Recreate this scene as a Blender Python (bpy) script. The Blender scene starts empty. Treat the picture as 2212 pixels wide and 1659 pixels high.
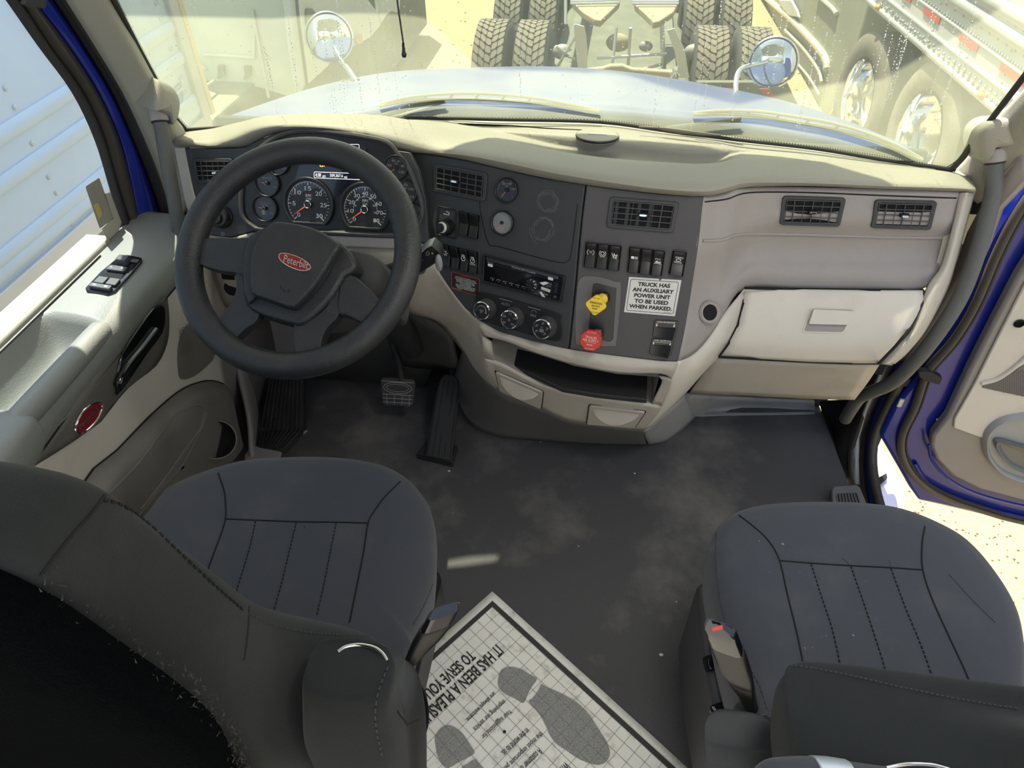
import bpy, bmesh, math, random
from math import sin, cos, pi, radians, atan2, sqrt, hypot
from mathutils import Vector as V, Matrix
from mathutils.bvhtree import BVHTree
random.seed(7)
SC = bpy.context.scene
COL = SC.collection
# ---------------------------------------------------------------- camera
F = 1534.0
CW = 2212.0
CAM = V((0, 0, 1.55))
_up = V((-0.01113136, -0.73383842, -0.67923285)).normalized()
_fw = (V((0, 0, 1)) - _up * _up.z).normalized()
_rt = _fw.cross(_up)
_a = radians(-8.7)
WX = _rt * cos(_a) + _fw * sin(_a)
WY = _rt * -sin(_a) + _fw * cos(_a)
RW = Matrix((WX, WY, _up))           # camera (right, down, forward) -> world
cd = bpy.data.cameras.new('camera')
co = bpy.data.objects.new('camera', cd)
COL.objects.link(co)
cd.sensor_width = 36
cd.lens = 36 * F / CW
cd.clip_start = 0.02
cd.clip_end = 300
co.matrix_world = Matrix.Translation(CAM) @ (RW @ Matrix(((1, 0, 0), (0, -1, 0), (0, 0, -1)))).to_4x4()
SC.camera = co
# ---------------------------------------------------------------- world, sun, exposure
SC.view_settings.view_transform = 'Standard'
SC.view_settings.look = 'None'
SC.view_settings.exposure = 1.08
SC.view_settings.gamma = 1
SC.view_settings.use_curve_mapping = False
SC.cycles.use_denoising = True
SC.cycles.max_bounces = 8
SC.cycles.transparent_max_bounces = 12
SC.cycles.sample_clamp_indirect = 6
SUN = V((-.25, .35, 1)).normalized()
w = bpy.data.worlds.new('World')
SC.world = w
w.use_nodes = True
nt = w.node_tree
bg = nt.nodes['Background']
sky = nt.nodes.new('ShaderNodeTexSky')
sky.sky_type = 'NISHITA'
sky.sun_disc = False
sky.sun_elevation = radians(66)
sky.sun_rotation = atan2(SUN.x, SUN.y)
sky.dust_density = 2.0
sky.air_density = 1.0
hs = nt.nodes.new('ShaderNodeHueSaturation')
hs.inputs['Saturation'].default_value = 0.62
nt.links.new(sky.outputs[0], hs.inputs['Color'])
nt.links.new(hs.outputs[0], bg.inputs[0])
bg.inputs[1].default_value = 0.20
ld = bpy.data.lights.new('sun', 'SUN')
ld.energy = 6.8
ld.color = (1, .92, .75)
ld.angle = radians(.55)
lo = bpy.data.objects.new('sun', ld)
COL.objects.link(lo)
lo.rotation_euler = SUN.to_track_quat('Z', 'Y').to_euler()
lo.location = SUN * 20


# ---------------------------------------------------------------- pixel -> place on a known surface
def ray(u, v):
    return RW @ V(((u - 1106) / F, (v - 829.5) / F, 1))


def P(u, v, x=None, y=None, z=None, d=None, pl=None, h=0):
    r = ray(u, v)
    if x is not None:
        t = x / r.x
    elif y is not None:
        t = y / r.y
    elif z is not None:
        t = (z - CAM.z) / r.z
    elif d is not None:
        t = d
    else:
        p, n = pl
        t = n.dot(p - CAM) / n.dot(r)
        return CAM + r * t + n * h
    return CAM + r * t


def depth(p):
    return (V(p) - CAM).dot(V((RW[0][2], RW[1][2], RW[2][2])))


def px(n, p):
    return n * depth(p) / F


# ---------------------------------------------------------------- materials
MATS = {}


def mat(name, col, rough=.6, metal=0, bump=None, dirt=None, spec=.5, coat=0, emit=0, noise=None, sheen=0, alpha=1):
    if name in MATS:
        return MATS[name]
    m = bpy.data.materials.new(name)
    m.use_nodes = True
    t = m.node_tree
    b = t.nodes['Principled BSDF']
    b.inputs['Base Color'].default_value = (*col, 1)
    b.inputs['Roughness'].default_value = rough
    b.inputs['Metallic'].default_value = metal
    b.inputs['Specular IOR Level'].default_value = spec
    b.inputs['Coat Weight'].default_value = coat
    b.inputs['Sheen Weight'].default_value = sheen
    if emit:
        b.inputs['Emission Color'].default_value = (*col, 1)
        b.inputs['Emission Strength'].default_value = emit
    tc = t.nodes.new('ShaderNodeTexCoord')
    if bump:
        n = t.nodes.new('ShaderNodeTexNoise')
        n.inputs['Scale'].default_value = bump[0]
        n.inputs['Detail'].default_value = 3
        t.links.new(tc.outputs['Object'], n.inputs['Vector'])
        bm = t.nodes.new('ShaderNodeBump')
        bm.inputs['Strength'].default_value = bump[1]
        bm.inputs['Distance'].default_value = bump[2] if len(bump) > 2 else .002
        t.links.new(n.outputs['Fac'], bm.inputs['Height'])
        t.links.new(bm.outputs['Normal'], b.inputs['Normal'])
    if dirt:                                   # (colour, scale, lo, hi, amount)
        n = t.nodes.new('ShaderNodeTexNoise')
        n.inputs['Scale'].default_value = dirt[1]
        n.inputs['Detail'].default_value = 6
        n.inputs['Roughness'].default_value = .65
        t.links.new(tc.outputs['Object'], n.inputs['Vector'])
        r = t.nodes.new('ShaderNodeMapRange')
        r.inputs['From Min'].default_value = dirt[2]
        r.inputs['From Max'].default_value = dirt[3]
        r.inputs['To Max'].default_value = dirt[4]
        t.links.new(n.outputs['Fac'], r.inputs['Value'])
        x = t.nodes.new('ShaderNodeMix')
        x.data_type = 'RGBA'
        x.inputs[6].default_value = (*col, 1)
        x.inputs[7].default_value = (*dirt[0], 1)
        t.links.new(r.outputs[0], x.inputs[0])
        t.links.new(x.outputs[2], b.inputs['Base Color'])
    MATS[name] = m
    return m


def hexc(r, g, b):
    f = lambda c: (c / 255 / 12.92) if c < 10 else ((c / 255 + .055) / 1.055) ** 2.4
    return (f(r), f(g), f(b))


CREAM = mat('cream_soft_plastic', (.275, .268, .225), .55, bump=(420, .35), dirt=((.24, .22, .18), 5, .5, .75, .35))
BEIGE = mat('beige_plastic', (.46, .43, .375), .5, bump=(500, .2), dirt=((.24, .21, .18), 6, .5, .75, .4))
BEIGEL = mat('light_beige_panel', (.60, .565, .50), .6, bump=(500, .15), dirt=((.28, .25, .21), 4, .52, .75, .35))
GREYP = mat('warm_grey_plastic', (.29, .27, .26), .5, bump=(600, .25), dirt=((.34, .31, .29), 9, .55, .75, .3))
DOORG = mat('door_grey_vinyl', (.20, .21, .195), .5, bump=(420, .35), dirt=((.2, .19, .16), 6, .55, .75, .3))
PANEL = mat('charcoal_panel', (.032, .036, .04), .5, bump=(700, .25), dirt=((.055, .055, .055), 10, .55, .8, .4))
PANELW = mat('charcoal_panel_warm', (.055, .053, .058), .5, bump=(700, .25))
BLACKP = mat('black_plastic', (.009, .0095, .011), .38)
BLACKG = mat('gloss_black_plastic', (.006, .006, .008), .12, coat=.6)
VOID = mat('dark_recess', (.003, .003, .004), .9)
RUBBER = mat('black_rubber', (.016, .016, .017), .7, bump=(300, .3))
WHEELM = mat('steering_wheel_vinyl', (.020, .022, .025), .40, bump=(380, .55), dirt=((.05, .048, .045), 14, .5, .8, .5))
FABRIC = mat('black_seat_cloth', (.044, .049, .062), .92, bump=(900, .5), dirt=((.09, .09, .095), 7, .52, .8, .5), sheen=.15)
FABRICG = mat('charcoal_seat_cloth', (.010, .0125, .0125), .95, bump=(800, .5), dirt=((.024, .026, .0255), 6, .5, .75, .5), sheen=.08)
CARPET = mat('black_carpet_back', (.0015, .002, .0025), 1, spec=.05, bump=(500, 1.0, .004))
FLOORM = mat('black_vinyl_floor', (.06, .06, .065), .62, bump=(350, .6, .003), dirt=((.20, .19, .17), 3.2, .5, .75, .9))
CHROME = mat('chrome', (.85, .86, .88), .08, 1)
SATIN = mat('satin_silver', (.62, .66, .68), .3, 1)
WHITEI = mat('white_print', (.75, .75, .75), .6)
GREYI = mat('grey_print', (.28, .28, .28), .6)
BLACKI = mat('black_print', (.01, .01, .01), .6)
REDI = mat('red_print', (.45, .02, .03), .5)
DIALM = mat('dial_face', (.016, .018, .017), .45)
DIALB = mat('dial_face_blue', (.012, .015, .024), .3, coat=.4)
NEEDLE = mat('red_needle', (.75, .10, .07), .5, emit=.25)
EMB = mat('red_enamel', (.24, .008, .02), .25, coat=.6)
YEL = mat('yellow_plastic', (.78, .55, .02), .42)
REDP = mat('red_plastic', (.50, .02, .015), .42)
STICK = mat('white_sticker', (.62, .62, .60), .5, dirt=((.4, .4, .38), 30, .55, .8, .4))
BLUE = mat('blue_car_paint', (.006, .018, .22), .3, coat=.25, spec=.35, dirt=((.05, .06, .2), 12, .5, .8, .25))
HOODM = mat('hood_blue_paint_dusty', (.05, .075, .20), .35, coat=.0, spec=.08, dirt=((.13, .155, .21), 3, .35, .7, .6))
WHITEP = mat('white_truck_paint', (.52, .55, .51), .5, coat=.0, dirt=((.42, .43, .37), 2, .5, .8, .4))
ALU = mat('white_panel_blue_shade', (.50, .62, .72), .45, dirt=((.44, .54, .62), .8, .4, .7, .5))  # white panels, blue cast of sky-lit shade put into the colour
ALU2 = mat('brushed_aluminium', (.52, .54, .54), .45, .2, dirt=((.5, .5, .48), 3, .4, .7, .4))
DARKT = mat('hazed_truck_frame', (.12, .13, .10), .8, dirt=((.22, .22, .16), 6, .45, .75, .6))  # dusty frame colour, lifted to stand in for windshield haze
TIRE = mat('tyre_rubber_dusty', (.16, .145, .115), .9, dirt=((.26, .23, .17), 9, .4, .7, .6))
TIREG = mat('tyre_side_rubber', (.05, .05, .047), .85, dirt=((.12, .11, .09), 8, .4, .7, .5))
SKIN = None


# ---------------------------------------------------------------- things and parts
ORG = {}


def tag(o, label=None, cat=None, group=None, kind=None):
    if label:
        o['label'] = label
    if cat:
        o['category'] = cat
    if group:
        o['group'] = group
    if kind:
        o['kind'] = kind
    return o


def thing(name, label, cat, loc=(0, 0, 0), group=None, kind=None):
    o = bpy.data.objects.new(name, None)
    o.empty_display_size = .05
    COL.objects.link(o)
    o.location = loc
    ORG[o.name] = V(loc)
    return tag(o, label, cat, group, kind)


def link(name, me, m, parent=None, label=None):
    if m and not me.materials:
        me.materials.append(m)
    if parent is not None:
        off = ORG[parent.name]
    else:
        xs = [v.co for v in me.vertices]
        off = V(((min(c.x for c in xs) + max(c.x for c in xs)) / 2, (min(c.y for c in xs) + max(c.y for c in xs)) / 2, min(c.z for c in xs)))
    me.transform(Matrix.Translation(-off))
    o = bpy.data.objects.new(name, me)
    COL.objects.link(o)
    if parent is not None:
        o.parent = parent
        ORG[o.name] = ORG[parent.name]
    else:
        o.location = off
        ORG[o.name] = off
    if label:
        o['label'] = label
    return o


def frame_of(ax):
    ax = V(ax).normalized()
    t = V((0, 0, 1)) if abs(ax.z) < .9 else V((1, 0, 0))
    a = ax.cross(t).normalized()
    return a, ax.cross(a).normalized(), ax


def cr(pts, n=4, closed=False):
    pts = [V(p) for p in pts]
    if len(pts) < 3:
        a, b = pts[0], pts[-1]
        return [a.lerp(b, i / n) for i in range(n + 1)]
    N = len(pts)
    out = []
    rng = range(N if closed else N - 1)
    for i in rng:
        if closed:
            p0, p1, p2, p3 = pts[(i - 1) % N], pts[i], pts[(i + 1) % N], pts[(i + 2) % N]
        else:
            p1, p2 = pts[i], pts[i + 1]
            p0 = pts[i - 1] if i else p1 * 2 - p2
            p3 = pts[i + 2] if i + 2 < N else p2 * 2 - p1
        for k in range(n):
            t = k / n
            out.append(.5 * ((2 * p1) + (-p0 + p2) * t + (2 * p0 - 5 * p1 + 4 * p2 - p3) * t * t + (-p0 + 3 * p1 - 3 * p2 + p3) * t ** 3))
    if not closed:
        out.append(pts[-1])
    return out


class MB:
    def __init__(s):
        s.v = []
        s.f = []

    def add(s, vs, fs):
        o = len(s.v)
        s.v += [V(p) for p in vs]
        s.f += [tuple(i + o for i in f) for f in fs]
        return s

    def grid(s, rows, closed=False):
        n = len(rows[0])
        vs = [p for r in rows for p in r]
        fs = []
        for i in range(len(rows) - 1):
            for j in range(n if closed else n - 1):
                k = (j + 1) % n
                fs.append((i * n + j, i * n + k, (i + 1) * n + k, (i + 1) * n + j))
        return s.add(vs, fs)

    def box(s, c, ex, ey, ez):
        c, ex, ey, ez = V(c), V(ex), V(ey), V(ez)
        vs = [c + ex * i + ey * j + ez * k for k in (-1, 1) for j in (-1, 1) for i in (-1, 1)]
        return s.add(vs, [(0, 2, 3, 1), (4, 5, 7, 6), (0, 1, 5, 4), (2, 6, 7, 3), (0, 4, 6, 2), (1, 3, 7, 5)])

    def abox(s, a, b):
        a, b = V(a), V(b)
        c = (a + b) / 2
        h = (b - a) / 2
        return s.box(c, (h.x, 0, 0), (0, h.y, 0), (0, 0, h.z))

    def prism(s, pts, off, cap=True):
        pts = [V(p) for p in pts]
        n = len(pts)
        q = [p + (off[i] if isinstance(off, list) else V(off)) for i, p in enumerate(pts)]
        fs = [(i, (i + 1) % n, n + (i + 1) % n, n + i) for i in range(n)]
        if cap:
            fs += [tuple(range(n))[::-1], tuple(range(n, 2 * n))]
        return s.add(pts + q, fs)

    def tube(s, path, r, n=10, flat=1.0, up=None, cap=True):
        path = [V(p) for p in path]
        if len(path) < 2:
            return s
        if isinstance(r, (list, tuple)) and len(r) != len(path):
            r = [r[min(int(i * len(r) / len(path)), len(r) - 1)] for i in range(len(path))]
        rows = []
        m = len(path)
        prev = None
        for i, p in enumerate(path):
            t = (path[min(i + 1, m - 1)] - path[max(i - 1, 0)])
            if t.length < 1e-9:
                t = V((0, 0, 1))
            t.normalize()
            if up is not None:
                a = V(up) - t * t.dot(V(up))
                a.normalize()
            elif prev is None:
                a = frame_of(t)[0]
            else:
                a = (prev - t * prev.dot(t)).normalized()
            prev = a
            b = t.cross(a)
            rr = r[i] if isinstance(r, (list, tuple)) else r
            rows.append([p + a * (cos(2 * pi * k / n) * rr * flat) + b * (sin(2 * pi * k / n) * rr) for k in range(n)])
        s.grid(rows, True)
        if cap:
            o = len(s.v) - m * n
            s.f.append(tuple(o + k for k in range(n))[::-1])
            s.f.append(tuple(o + (m - 1) * n + k for k in range(n)))
        return s

    def lathe(s, prof, o, ax, n=28, arc=None, e1=None):
        a, b, c = frame_of(ax)
        if e1 is not None:
            a = (V(e1) - c * c.dot(V(e1))).normalized()
            b = c.cross(a)
        o = V(o)
        rows = [[o + c * h + (a * cos(2 * pi * k / n) + b * sin(2 * pi * k / n)) * max(r, 1e-5) for k in range(n)] for r, h in prof]
        return s.grid(rows, True)

    def ell(s, c, ax, r, n=16, m=10, e=1.0):
        X, Y, Z = [V(q) for q in ax]
        rows = []
        sg = lambda q: (abs(q) ** e) * (1 if q >= 0 else -1)
        for i in range(m + 1):
            th = -pi / 2 + pi * i / m
            rows.append([V(c) + X * (r[0] * sg(cos(th)) * sg(cos(2 * pi * k / n))) + Y * (r[1] * sg(cos(th)) * sg(sin(2 * pi * k / n))) + Z * (r[2] * sg(sin(th))) for k in range(n)])
        return s.grid(rows, True)

    def build(s, name, m, parent=None, smooth=True, bevel=0, seg=2, label=None, face_cam=False, solid=0, sub=0, angle=40, weld=True):
        me = bpy.data.meshes.new(name)
        me.from_pydata([tuple(v) for v in s.v], [], s.f)
        bm = bmesh.new()
        bm.from_mesh(me)
        if weld:
            bmesh.ops.remove_doubles(bm, verts=bm.verts, dist=1e-5)
        if face_cam:
            bm.normal_update()
            q = sum(f.calc_area() * f.normal.dot((CAM - f.calc_center_median()).normalized()) for f in bm.faces)
            if q < 0:
                bmesh.ops.reverse_faces(bm, faces=bm.faces)
        else:
            bmesh.ops.recalc_face_normals(bm, faces=bm.faces)
        bm.to_mesh(me)
        bm.free()
        if smooth:
            me.polygons.foreach_set('use_smooth', [True] * len(me.polygons))
            try:
                me.set_sharp_from_angle(angle=radians(angle))
            except Exception:
                pass
        o = link(name, me, m, parent, label)
        if bevel:
            k = o.modifiers.new('bevel', 'BEVEL')
            k.width = bevel
            k.segments = seg
            k.limit_method = 'ANGLE'
            k.angle_limit = radians(35)
            k.harden_normals = False
        if solid:
            k = o.modifiers.new('thick', 'SOLIDIFY')
            k.thickness = solid
            k.offset = -1
        if sub:
            k = o.modifiers.new('sub', 'SUBSURF')
            k.levels = k.render_levels = sub
        return o

    def bvh(s):
        return BVHTree.FromPolygons([tuple(v) for v in s.v], s.f)


def loft(rows, nu=4, nv=4):
    """smooth grid through rows of points"""
    r2 = [cr(r, nu) for r in rows]
    cols = [cr([r[j] for r in r2], nv) for j in range(len(r2[0]))]
    return [[cols[j][i] for j in range(len(cols))] for i in range(len(cols[0]))]


def sheet(name, rows, m, parent=None, nu=4, nv=4, solid=.006, label=None, lin=False):
    b = MB()
    g = rows if lin else loft(rows, nu, nv)
    b.grid(g)
    o = b.build(name, m, parent, face_cam=True, solid=solid, label=label, angle=60)
    return o, b.bvh()


def drape(bvhs, pts, h=.0005):
    out = []
    for u, v in pts:
        r = ray(u, v).normalized()
        best = None
        for b in (bvhs if isinstance(bvhs, (list, tuple)) else [bvhs]):
            q = b.ray_cast(CAM, r)
            if q[0] is not None and (best is None or q[3] < best[3]):
                best = q
        out.append((best[0] - r * h) if best else (u, v))
    hits = [q for q in out if not isinstance(q, tuple)]
    if len(out) <= 6 and len(hits) < len(out) and hits:      # a corner just past the edge: keep the mean depth
        dm = sum(depth(q) for q in hits) / len(hits)
        return [P(*q, d=dm) if isinstance(q, tuple) else q for q in out]
    return hits


def seam(name, bvhs, pts, r, m, parent, n=6, sub=6, h=0, label=None):
    path2 = cr([V((u, v, 0)) for u, v in pts], sub)
    q = drape(bvhs, [(p.x, p.y) for p in path2], h)
    if len(q) < 2:
        return None
    return MB().tube(q, r, n).build(name, m, parent, label=label)


# ---------------------------------------------------------------- mapped builder: unit square on a plane seen in the photo
class Q:
    def __init__(s, c, n=None):
        s.c = [V(p) for p in c]                     # TL TR BR BL
        nn = (s.c[1] - s.c[0]).cross(s.c[3] - s.c[0]).normalized()
        if nn.dot(CAM - s.c[0]) < 0:
            nn = -nn
        s.n = n or nn

    def __call__(s, a, b, h=0):
        c = s.c
        return (c[0] * (1 - a) + c[1] * a) * (1 - b) + (c[3] * (1 - a) + c[2] * a) * b + s.n * h

    def w(s):
        return (s.c[1] - s.c[0]).length

    def ht(s):
        return (s.c[3] - s.c[0]).length


def QP(pl, *uv, h=0):
    return Q([P(u, v, pl=pl, h=h) for u, v in uv])


def rr(x0, y0, x1, y1, rx, ry=None, n=4):
    ry = rx if ry is None else ry
    out = []
    for cx, cy, a0 in ((x1 - rx, y0 + ry, -90), (x1 - rx, y1 - ry, 0), (x0 + rx, y1 - ry, 90), (x0 + rx, y0 + ry, 180)):
        for k in range(n + 1):
            a = radians(a0 + 90 * k / n)
            out.append((cx + rx * cos(a), cy + ry * sin(a)))
    return out


def mprism(f, pts, h0, h1, b=None, inset=0):
    b = b or MB()
    cx = sum(p[0] for p in pts) / len(pts)
    cy = sum(p[1] for p in pts) / len(pts)
    a = [f(x, y, h0) for x, y in pts]
    c = [f(cx + (x - cx) * (1 - inset), cy + (y - cy) * (1 - inset), h1) for x, y in pts]
    b.prism(a, [q - p for p, q in zip(a, c)])
    return b


def mring(f, outer, inner, h0, h1, b=None):
    b = b or MB()
    rows = [[f(x, y, h) for x, y in pts] for pts, h in ((outer, h0), (outer, h1), (inner, h1), (inner, h0))]
    b.grid(rows, True)
    return b


_tc = {}


def tmesh(body, bold=0):
    k = (body, bold)
    if k not in _tc:
        c = bpy.data.curves.new('t', 'FONT')
        c.body = body
        c.size = 1
        c.offset = bold
        c.resolution_u = 3
        o = bpy.data.objects.new('t', c)
        COL.objects.link(o)
        dg = bpy.context.evaluated_depsgraph_get()
        dg.update()
        me = bpy.data.meshes.new_from_object(o.evaluated_get(dg))
        vs = [v.co.copy() for v in me.vertices]
        fs = [tuple(p.vertices) for p in me.polygons]
        bpy.data.objects.remove(o)
        bpy.data.curves.remove(c)
        bpy.data.meshes.remove(me)
        x0 = min(v.x for v in vs)
        x1 = max(v.x for v in vs)
        y0 = min(v.y for v in vs)
        y1 = max(v.y for v in vs)
        _tc[k] = ([((v.x - x0) / (x1 - x0), 1 - (v.y - y0) / max(1e-6, (y1 - y0))) for v in vs], fs)
    return _tc[k]


def text(b, body, f, s0, t0, s1, t1, h=.0006, bold=0):
    """lettering fitted into the box s0..s1, t0..t1 of the mapped square"""
    vs, fs = tmesh(body, bold)
    b.add([f(s0 + (s1 - s0) * x, t0 + (t1 - t0) * y, h) for x, y in vs], fs)
    return b


def mline(b, f, pts, wd, h=.0006, closed=False):
    """flat printed line of width wd (metres) through mapped points"""
    q = [f(x, y, h) for x, y in pts]
    if closed:
        q.append(q[0])
    for a, c in zip(q, q[1:]):
        d = (c - a)
        if d.length < 1e-7:
            continue
        d.normalize()
        s = d.cross(f.n).normalized() * wd / 2
        e = d * wd * .3
        b.add([a - e + s, c + e + s, c + e - s, a - e - s], [(0, 1, 2, 3)])
    return b


def plane3(a, b, tilt):
    """plane through a, b leaning so that its face looks up by tilt degrees"""
    d = (b - a)
    d.z = 0
    d.normalize()
    hn = V((d.y, -d.x, 0))
    if hn.dot(CAM - a) < 0:
        hn = -hn
    t = radians(tilt)
    return (a, (hn * cos(t) + V((0, 0, 1)) * sin(t)).normalized())
# ================================================================ DASHBOARD
dash = thing('dashboard', 'cream and charcoal truck dashboard spanning the cab under the windshield', 'dashboard', (-.13, 1.45, 0))
ZB = .84
A0, A1, A2, A3, A4 = [P(u, v, z=ZB) for u, v in ((930, 333), (1265, 399), (1520, 424), (1610, 408), (2108, 416))]
plA = plane3(A0, A1, 25)
plB = plane3(A1, A2, 25)
plC = plane3(A3, A4, 14)
pCL = P(700, 290, y=1.475)
plCL = (pCL, V((0, -cos(radians(25)), sin(radians(25)))))
GB = cr([P(u, v, z=.85) for u, v in ((405, 281), (890, 256), (1100, 259), (1296, 264), (1440, 283), (1760, 321), (2055, 366))], 8)


def base_y(x):
    for a, b in zip(GB, GB[1:]):
        if a.x <= x <= b.x:
            return a.y + (b.y - a.y) * (x - a.x) / (b.x - a.x)
    return GB[0].y + (x - GB[0].x) * .3 if x < GB[0].x else GB[-1].y - (x - GB[-1].x) * .4


pad_cols = [((378, 318), (378, 300), (390, 287), 0), ((450, 320), (450, 311), (455, 280), 0), ((500, 320), (491, 303), (495, 271), 0),
            ((530, 318), (524, 290), (530, 262), 0), ((560, 302), (547, 280), (562, 254), 0), ((590, 289), (581, 272), (592, 250), 0), ((640, 282), (636, 269), (640, 247), 0),
            ((700, 283), (700, 272), (700, 246), 0), ((750, 290), (755, 279), (755, 247), 0), ((800, 302), (805, 289), (805, 250), 0),
            ((850, 325), (860, 304), (855, 257), 0), ((930, 333), (930, 322), (930, 272), 0), ((1010, 347), (1010, 330), (1030, 296), 0),
            ((1100, 368), (1105, 347), (1115, 311), .35), ((1180, 385), (1185, 364), (1198, 325), .8), ((1265, 399), (1270, 379), (1272, 336), 1),
            ((1340, 409), (1342, 390), (1345, 344), 1), ((1430, 419), (1430, 401), (1430, 350), 1), ((1520, 424), (1518, 406), (1508, 354), 1),
            ((1570, 415), (1566, 399), (1560, 350), .9), ((1620, 404), (1615, 388), (1608, 343), .2), ((1750, 402), (1750, 390), (1740, 350), 0),
            ((1900, 408), (1900, 397), (1882, 362), 0), ((2050, 413), (2050, 402), (2035, 373), 0), ((2106, 416), (2107, 406), (2094, 384), 0)]
rows = [[] for _ in range(8)]
yl, yr = P(530, 318, z=ZB).y, P(930, 333, z=ZB).y
for b, m, k, tr in pad_cols:
    arch = 530 < b[0] < 930
    if arch:
        yB = yl + (yr - yl) * (b[0] - 530) / 400
        pb = P(*b, y=yB)
    else:
        pb = P(*b, z=ZB)
        yB = pb.y
    mid = 1 if b[0] > 960 else 0
    pm = P(*m, y=yB - .012)
    pk = P(*k, y=yB + (.09 if 1000 < b[0] < 1700 else .055))
    xw = min(max(pk.x, GB[0].x), GB[-1].x)
    pw = V((pk.x, base_y(xw) + .03, .835))
    if arch:
        pk2 = pk
    t1 = pk.lerp(pw, .12) + V((0, 0, -.024 * tr))
    t2 = pk.lerp(pw, .42) + V((0, 0, -.028 * tr))
    t3 = pk.lerp(pw, .52) + V((0, 0, .004 * tr))
    for r, p in zip(rows, (pb + V((0, .02, 0)), pb, pm, pk, t1, t2, t3, pw)):
        r.append(p)
pad, bv_pad = sheet('dash_pad', rows, CREAM, dash, 3, 4, solid=.004, label='cream soft grained dash top pad')
# dark hood underside of the instrument cave
# ---- driver panel
plo = [(398, 320), (500, 320), (530, 318), (560, 302), (590, 288), (640, 281), (700, 282), (750, 289), (800, 301), (850, 324), (884, 329), (904, 369), (919, 432), (927, 530), (880, 512), (700, 506), (545, 500), (500, 512), (479, 512), (453, 507), (438, 490), (425, 450), (414, 400)]
b = MB().prism([P(u, v, pl=plCL, h=-.002) for u, v in plo], -plCL[1] * .02)
drvp = b.build('instrument_panel', PANEL, dash, face_cam=True, bevel=.002, label='charcoal instrument panel behind the wheel')
# cream end trim and lower beam
MB().prism([P(u, v, pl=plCL, h=.002) for u, v in ((376, 318), (398, 318), (417, 410), (442, 500), (452, 540), (425, 520), (398, 430))], -plCL[1] * .02).build('end_trim', BEIGE, dash, face_cam=True, bevel=.003)
MB().prism([P(u, v, pl=plCL, h=.004) for u, v in ((450, 508), (500, 514), (545, 502), (700, 508), (880, 514), (928, 534), (935, 560), (870, 540), (700, 532), (540, 528), (470, 545))], -plCL[1] * .03).build('panel_beam', GREYP, dash, face_cam=True, bevel=.005)
# cluster recess
clo = [(527, 381), (522, 432), (527, 467), (547, 488), (573, 495), (700, 501), (851, 508), (890, 500), (910, 470), (912, 440), (899, 400), (882, 360), (862, 335), (838, 308), (790, 296), (750, 290), (700, 284), (640, 284), (598, 296), (565, 320), (540, 350)]
MB().prism([P(u, v, pl=plCL, h=.0005) for u, v in clo], plCL[1] * -.004).build('cluster_face', BLACKP, dash, face_cam=True)
MB().tube(cr([P(u, v, pl=plCL, h=.004) for u, v in clo], 4, True) + [P(*clo[0], pl=plCL, h=.004)], .006, 8).build('cluster_rim', PANELW, dash)
clu = thing('instrument_cluster', 'instrument cluster of round gauges behind the steering wheel', 'gauges', tuple(P(700, 400, pl=plCL)))


def circ(pl, u, v, rpx, h=0):
    c = P(u, v, pl=pl, h=h)
    return c, px(rpx, c)


def discq(pl, u, v, rpx, h=0):
    """square frame around a dial centre, upright on the panel"""
    c, r = circ(pl, u, v, rpx, h)
    n = pl[1]
    e = (P(u + 20, v, pl=pl, h=h) - c)
    if pl is plCL:
        e = V((1, 0, 0))
    e = (e - n * e.dot(n)).normalized()
    d = e.cross(n)
    if d.z > 0:
        d = -d
    q = Q([c - e * r - d * r, c + e * r - d * r, c + e * r + d * r, c - e * r + d * r], n)
    return q, c, r


def arcpts(r, a0, a1, n, cx=.5, cy=.5):
    return [(cx + r * cos(radians(a0 + (a1 - a0) * i / n)), cy - r * sin(radians(a0 + (a1 - a0) * i / n))) for i in range(n + 1)]


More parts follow.
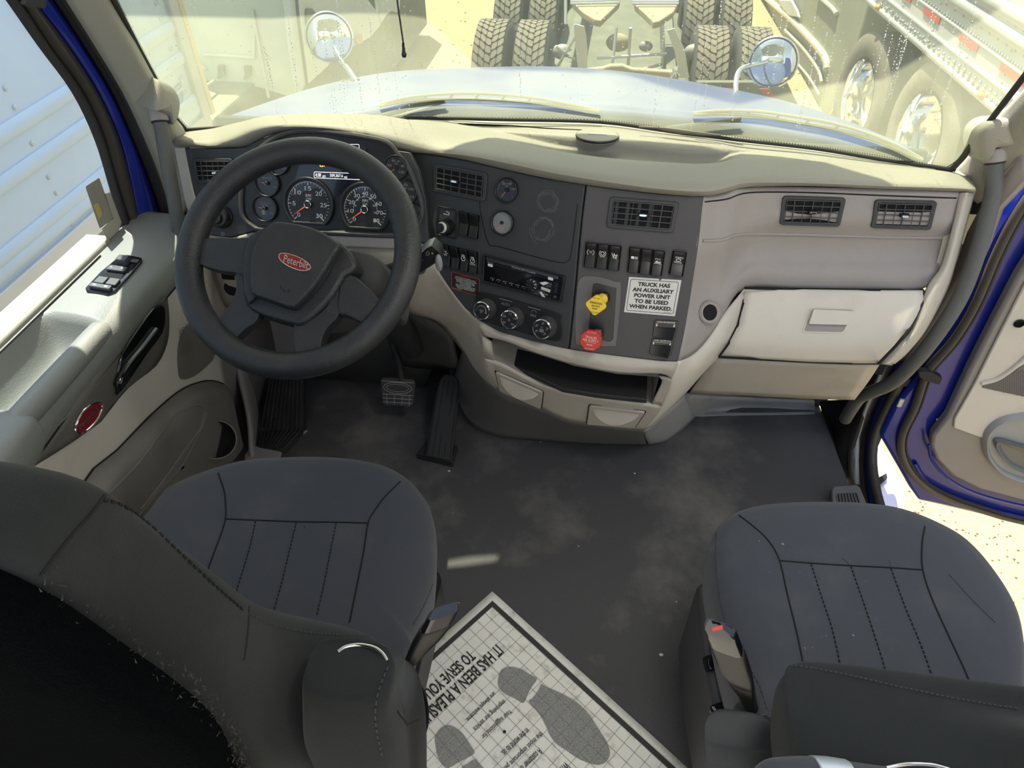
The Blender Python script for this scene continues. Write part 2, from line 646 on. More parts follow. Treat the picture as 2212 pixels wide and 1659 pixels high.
def gauge(u, v, rp, a0, a1, nt, nmaj, nums, na, words, face, parent, flat=False, name='gauge', label=None, icon=None, pl=None, arc2=None):
    pl = pl or plCL
    q, c, r = discq(pl, u, v, rp, .0015)
    if flat:
        out = arcpts(.5, -48, 228, 40)
    else:
        out = arcpts(.5, 0, 350, 35)
    sc = lambda pts, k: [(.5 + (x - .5) * k, .5 + (y - .5) * k) for x, y in pts]
    bz = mring(q, sc(out, 1.02), sc(out, .9), 0, .009).build(name + '_bezel', BLACKP, parent, bevel=.0015, label=label)
    mring(q, sc(out, .92), sc(out, .885), 0, .0045).build('inner_ring', PANELW, bz)
    mprism(q, sc(out, .89), 0, .0012).build('dial', face, bz)
    k = MB()
    for i in range(nt + 1):
        a = radians(a0 + (a1 - a0) * i / nt)
        mj = i % nmaj == 0
        l0, l1 = (.355, .415) if mj else (.385, .415)
        mline(k, q, [(.5 + l0 * cos(a), .5 - l0 * sin(a)), (.5 + l1 * cos(a), .5 - l1 * sin(a))], r * (.03 if mj else .016), .002)
    mline(k, q, arcpts(.415, a0, a0 + (a1 - a0) * .72, 26), r * .014, .002)
    for i, s in enumerate(nums):
        a = radians(a0 + (a1 - a0) * i / (len(nums) - 1))
        if not s:
            continue
        hw = .028 * len(s) * na
        x, y = .5 + .295 * cos(a), .5 - .295 * sin(a)
        text(k, s, q, x - hw, y - .034 * na, x + hw, y + .034 * na, .002)
    for s, x, y, hw, hh in words:
        text(k, s, q, x - hw, y - hh, x + hw, y + hh, .002)
    if arc2:
        mline(k, q, arcpts(.235, 190, -20, 24), r * .012, .002)
    k.build('markings', WHITEI if rp > 30 else GREYI, bz)
    if icon:
        icon(q).build('symbol', GREYI, bz)
    a = radians(a0 + (0 if rp > 30 else 8))
    n_ = MB()
    ax = (q(.5 + cos(a) * .4, .5 - sin(a) * .4, .005) - q(.5, .5, .005))
    ax = -1 * (q(.5, .5, .005) - q(.5 + cos(radians(215)) * .38, .5 - sin(radians(215)) * .38, .005)) if rp > 30 else ax * .7
    sd = ax.cross(q.n).normalized() * r * .03
    o = q(.5, .5, .005)
    n_.prism([o + sd, o + ax * .98, o - sd], q.n * .001)
    n_.build('needle', NEEDLE, bz)
    hb = MB().lathe([(r * .02, 0), (r * .13, 0), (r * .13, .005), (r * .10, .0075), (r * .0, .0075)], q(.5, .5, .003), q.n, 20)
    hub = hb.build('hub', BLACKP, bz)
    MB().lathe([(r * .115, .0070), (r * .13, .0078), (r * .145, .0070), (r * .13, .0062)], q(.5, .5, .003), q.n, 22).build('hub_ring', SATIN, bz)
    return bz


gauge(668, 441, 56, 225, -45, 30, 5, ['0', '5', '10', '15', '20', '25', '30'], 1.15, [('RPM', .5, .34, .055, .03), ('x100', .5, .40, .055, .024)], DIALM, clu, True, 'tachometer', 'large round tachometer, the left of the two big dials')
gauge(790, 452, 56, 222, -42, 32, 4, ['0', '10', '20', '30', '40', '50', '60', '70', '80'], 1.05, [('MPH', .5, .34, .055, .028), ('km/h', .5, .40, .045, .022), ('20', .30, .44, .022, .018), ('40', .35, .33, .022, .018), ('60', .47, .26, .022, .018), ('80', .6, .3, .022, .018), ('100', .68, .42, .03, .018), ('120', .7, .55, .03, .018)], DIALM, clu, True, 'speedometer', 'large round speedometer, the right of the two big dials', arc2=1)


def ic_pump(q):
    b = MB()
    mprism(q, rr(.36, .58, .48, .74, .02), .0015, .002, b)
    mline(b, q, [(.5, .6), (.54, .64), (.54, .72)], .001, .002)
    return b


gauge(579, 396, 28, 165, 15, 8, 2, ['', ''], 1, [('DIESEL EXHAUST FLUID', .5, .3, .2, .035), ('1/1', .78, .62, .05, .04)], DIALB, clu, False, 'exhaust_fluid_gauge')
gauge(574, 450, 28, 165, 15, 8, 2, ['', ''], 1, [('ULTRA LOW SULFUR', .5, .28, .2, .035), ('FUEL ONLY', .5, .36, .14, .03), ('FUEL', .76, .66, .07, .035)], DIALB, clu, False, 'fuel_gauge', None, ic_pump)
gauge(600, 350, 28, 215, -35, 8, 2, ['', '', '', '', '300'], 1.3, [('COOLANT', .7, .7, .12, .035)], DIALB, clu, False, 'coolant_gauge')
gauge(857, 362, 26, 215, -35, 10, 2, ['0', '20', '40', '60', '80', '100'], 1.5, [('PSI', .5, .35, .05, .035)], DIALM, clu, False, 'oil_pressure_gauge')
gauge(877, 415, 26, 215, -35, 8, 2, ['0', '', '50', '100', '150'], 1.5, [('PSI', .5, .35, .05, .035)], DIALM, clu, False, 'air_pressure_gauge')
gauge(889, 462, 24, 215, -35, 8, 2, ['', '', '', '', ''], 1.5, [], DIALM, clu, False, 'rear_air_pressure_gauge')
# centre display
SCRM = mat('display_glass', (.008, .009, .02), .15, emit=0, coat=.5)
GLOW = mat('display_white', (.75, .75, .8), .5, emit=.6)
GLOWO = mat('display_orange', (.9, .3, .05), .5, emit=1)
dq = QP(plCL, (645, 345), (800, 352), (815, 432), (628, 425), h=.002)
scr = mprism(dq, [(.06, -.45), (.98, -.42), (1.05, .55), (.95, .98), (.7, .72), (.5, .98), (.3, .72), (0, .98)], 0, .001).build('display', SCRM, clu, face_cam=True, label='dark colour display between the dials')
ds = QP(plCL, (680, 371), (779, 375), (779, 388), (680, 384), h=.004)
mline(mline(mline(MB(), ds, rr(0, 0, 1, 1, .03, .2), .0012, 0, True), QP(plCL, (680, 312), (777, 312), (777, 322), (680, 321), h=.004), rr(0, 0, 1, 1, .03, .2), .0011, 0, True), QP(plCL, (680, 325), (777, 325), (777, 346), (680, 345), h=.004), rr(0, 0, 1, 1, .03, .15), .0011, 0, True).build('frame_lines', GLOW, scr)
t = MB()
text(t, '4:38', ds, .03, .2, .15, .8, .0006, .01)
text(t, 'AM', ds, .18, .5, .25, .9, .0006)
text(t, '509,367.6', ds, .35, .22, .63, .8, .0006)
text(t, 'mi', ds, .66, .45, .72, .85, .0006)
t.build('readout', GLOW, scr)
iq = QP(plCL, (692, 350), (702, 350), (702, 361), (692, 360), h=.004)
t = MB()
mline(t, iq, rr(.1, .3, .7, .9, .1), .0018, 0, True)
mline(t, iq, [(.1, .3), (.3, .05), (.7, .1)], .0016, 0)
mline(t, iq, [(.7, .5), (1, .6), (1, .85)], .0016, 0)
t.build('warning_light', GLOWO, scr)

# ---- charcoal centre stack, two facing panels
stA = [(884, 326), (930, 333), (1010, 347), (1100, 368), (1180, 385), (1264, 398), (1256, 460), (1251, 510), (1243, 600), (1235, 680), (1227, 755), (1150, 738), (1100, 724), (1060, 708), (1030, 690), (1005, 668), (975, 630), (950, 592), (930, 556), (927, 528), (919, 432), (904, 369)]
MB().prism([P(u, v, pl=plA) for u, v in stA], -plA[1] * .03).build('radio_panel', PANEL, dash, face_cam=True, bevel=.0025, label='charcoal panel with the radio and climate knobs')
stB = [(1267, 399), (1340, 409), (1430, 419), (1519, 424), (1512, 500), (1507, 540), (1490, 650), (1478, 720), (1464, 782), (1400, 777), (1300, 765), (1230, 756), (1238, 680), (1246, 600), (1254, 510), (1259, 460)]
MB().prism([P(u, v, pl=plB) for u, v in stB], -plB[1] * .03).build('switch_panel', PANELW, dash, face_cam=True, bevel=.0025, label='charcoal panel with the brake knobs and rocker switches')


# ---- grey passenger fascia
def colp(top, bot, y0, y1, n=6):
    return [P(top[0] + (bot[0] - top[0]) * i / n, top[1] + (bot[1] - top[1]) * i / n, y=y0 + (y1 - y0) * i / n) for i in range(n + 1)]


yBb = P(1464, 782, pl=plB).y
pc = [((1521, 425), (1466, 782), A2.y + .002, yBb + .004), ((1560, 418), (1500, 763), A2.y + .03, yBb + .05), ((1590, 410), (1532, 728), A3.y - .005, 1.31), ((1625, 405), (1565, 680), A3.y + .02, 1.35),
      ((1680, 404), (1609, 624), A3.y + .035, 1.385), ((1760, 405), (1720, 626), A3.y + .04, 1.39), ((1900, 409), (1880, 628), A4.y, 1.39), ((2000, 412), (1975, 628), A4.y, 1.39), ((2070, 415), (2003, 620), A4.y, 1.39), ((2088, 416), (2022, 622), A4.y + .01, 1.40)]
pr = [[] for _ in range(7)]
for a, b_, y0, y1 in pc:
    for i, p in enumerate(colp(a, b_, y0, y1)):
        if i in (3, 4):
            p = CAM + (p - CAM) * 1.012
        pr[i].append(p)
fas, bv_fas = sheet('passenger_fascia', pr, GREYP, dash, 4, 4, solid=.006, label='warm grey fascia ahead of the passenger')
MB().tube(drape(bv_fas, [(p.x, p.y) for p in cr([V((1518, 520, 0)), V((1560, 518, 0)), V((1600, 506, 0)), V((1700, 506, 0)), V((1900, 512, 0)), V((2035, 514, 0))], 6)], .0), .0035, 8).build('fascia_ledge', GREYP, dash)
seam('fascia_shadow_line', bv_fas, [(1522, 436), (1570, 430), (1620, 416), (1750, 416), (1900, 422), (2066, 428)], .0016, VOID, dash, 5)
# 12 volt socket
sq = drape(bv_fas, [(1530, 675)], 0)[0]
sn = (CAM - sq).normalized()
sn = (sn + V((.55, 0, .05))).normalized()
sk = MB().lathe([(.024, -.004), (.026, .003), (.023, .006), (.018, .004), (.0175, -.012)], sq + sn * .004, sn, 26).build('power_socket', GREYP, dash, label='round power socket with black centre')
MB().lathe([(0, -.0), (.0178, -.0), (.0178, -.002)], sq + sn * .0055, sn, 24).build('socket_hole', VOID, sk)
# ---- glove box
gl = [[(1609, 622), (1680, 624), (1800, 626), (1900, 627), (1994, 627)], [(1606, 655), (1680, 657), (1800, 658), (1900, 657), (1992, 655)], [(1594, 702), (1670, 705), (1790, 707), (1890, 708), (1966, 709)],
      [(1574, 742), (1655, 746), (1775, 750), (1870, 750), (1934, 748)], [(1553, 771), (1640, 776), (1750, 782), (1840, 785), (1898, 785)]]
gy = [1.375, 1.355, 1.33, 1.315, 1.315]
gbx, bv_gl = sheet('glovebox_door', [[P(u, v, y=y) for u, v in r] for r, y in zip(gl, gy)], BEIGEL, dash, 4, 4, solid=.012, label='light beige glovebox door')
MB().tube([p for r in (gl[0], [r_[-1] for r_ in gl], gl[-1][::-1], [r_[0] for r_ in gl[::-1]]) for p in drape(bv_gl, r, -.002)], .003, 6).build('door_gap', VOID, gbx)
hq = Q(drape(bv_gl, [(1752, 664), (1849, 668), (1822, 720), (1732, 718)], .001))
mring(hq, rr(0, 0, 1, 1, .08), rr(.03, .04, .97, .95, .08), -.004, .0015).build('handle_surround', BEIGEL, gbx)
mprism(hq, rr(.02, .03, .98, .97, .08), -.003, .0008).build('handle_recess', GREYP, gbx)
mprism(Q(drape(bv_gl, [(1756, 667), (1843, 671), (1831, 701), (1745, 699)], .001)), rr(0, 0, 1, 1, .06), 0, .009).build('handle', BEIGEL, gbx, bevel=.002, label='rectangular beige pull')
# ---- right end trim and kick panel
ro = [(2107, 416), (2086, 493), (2066, 567), (2047, 625), (2002, 711), (1963, 760), (1934, 786)]
ri = [(2072, 416), (2060, 477), (2033, 573), (2004, 618), (1970, 709), (1937, 748), (1900, 787)]
yy = [1.452, 1.43, 1.40, 1.375, 1.335, 1.32, 1.315]
sheet('end_trim', [[P(*a, y=y + .012), P((a[0] + b_[0]) / 2, (a[1] + b_[1]) / 2, y=y - .008), P(*b_, y=y)] for a, b_, y in zip(ro, ri, yy)], BEIGE, dash, 4, 4, solid=.03)
kk = [[(1535, 776), (1650, 780), (1780, 786), (1900, 788)], [(1515, 815), (1640, 818), (1770, 823), (1875, 826)], [(1490, 850), (1630, 856), (1755, 862), (1846, 864)]]
kick, bv_k = sheet('knee_panel', [[P(u, v, y=y) for u, v in r] for r, y in zip(kk, (1.335, 1.365, 1.40))], BEIGE, dash, 4, 4, solid=.01, label='beige lower panel under the glovebox')
# ---- console shell under the stack
top = [(930, 545), (950, 590), (975, 628), (1005, 666), (1030, 688), (1060, 706), (1100, 722), (1150, 736), (1228, 754), (1300, 764), (1400, 776), (1466, 782)]
ins = [((1042, 726), 1.285), ((1090, 737), 1.268), ((1145, 758), 1.247), ((1190, 773), 1.235), ((1239, 787), 1.226), ((1333, 805), 1.213), ((1427, 808), 1.216), ((1450, 819), 1.222)]
tp = lambda u, v: P(u, v, pl=plA if u < 1230 else plB)
row0 = [tp(1030, 688), tp(1070, 711), tp(1120, 728), tp(1175, 742), tp(1228, 754), tp(1320, 767), tp(1420, 779), tp(1466, 782)]
row1 = [P(*p, y=y) for p, y in ins]
rowm = [a.lerp(b_, .5) + V((0, -.006, .004)) for a, b_ in zip(row0, row1)]
sheet('console_bezel', [row0, rowm, row1], BEIGE, dash, 4, 4, solid=.01)
lf = [[tp(930, 545), P(905, 560, y=1.375), P(870, 560, y=1.385)], [tp(950, 590), P(925, 610, y=1.38), P(850, 620, y=1.40)], [tp(975, 628), P(960, 650, y=1.36), P(868, 672, y=1.41)], [tp(1005, 666), P(1000, 700, y=1.335), P(932, 690, y=1.41)],
      [tp(1030, 688), P(1022, 730, y=1.315), P(966, 718, y=1.405)], [P(1042, 726, y=1.285), P(1034, 770, y=1.32), P(1000, 762, y=1.395)], [P(1048, 785, y=1.297), P(1042, 803, y=1.33), P(1027, 802, y=1.38)], [P(1074, 842, y=1.335), P(1072, 842, y=1.34), P(1068, 840, y=1.35)]]
sheet('console_side', lf, BEIGE, dash, 4, 4, solid=.008, label='beige console flank beside the pedals')
rt_ = [[P(1466, 782, pl=plB), P(1500, 764, y=1.285), P(1532, 729, y=1.315), P(1562, 682, y=1.345), P(1609, 622, y=1.378)],
       [P(1450, 819, y=1.222), P(1490, 800, y=1.27), P(1530, 768, y=1.30), P(1568, 722, y=1.33), P(1607, 653, y=1.36)],
       [P(1441, 854, y=1.25), P(1475, 835, y=1.28), P(1515, 800, y=1.31), P(1560, 752, y=1.32), P(1594, 702, y=1.335)],
       [P(1422, 892, y=1.275), P(1450, 875, y=1.30), P(1495, 828, y=1.33), P(1535, 785, y=1.325), P(1553, 771, y=1.32)],
       [P(1391, 930, y=1.30), P(1412, 915, y=1.33), P(1450, 880, y=1.36), P(1490, 840, y=1.37), P(1530, 790, y=1.34)]]
sheet('console_wing', rt_, BEIGEL, dash, 4, 4, solid=.008, label='light beige console flank curving up to the glovebox')
# insert with the cubby
face = [[P(1046, 774, y=1.29), P(1067, 781, y=1.288), P(1093, 793, y=1.282), P(1145, 821, y=1.27), P(1215, 845, y=1.258), P(1262, 854, y=1.252), P(1333, 866, y=1.246), P(1408, 875, y=1.248), P(1428, 878, y=1.262)],
        [P(1056, 805, y=1.305), P(1068, 810, y=1.305), P(1100, 822, y=1.30), P(1150, 845, y=1.29), P(1215, 872, y=1.28), P(1262, 882, y=1.275), P(1333, 893, y=1.268), P(1404, 900, y=1.27), P(1418, 898, y=1.278)],
        [P(1074, 842, y=1.335), P(1085, 848, y=1.332), P(1121, 863, y=1.325), P(1168, 882, y=1.315), P(1215, 905, y=1.303), P(1262, 915, y=1.30), P(1333, 924, y=1.296), P(1380, 929, y=1.296), P(1391, 930, y=1.30)]]
cub, bv_c = sheet('storage_console', face, BEIGE, dash, 4, 4, solid=.008, label='beige console front below the open cubby')
sheet('cubby_edge', [[P(1042, 726, y=1.284), P(1062, 739, y=1.29)], [P(1046, 774, y=1.29), P(1067, 781, y=1.29)]], BEIGE, cub, 4, 4, solid=.006, lin=True)
sheet('cubby_edge', [[P(1424, 814, y=1.225), P(1450, 819, y=1.222)], [P(1429, 828, y=1.23), P(1447, 832, y=1.228)], [P(1408, 875, y=1.25), P(1428, 878, y=1.262)]], BEIGE, cub, 4, 4, solid=.006)
# cubby liner
lin = MB()
o1 = [P(1062, 739, y=1.292), P(1145, 760, y=1.25), P(1239, 790, y=1.228), P(1333, 808, y=1.217), P(1424, 814, y=1.226)]
o2 = [P(1067, 781, y=1.29), P(1145, 821, y=1.27), P(1215, 845, y=1.258), P(1333, 866, y=1.246), P(1408, 875, y=1.25)]
bk = [p + V((0, .32, -.02)) for p in o1]
bk2 = [p + V((0, .32, 0)) for p in o2]
lin.grid([o1, bk, bk2, o2])
lin.grid([[o1[0], bk[0]], [o2[0], bk2[0]]])
lin.build('cubby_liner', BEIGE, cub, face_cam=True, smooth=False, label='beige cubby interior')
lin = MB()
lin.grid([[o1[-1], bk[-1]], [o2[-1], bk2[-1]]])
lin.build('cubby_side', GREYP, cub, face_cam=True, smooth=False)
sh = [P(1087, 779, z=.395), P(1145, 806, z=.395), P(1215, 839, z=.395), P(1286, 851, z=.395), P(1398, 863, z=.395)]
sb = [V((sh[0].x + .02, 1.57, .395)), V((sh[4].x + .0, 1.53, .395))]
shb = MB().prism(sh + sb[::-1], (0, 0, -.014)).build('rubber_liner', RUBBER, cub, bevel=.003, label='black rubber mat inside the cubby')
for u, v, y in ((1120, 752, 1.50), (1371, 815, 1.45)):
    c = P(u, v, y=y)
    n_ = (CAM - c).normalized()
    so = MB().lathe([(.017, -.02), (.021, 0), (.021, .004), (.017, .004), (.016, -.01)], c, n_, 22).build('cubby_socket', BLACKP, cub)


def drawer(c4, pull, name):
    q = Q(drape(bv_c, c4, .002))
    d = mprism(q, rr(0, 0, 1, 1, .04, .08), -.004, .005).build(name, BEIGE, dash, bevel=.0015)
    mline(MB(), q, rr(-.015, -.03, 1.015, 1.03, .04, .08), .0025, .0008, True).build('drawer_gap', VOID, d)
    k = MB()
    rows = []
    for j in range(7):
        t_ = j / 6
        rows.append([q(.08 + .84 * i / 14, .12 + .38 * sin(pi * i / 14) * t_ + .12 * t_, .005 + .022 * sin(pi * i / 14) ** .5 * t_ * (1 if j < 6 else 0)) for i in range(15)])
    k.grid(rows)
    k.build('pull_lip', BEIGE, d, face_cam=True, label='crescent finger pull')
    return d


drawer([(1071, 801), (1173, 845), (1169, 881), (1080, 842)], 0, 'storage_drawer')
drawer([(1274, 874), (1394, 888), (1371, 922), (1268, 914)], 0, 'storage_drawer')


# ---- vents
def vent(pl, c4, kx, ky, name='air_vent', label=None, frame=PANEL, bvh=None, wide=False):
    q = Q(drape(bvh, c4, .001)) if bvh else QP(pl, *c4, h=.001)
    mg, mh = .05, .08
    fr = mring(q, rr(-mg, -mh, 1 + mg, 1 + mh, .07, .12), rr(.02, .04, .98, .96, .06, .1), -.002, .005).build(name, frame, dash, bevel=.0012, label=label)
    mprism(q, rr(0, 0, 1, 1, .06, .1), -.002, .0008).build('duct', VOID, fr)
    v_ = MB()
    if wide:
        for x in (.08, .26, .44, .62):
            v_.box(q(x, .5, .003), (q(x + .028, .5) - q(x, .5)) + q.n * .002, (q(x, .93) - q(x, .5)), q.n * .0006)
    for x in (.17, .5, .83) if not wide else (.8,):
        v_.box(q(x, .5, .003), (q(x + .008, .5) - q(x, .5)), (q(x, .95) - q(x, .5)), q.n * .002)
    s_ = v_
    for t_ in (.06, .28, .50, .72, .94):
        s_.tube([q(.03, t_, .0062), q(.97, t_, .0062)], q.ht() * .022, 6)
    for x in (.03, .335, .665, .97):
        s_.tube([q(x, .06, .0062), q(x, .94, .0062)], q.ht() * .014, 6)
    s_.build('louvers', mat('louver_grey', (.06, .062, .065), .45), fr)
    kb = mprism(q, rr(kx - .09, ky - .09, kx + .09, ky + .06, .02, .03), .006, .016, inset=.15).build('slider', BLACKP, fr, bevel=.001)
    mprism(q, rr(kx - .06, ky - .045, kx + .06, ky + .045, .03, .04), .016, .018).build('slider_tip', CHROME, kb, bevel=.0006, label='bright slider tip')


vent(plCL, [(422, 346), (500, 346), (500, 392), (430, 392)], .6, .6, label='air vent at the far left end of the dash')
vent(plA, [(944, 358), (1049, 377), (1045, 431), (943, 410)], .43, .5, label='air vent just right of the instrument cluster')
vent(plB, [(1324, 430), (1460, 441), (1449, 498), (1317, 487)], .52, .5, label='air vent in the centre panel above the rocker switches', wide=True)
vent(plC, [(1696, 427), (1820, 431), (1808, 485), (1689, 481)], .5, .5, label='left of the two vents above the glovebox', bvh=bv_fas)
vent(plC, [(1895, 435), (2017, 438), (2004, 492), (1886, 488)], .5, .5, label='right of the two vents above the glovebox', bvh=bv_fas)


# ---- rockers
def rocker(pl, c4, icon=None, name='rocker_switch', label=None, frm=True, m=BLACKP, horiz=False):
    q = QP(pl, *c4, h=.001)
    rows = []
    N = 8
    for i in range(N + 1):
        t_ = i / N
        s_ = t_
        h = .003 + .009 * abs(math.sin((s_ - .5) * 2.2)) + (.003 if s_ < .2 else 0)
        if horiz:
            rows.append([q(1 - t_, x, hh) for x, hh in ((.04, 0), (.04, h), (.5, h + .0008), (.96, h), (.96, 0))])
        else:
            rows.append([q(x, t_, hh) for x, hh in ((.06, 0), (.06, h), (.5, h + .0008), (.94, h), (.94, 0))])
    b = MB().grid(rows)
    b.f.append(tuple(range(5)))
    b.f.append(tuple(len(rows) * 5 - 1 - k for k in range(5)))
    o = b.build(name, m, dash, bevel=.0008, angle=35, label=label)
    if icon:
        k = MB()
        icon(k, q)
        k.build('symbol', WHITEI, o)
    return o


def tx(s, x0=.2, y0=.28, x1=.8, y1=.4, h=.0118):
    return lambda k, q: text(k, s, q, x0, y0, x1, y1, h)


def ic(*polys, h=.0115):
    def f(k, q):
        for p in polys:
            mline(k, q, p, .0012, h, False)
    return f


def circle(cx, cy, rx, ry, a0=0, a1=360, n=14):
    return [(cx + rx * cos(radians(a0 + (a1 - a0) * i / n)), cy + ry * sin(radians(a0 + (a1 - a0) * i / n))) for i in range(n + 1)]


def block(pl, c4, rim=PANELW, name='switch_frame'):
    q = QP(pl, *c4, h=.0005)
    mring(q, rr(-.03, -.04, 1.03, 1.04, .05), rr(0, 0, 1, 1, .04), -.001, .004).build(name, rim, dash, bevel=.0015)
    mprism(q, rr(0, 0, 1, 1, .04), -.001, .0006).build(name + '_recess', VOID, dash)


def between(c4, n, i, g=.0):
    a, b_, c, d = [V((*p, 0)) for p in c4]
    l0, l1 = i / n + g, (i + 1) / n - g
    return [tuple(a.lerp(b_, l0))[:2], tuple(a.lerp(b_, l1))[:2], tuple(d.lerp(c, l1))[:2], tuple(d.lerp(c, l0))[:2]]


b1 = [(1266, 523), (1343, 532), (1337, 584), (1261, 575)]
block(plB, b1)


def ic_tc(k, q):
    text(k, 'TC', q, .36, .32, .66, .4, .0095)
    mline(k, q, circle(.5, .37, .32, .12, 130, 230), .0012, .0095)
    mline(k, q, circle(.5, .37, .32, .12, -50, 50), .0012, .0095)


def ic_abs(k, q):
    mline(k, q, circle(.5, .36, .16, .07), .0012, .0095)
    mline(k, q, circle(.5, .36, .3, .12, 130, 230), .0012, .0095)
    mline(k, q, circle(.5, .36, .3, .12, -50, 50), .0012, .0095)
    text(k, 'OFF', q, .3, .46, .7, .52, .0095)


def ic_x(k, q):
    mline(k, q, [(.25, .3), (.45, .5), (.45, .3), (.7, .52)], .0012, .0095)
    mline(k, q, [(.55, .4), (.75, .34), (.72, .45), (.55, .5)], .0012, .0095)


for i, (f_, lb) in enumerate(((ic_tc, 'rocker switch marked TC'), (ic_abs, 'rocker switch with a circled mark over OFF'), (ic_x, 'rocker switch with a crossed out symbol'))):
    rocker(plB, between(b1, 3, i, .015), f_, label=lb)
b2 = [(1360, 533), (1437, 543), (1429, 596), (1355, 586)]
block(plB, b2)


def ic_lamp(k, q):
    mprism(q, rr(.2, .34, .5, .44, .05), .0095, .01, k)
    for x in (.58, .68, .78):
        mline(k, q, [(x, .34), (x, .44)], .001, .0095)


def ic_pto(k, q):
    text(k, 'PTO', q, .25, .3, .75, .36, .0095)
    mprism(q, [(.2, .46), (.45, .38), (.5, .42), (.8, .42), (.8, .46)], .0095, .01, k)
    mline(k, q, [(.2, .5), (.8, .5)], .001, .0095)


for i, f_ in enumerate((ic_lamp, None, ic_pto)):
    rocker(plB, between(b2, 3, i, .015), f_, label=('rocker switch with a work lamp mark', 'plain rocker switch', 'rocker switch with a PTO mark')[i])
b3 = [(1453, 541), (1484, 545), (1475, 597), (1444, 591)]
block(plB, b3)
rocker(plB, between(b3, 1, 0, .05), lambda k, q: (text(k, 'ENABLE', q, .25, .2, .85, .26, .0115), mline(k, q, circle(.5, .34, .18, .05), .0012, .0105), text(k, 'MANUAL', q, .2, .41, .8, .47, .0095)), label='single rocker switch at the right marked ENABLE MANUAL')
b4 = [(953, 526), (1035, 545), (1034, 592), (958, 572)]
block(plA, b4, PANEL)


def ic_sun(k, q):
    mline(k, q, circle(.5, .36, .18, .08), .0012, .0095)
    for a in range(0, 360, 45):
        mline(k, q, [(.5 + .25 * cos(radians(a)), .36 + .11 * sin(radians(a))), (.5 + .36 * cos(radians(a)), .36 + .15 * sin(radians(a)))], .001, .0095)


def ic_cruise(k, q):
    mline(k, q, circle(.5, .42, .24, .1), .0012, .0095)
    mline(k, q, [(.5, .42), (.6, .36)], .0012, .0095)
    mline(k, q, [(.3, .28), (.4, .26), (.6, .26), (.68, .3)], .0012, .0095)


def ic_res(k, q):
    ic_cruise(k, q)
    text(k, 'RESUME', q, .15, .56, .85, .61, .009)


for i, f_ in enumerate((ic_sun, None, ic_cruise, ic_res)):
    rocker(plA, between(b4, 4, i, .012), f_, label=('rocker switch with a sun mark', 'plain rocker switch', 'rocker switch with a cruise dial mark', 'rocker switch with a cruise dial over small print')[i])
b5 = [(993, 455), (1038, 466), (1035, 516), (993, 505)]
block(plA, b5, PANEL)
for i in range(2):
    rocker(plA, between(b5, 2, i, .02), None, label=('plain wide rocker beside the wiper knob', 'plain wide rocker below the left round gauge')[i])
# headlight and wiper rotary knobs


def rot_knob(pl, u, v, rp, ang, h, name, label, capm=BLACKP, cap_off=(0, 0)):
    c, r = circ(pl, u, v, rp, .001)
    n = pl[1]
    k = MB().lathe([(r * 1.08, 0), (r * 1.08, .002), (r, .004), (r * .93, h * .6), (r * .86, h * .68), (r * .58, h * .72), (r * .55, h), (r * .5, h + .001), (0, h + .001)], c, n, 34).build(name, BLACKP, dash, label=label, bevel=.0006)
    return k, c, r, n


k_, c, r, n = rot_knob(plCL, 479, 468, 23, 0, .03, 'headlight_knob', 'round headlight knob left of the wheel')
q = discq(plCL, 479, 468, 44, .0008)[0]
t = MB()
mprism(q, rr(.40, .12, .44, .18, .01), 0, .001, t)
mline(t, q, circle(.62, .13, .03, .03, 90, 270), .0012, 0)
for y in (.105, .13, .155):
    mline(t, q, [(.63, y), (.68, y)], .001, 0)
mline(t, q, circle(.36, .13, .02, .02), .001, 0)
mline(t, q, circle(.5, .92, .03, .03), .0012, 0)
for a in range(0, 360, 45):
    mline(t, q, [(.5 + .045 * cos(radians(a)), .92 + .045 * sin(radians(a))), (.5 + .06 * cos(radians(a)), .92 + .06 * sin(radians(a)))], .001, 0)
mline(t, q, [(.36, .28), (.38, .34)], .0015, .017)
t.build('knob_markings', GREYI, k_)
wq = QP(plA, (946, 445), (985, 454), (985, 516), (944, 506), h=.0008)
wp_ = mring(wq, rr(-.02, -.02, 1.02, 1.02, .1), rr(.03, .02, .97, .98, .1), -.001, .002).build('wiper_switch_plate', BLACKP, dash, bevel=.0006)
t = MB()
mline(t, wq, [(.35, .22), (.62, .22), (.66, .18), (.62, .13), (.5, .12)], .0014, .0012)
t.build('symbol', WHITEI, wp_)
k_, c, r, n = rot_knob(plA, 966, 490, 17, 0, .034, 'wiper_knob', 'round knob with a worn pale collar')
MB().lathe([(r * .60, .0245), (r * .70, .026), (r * .60, .031), (r * .56, .033)], c, n, 30).build('worn_collar', STICK, k_)
# round gauges in stack A
for u, v, nm in ((1096, 411, ['0', '', '50', '100', '150', '']), (1087, 481, ['', '', '10', '20', '30', ''])):
    gauge(u, v, 26, 225, -45, 10, 2, nm, 1.3, [('PSI', .5, .33, .05, .03)] if v < 450 else [], DIALB if v < 450 else mat('dial_face_glare', (.22, .24, .25), .35), dash, False, 'stack_gauge', 'round gauge, the upper of two right of the vent' if v < 450 else 'round gauge with glare painted on its face below the other', None, plA)  # pale dial colour on the lower gauge paints glare on its glass
# storage door outline on stack A
seamp = [(1037, 431), (1038, 455), (1055, 525), (1080, 533), (1190, 563), (1225, 565), (1235, 540), (1248, 440)]
MB().tube(cr([P(u, v, pl=plA, h=.0006) for u, v in seamp], 5), .0009, 6).build('panel_crease', VOID, dash)
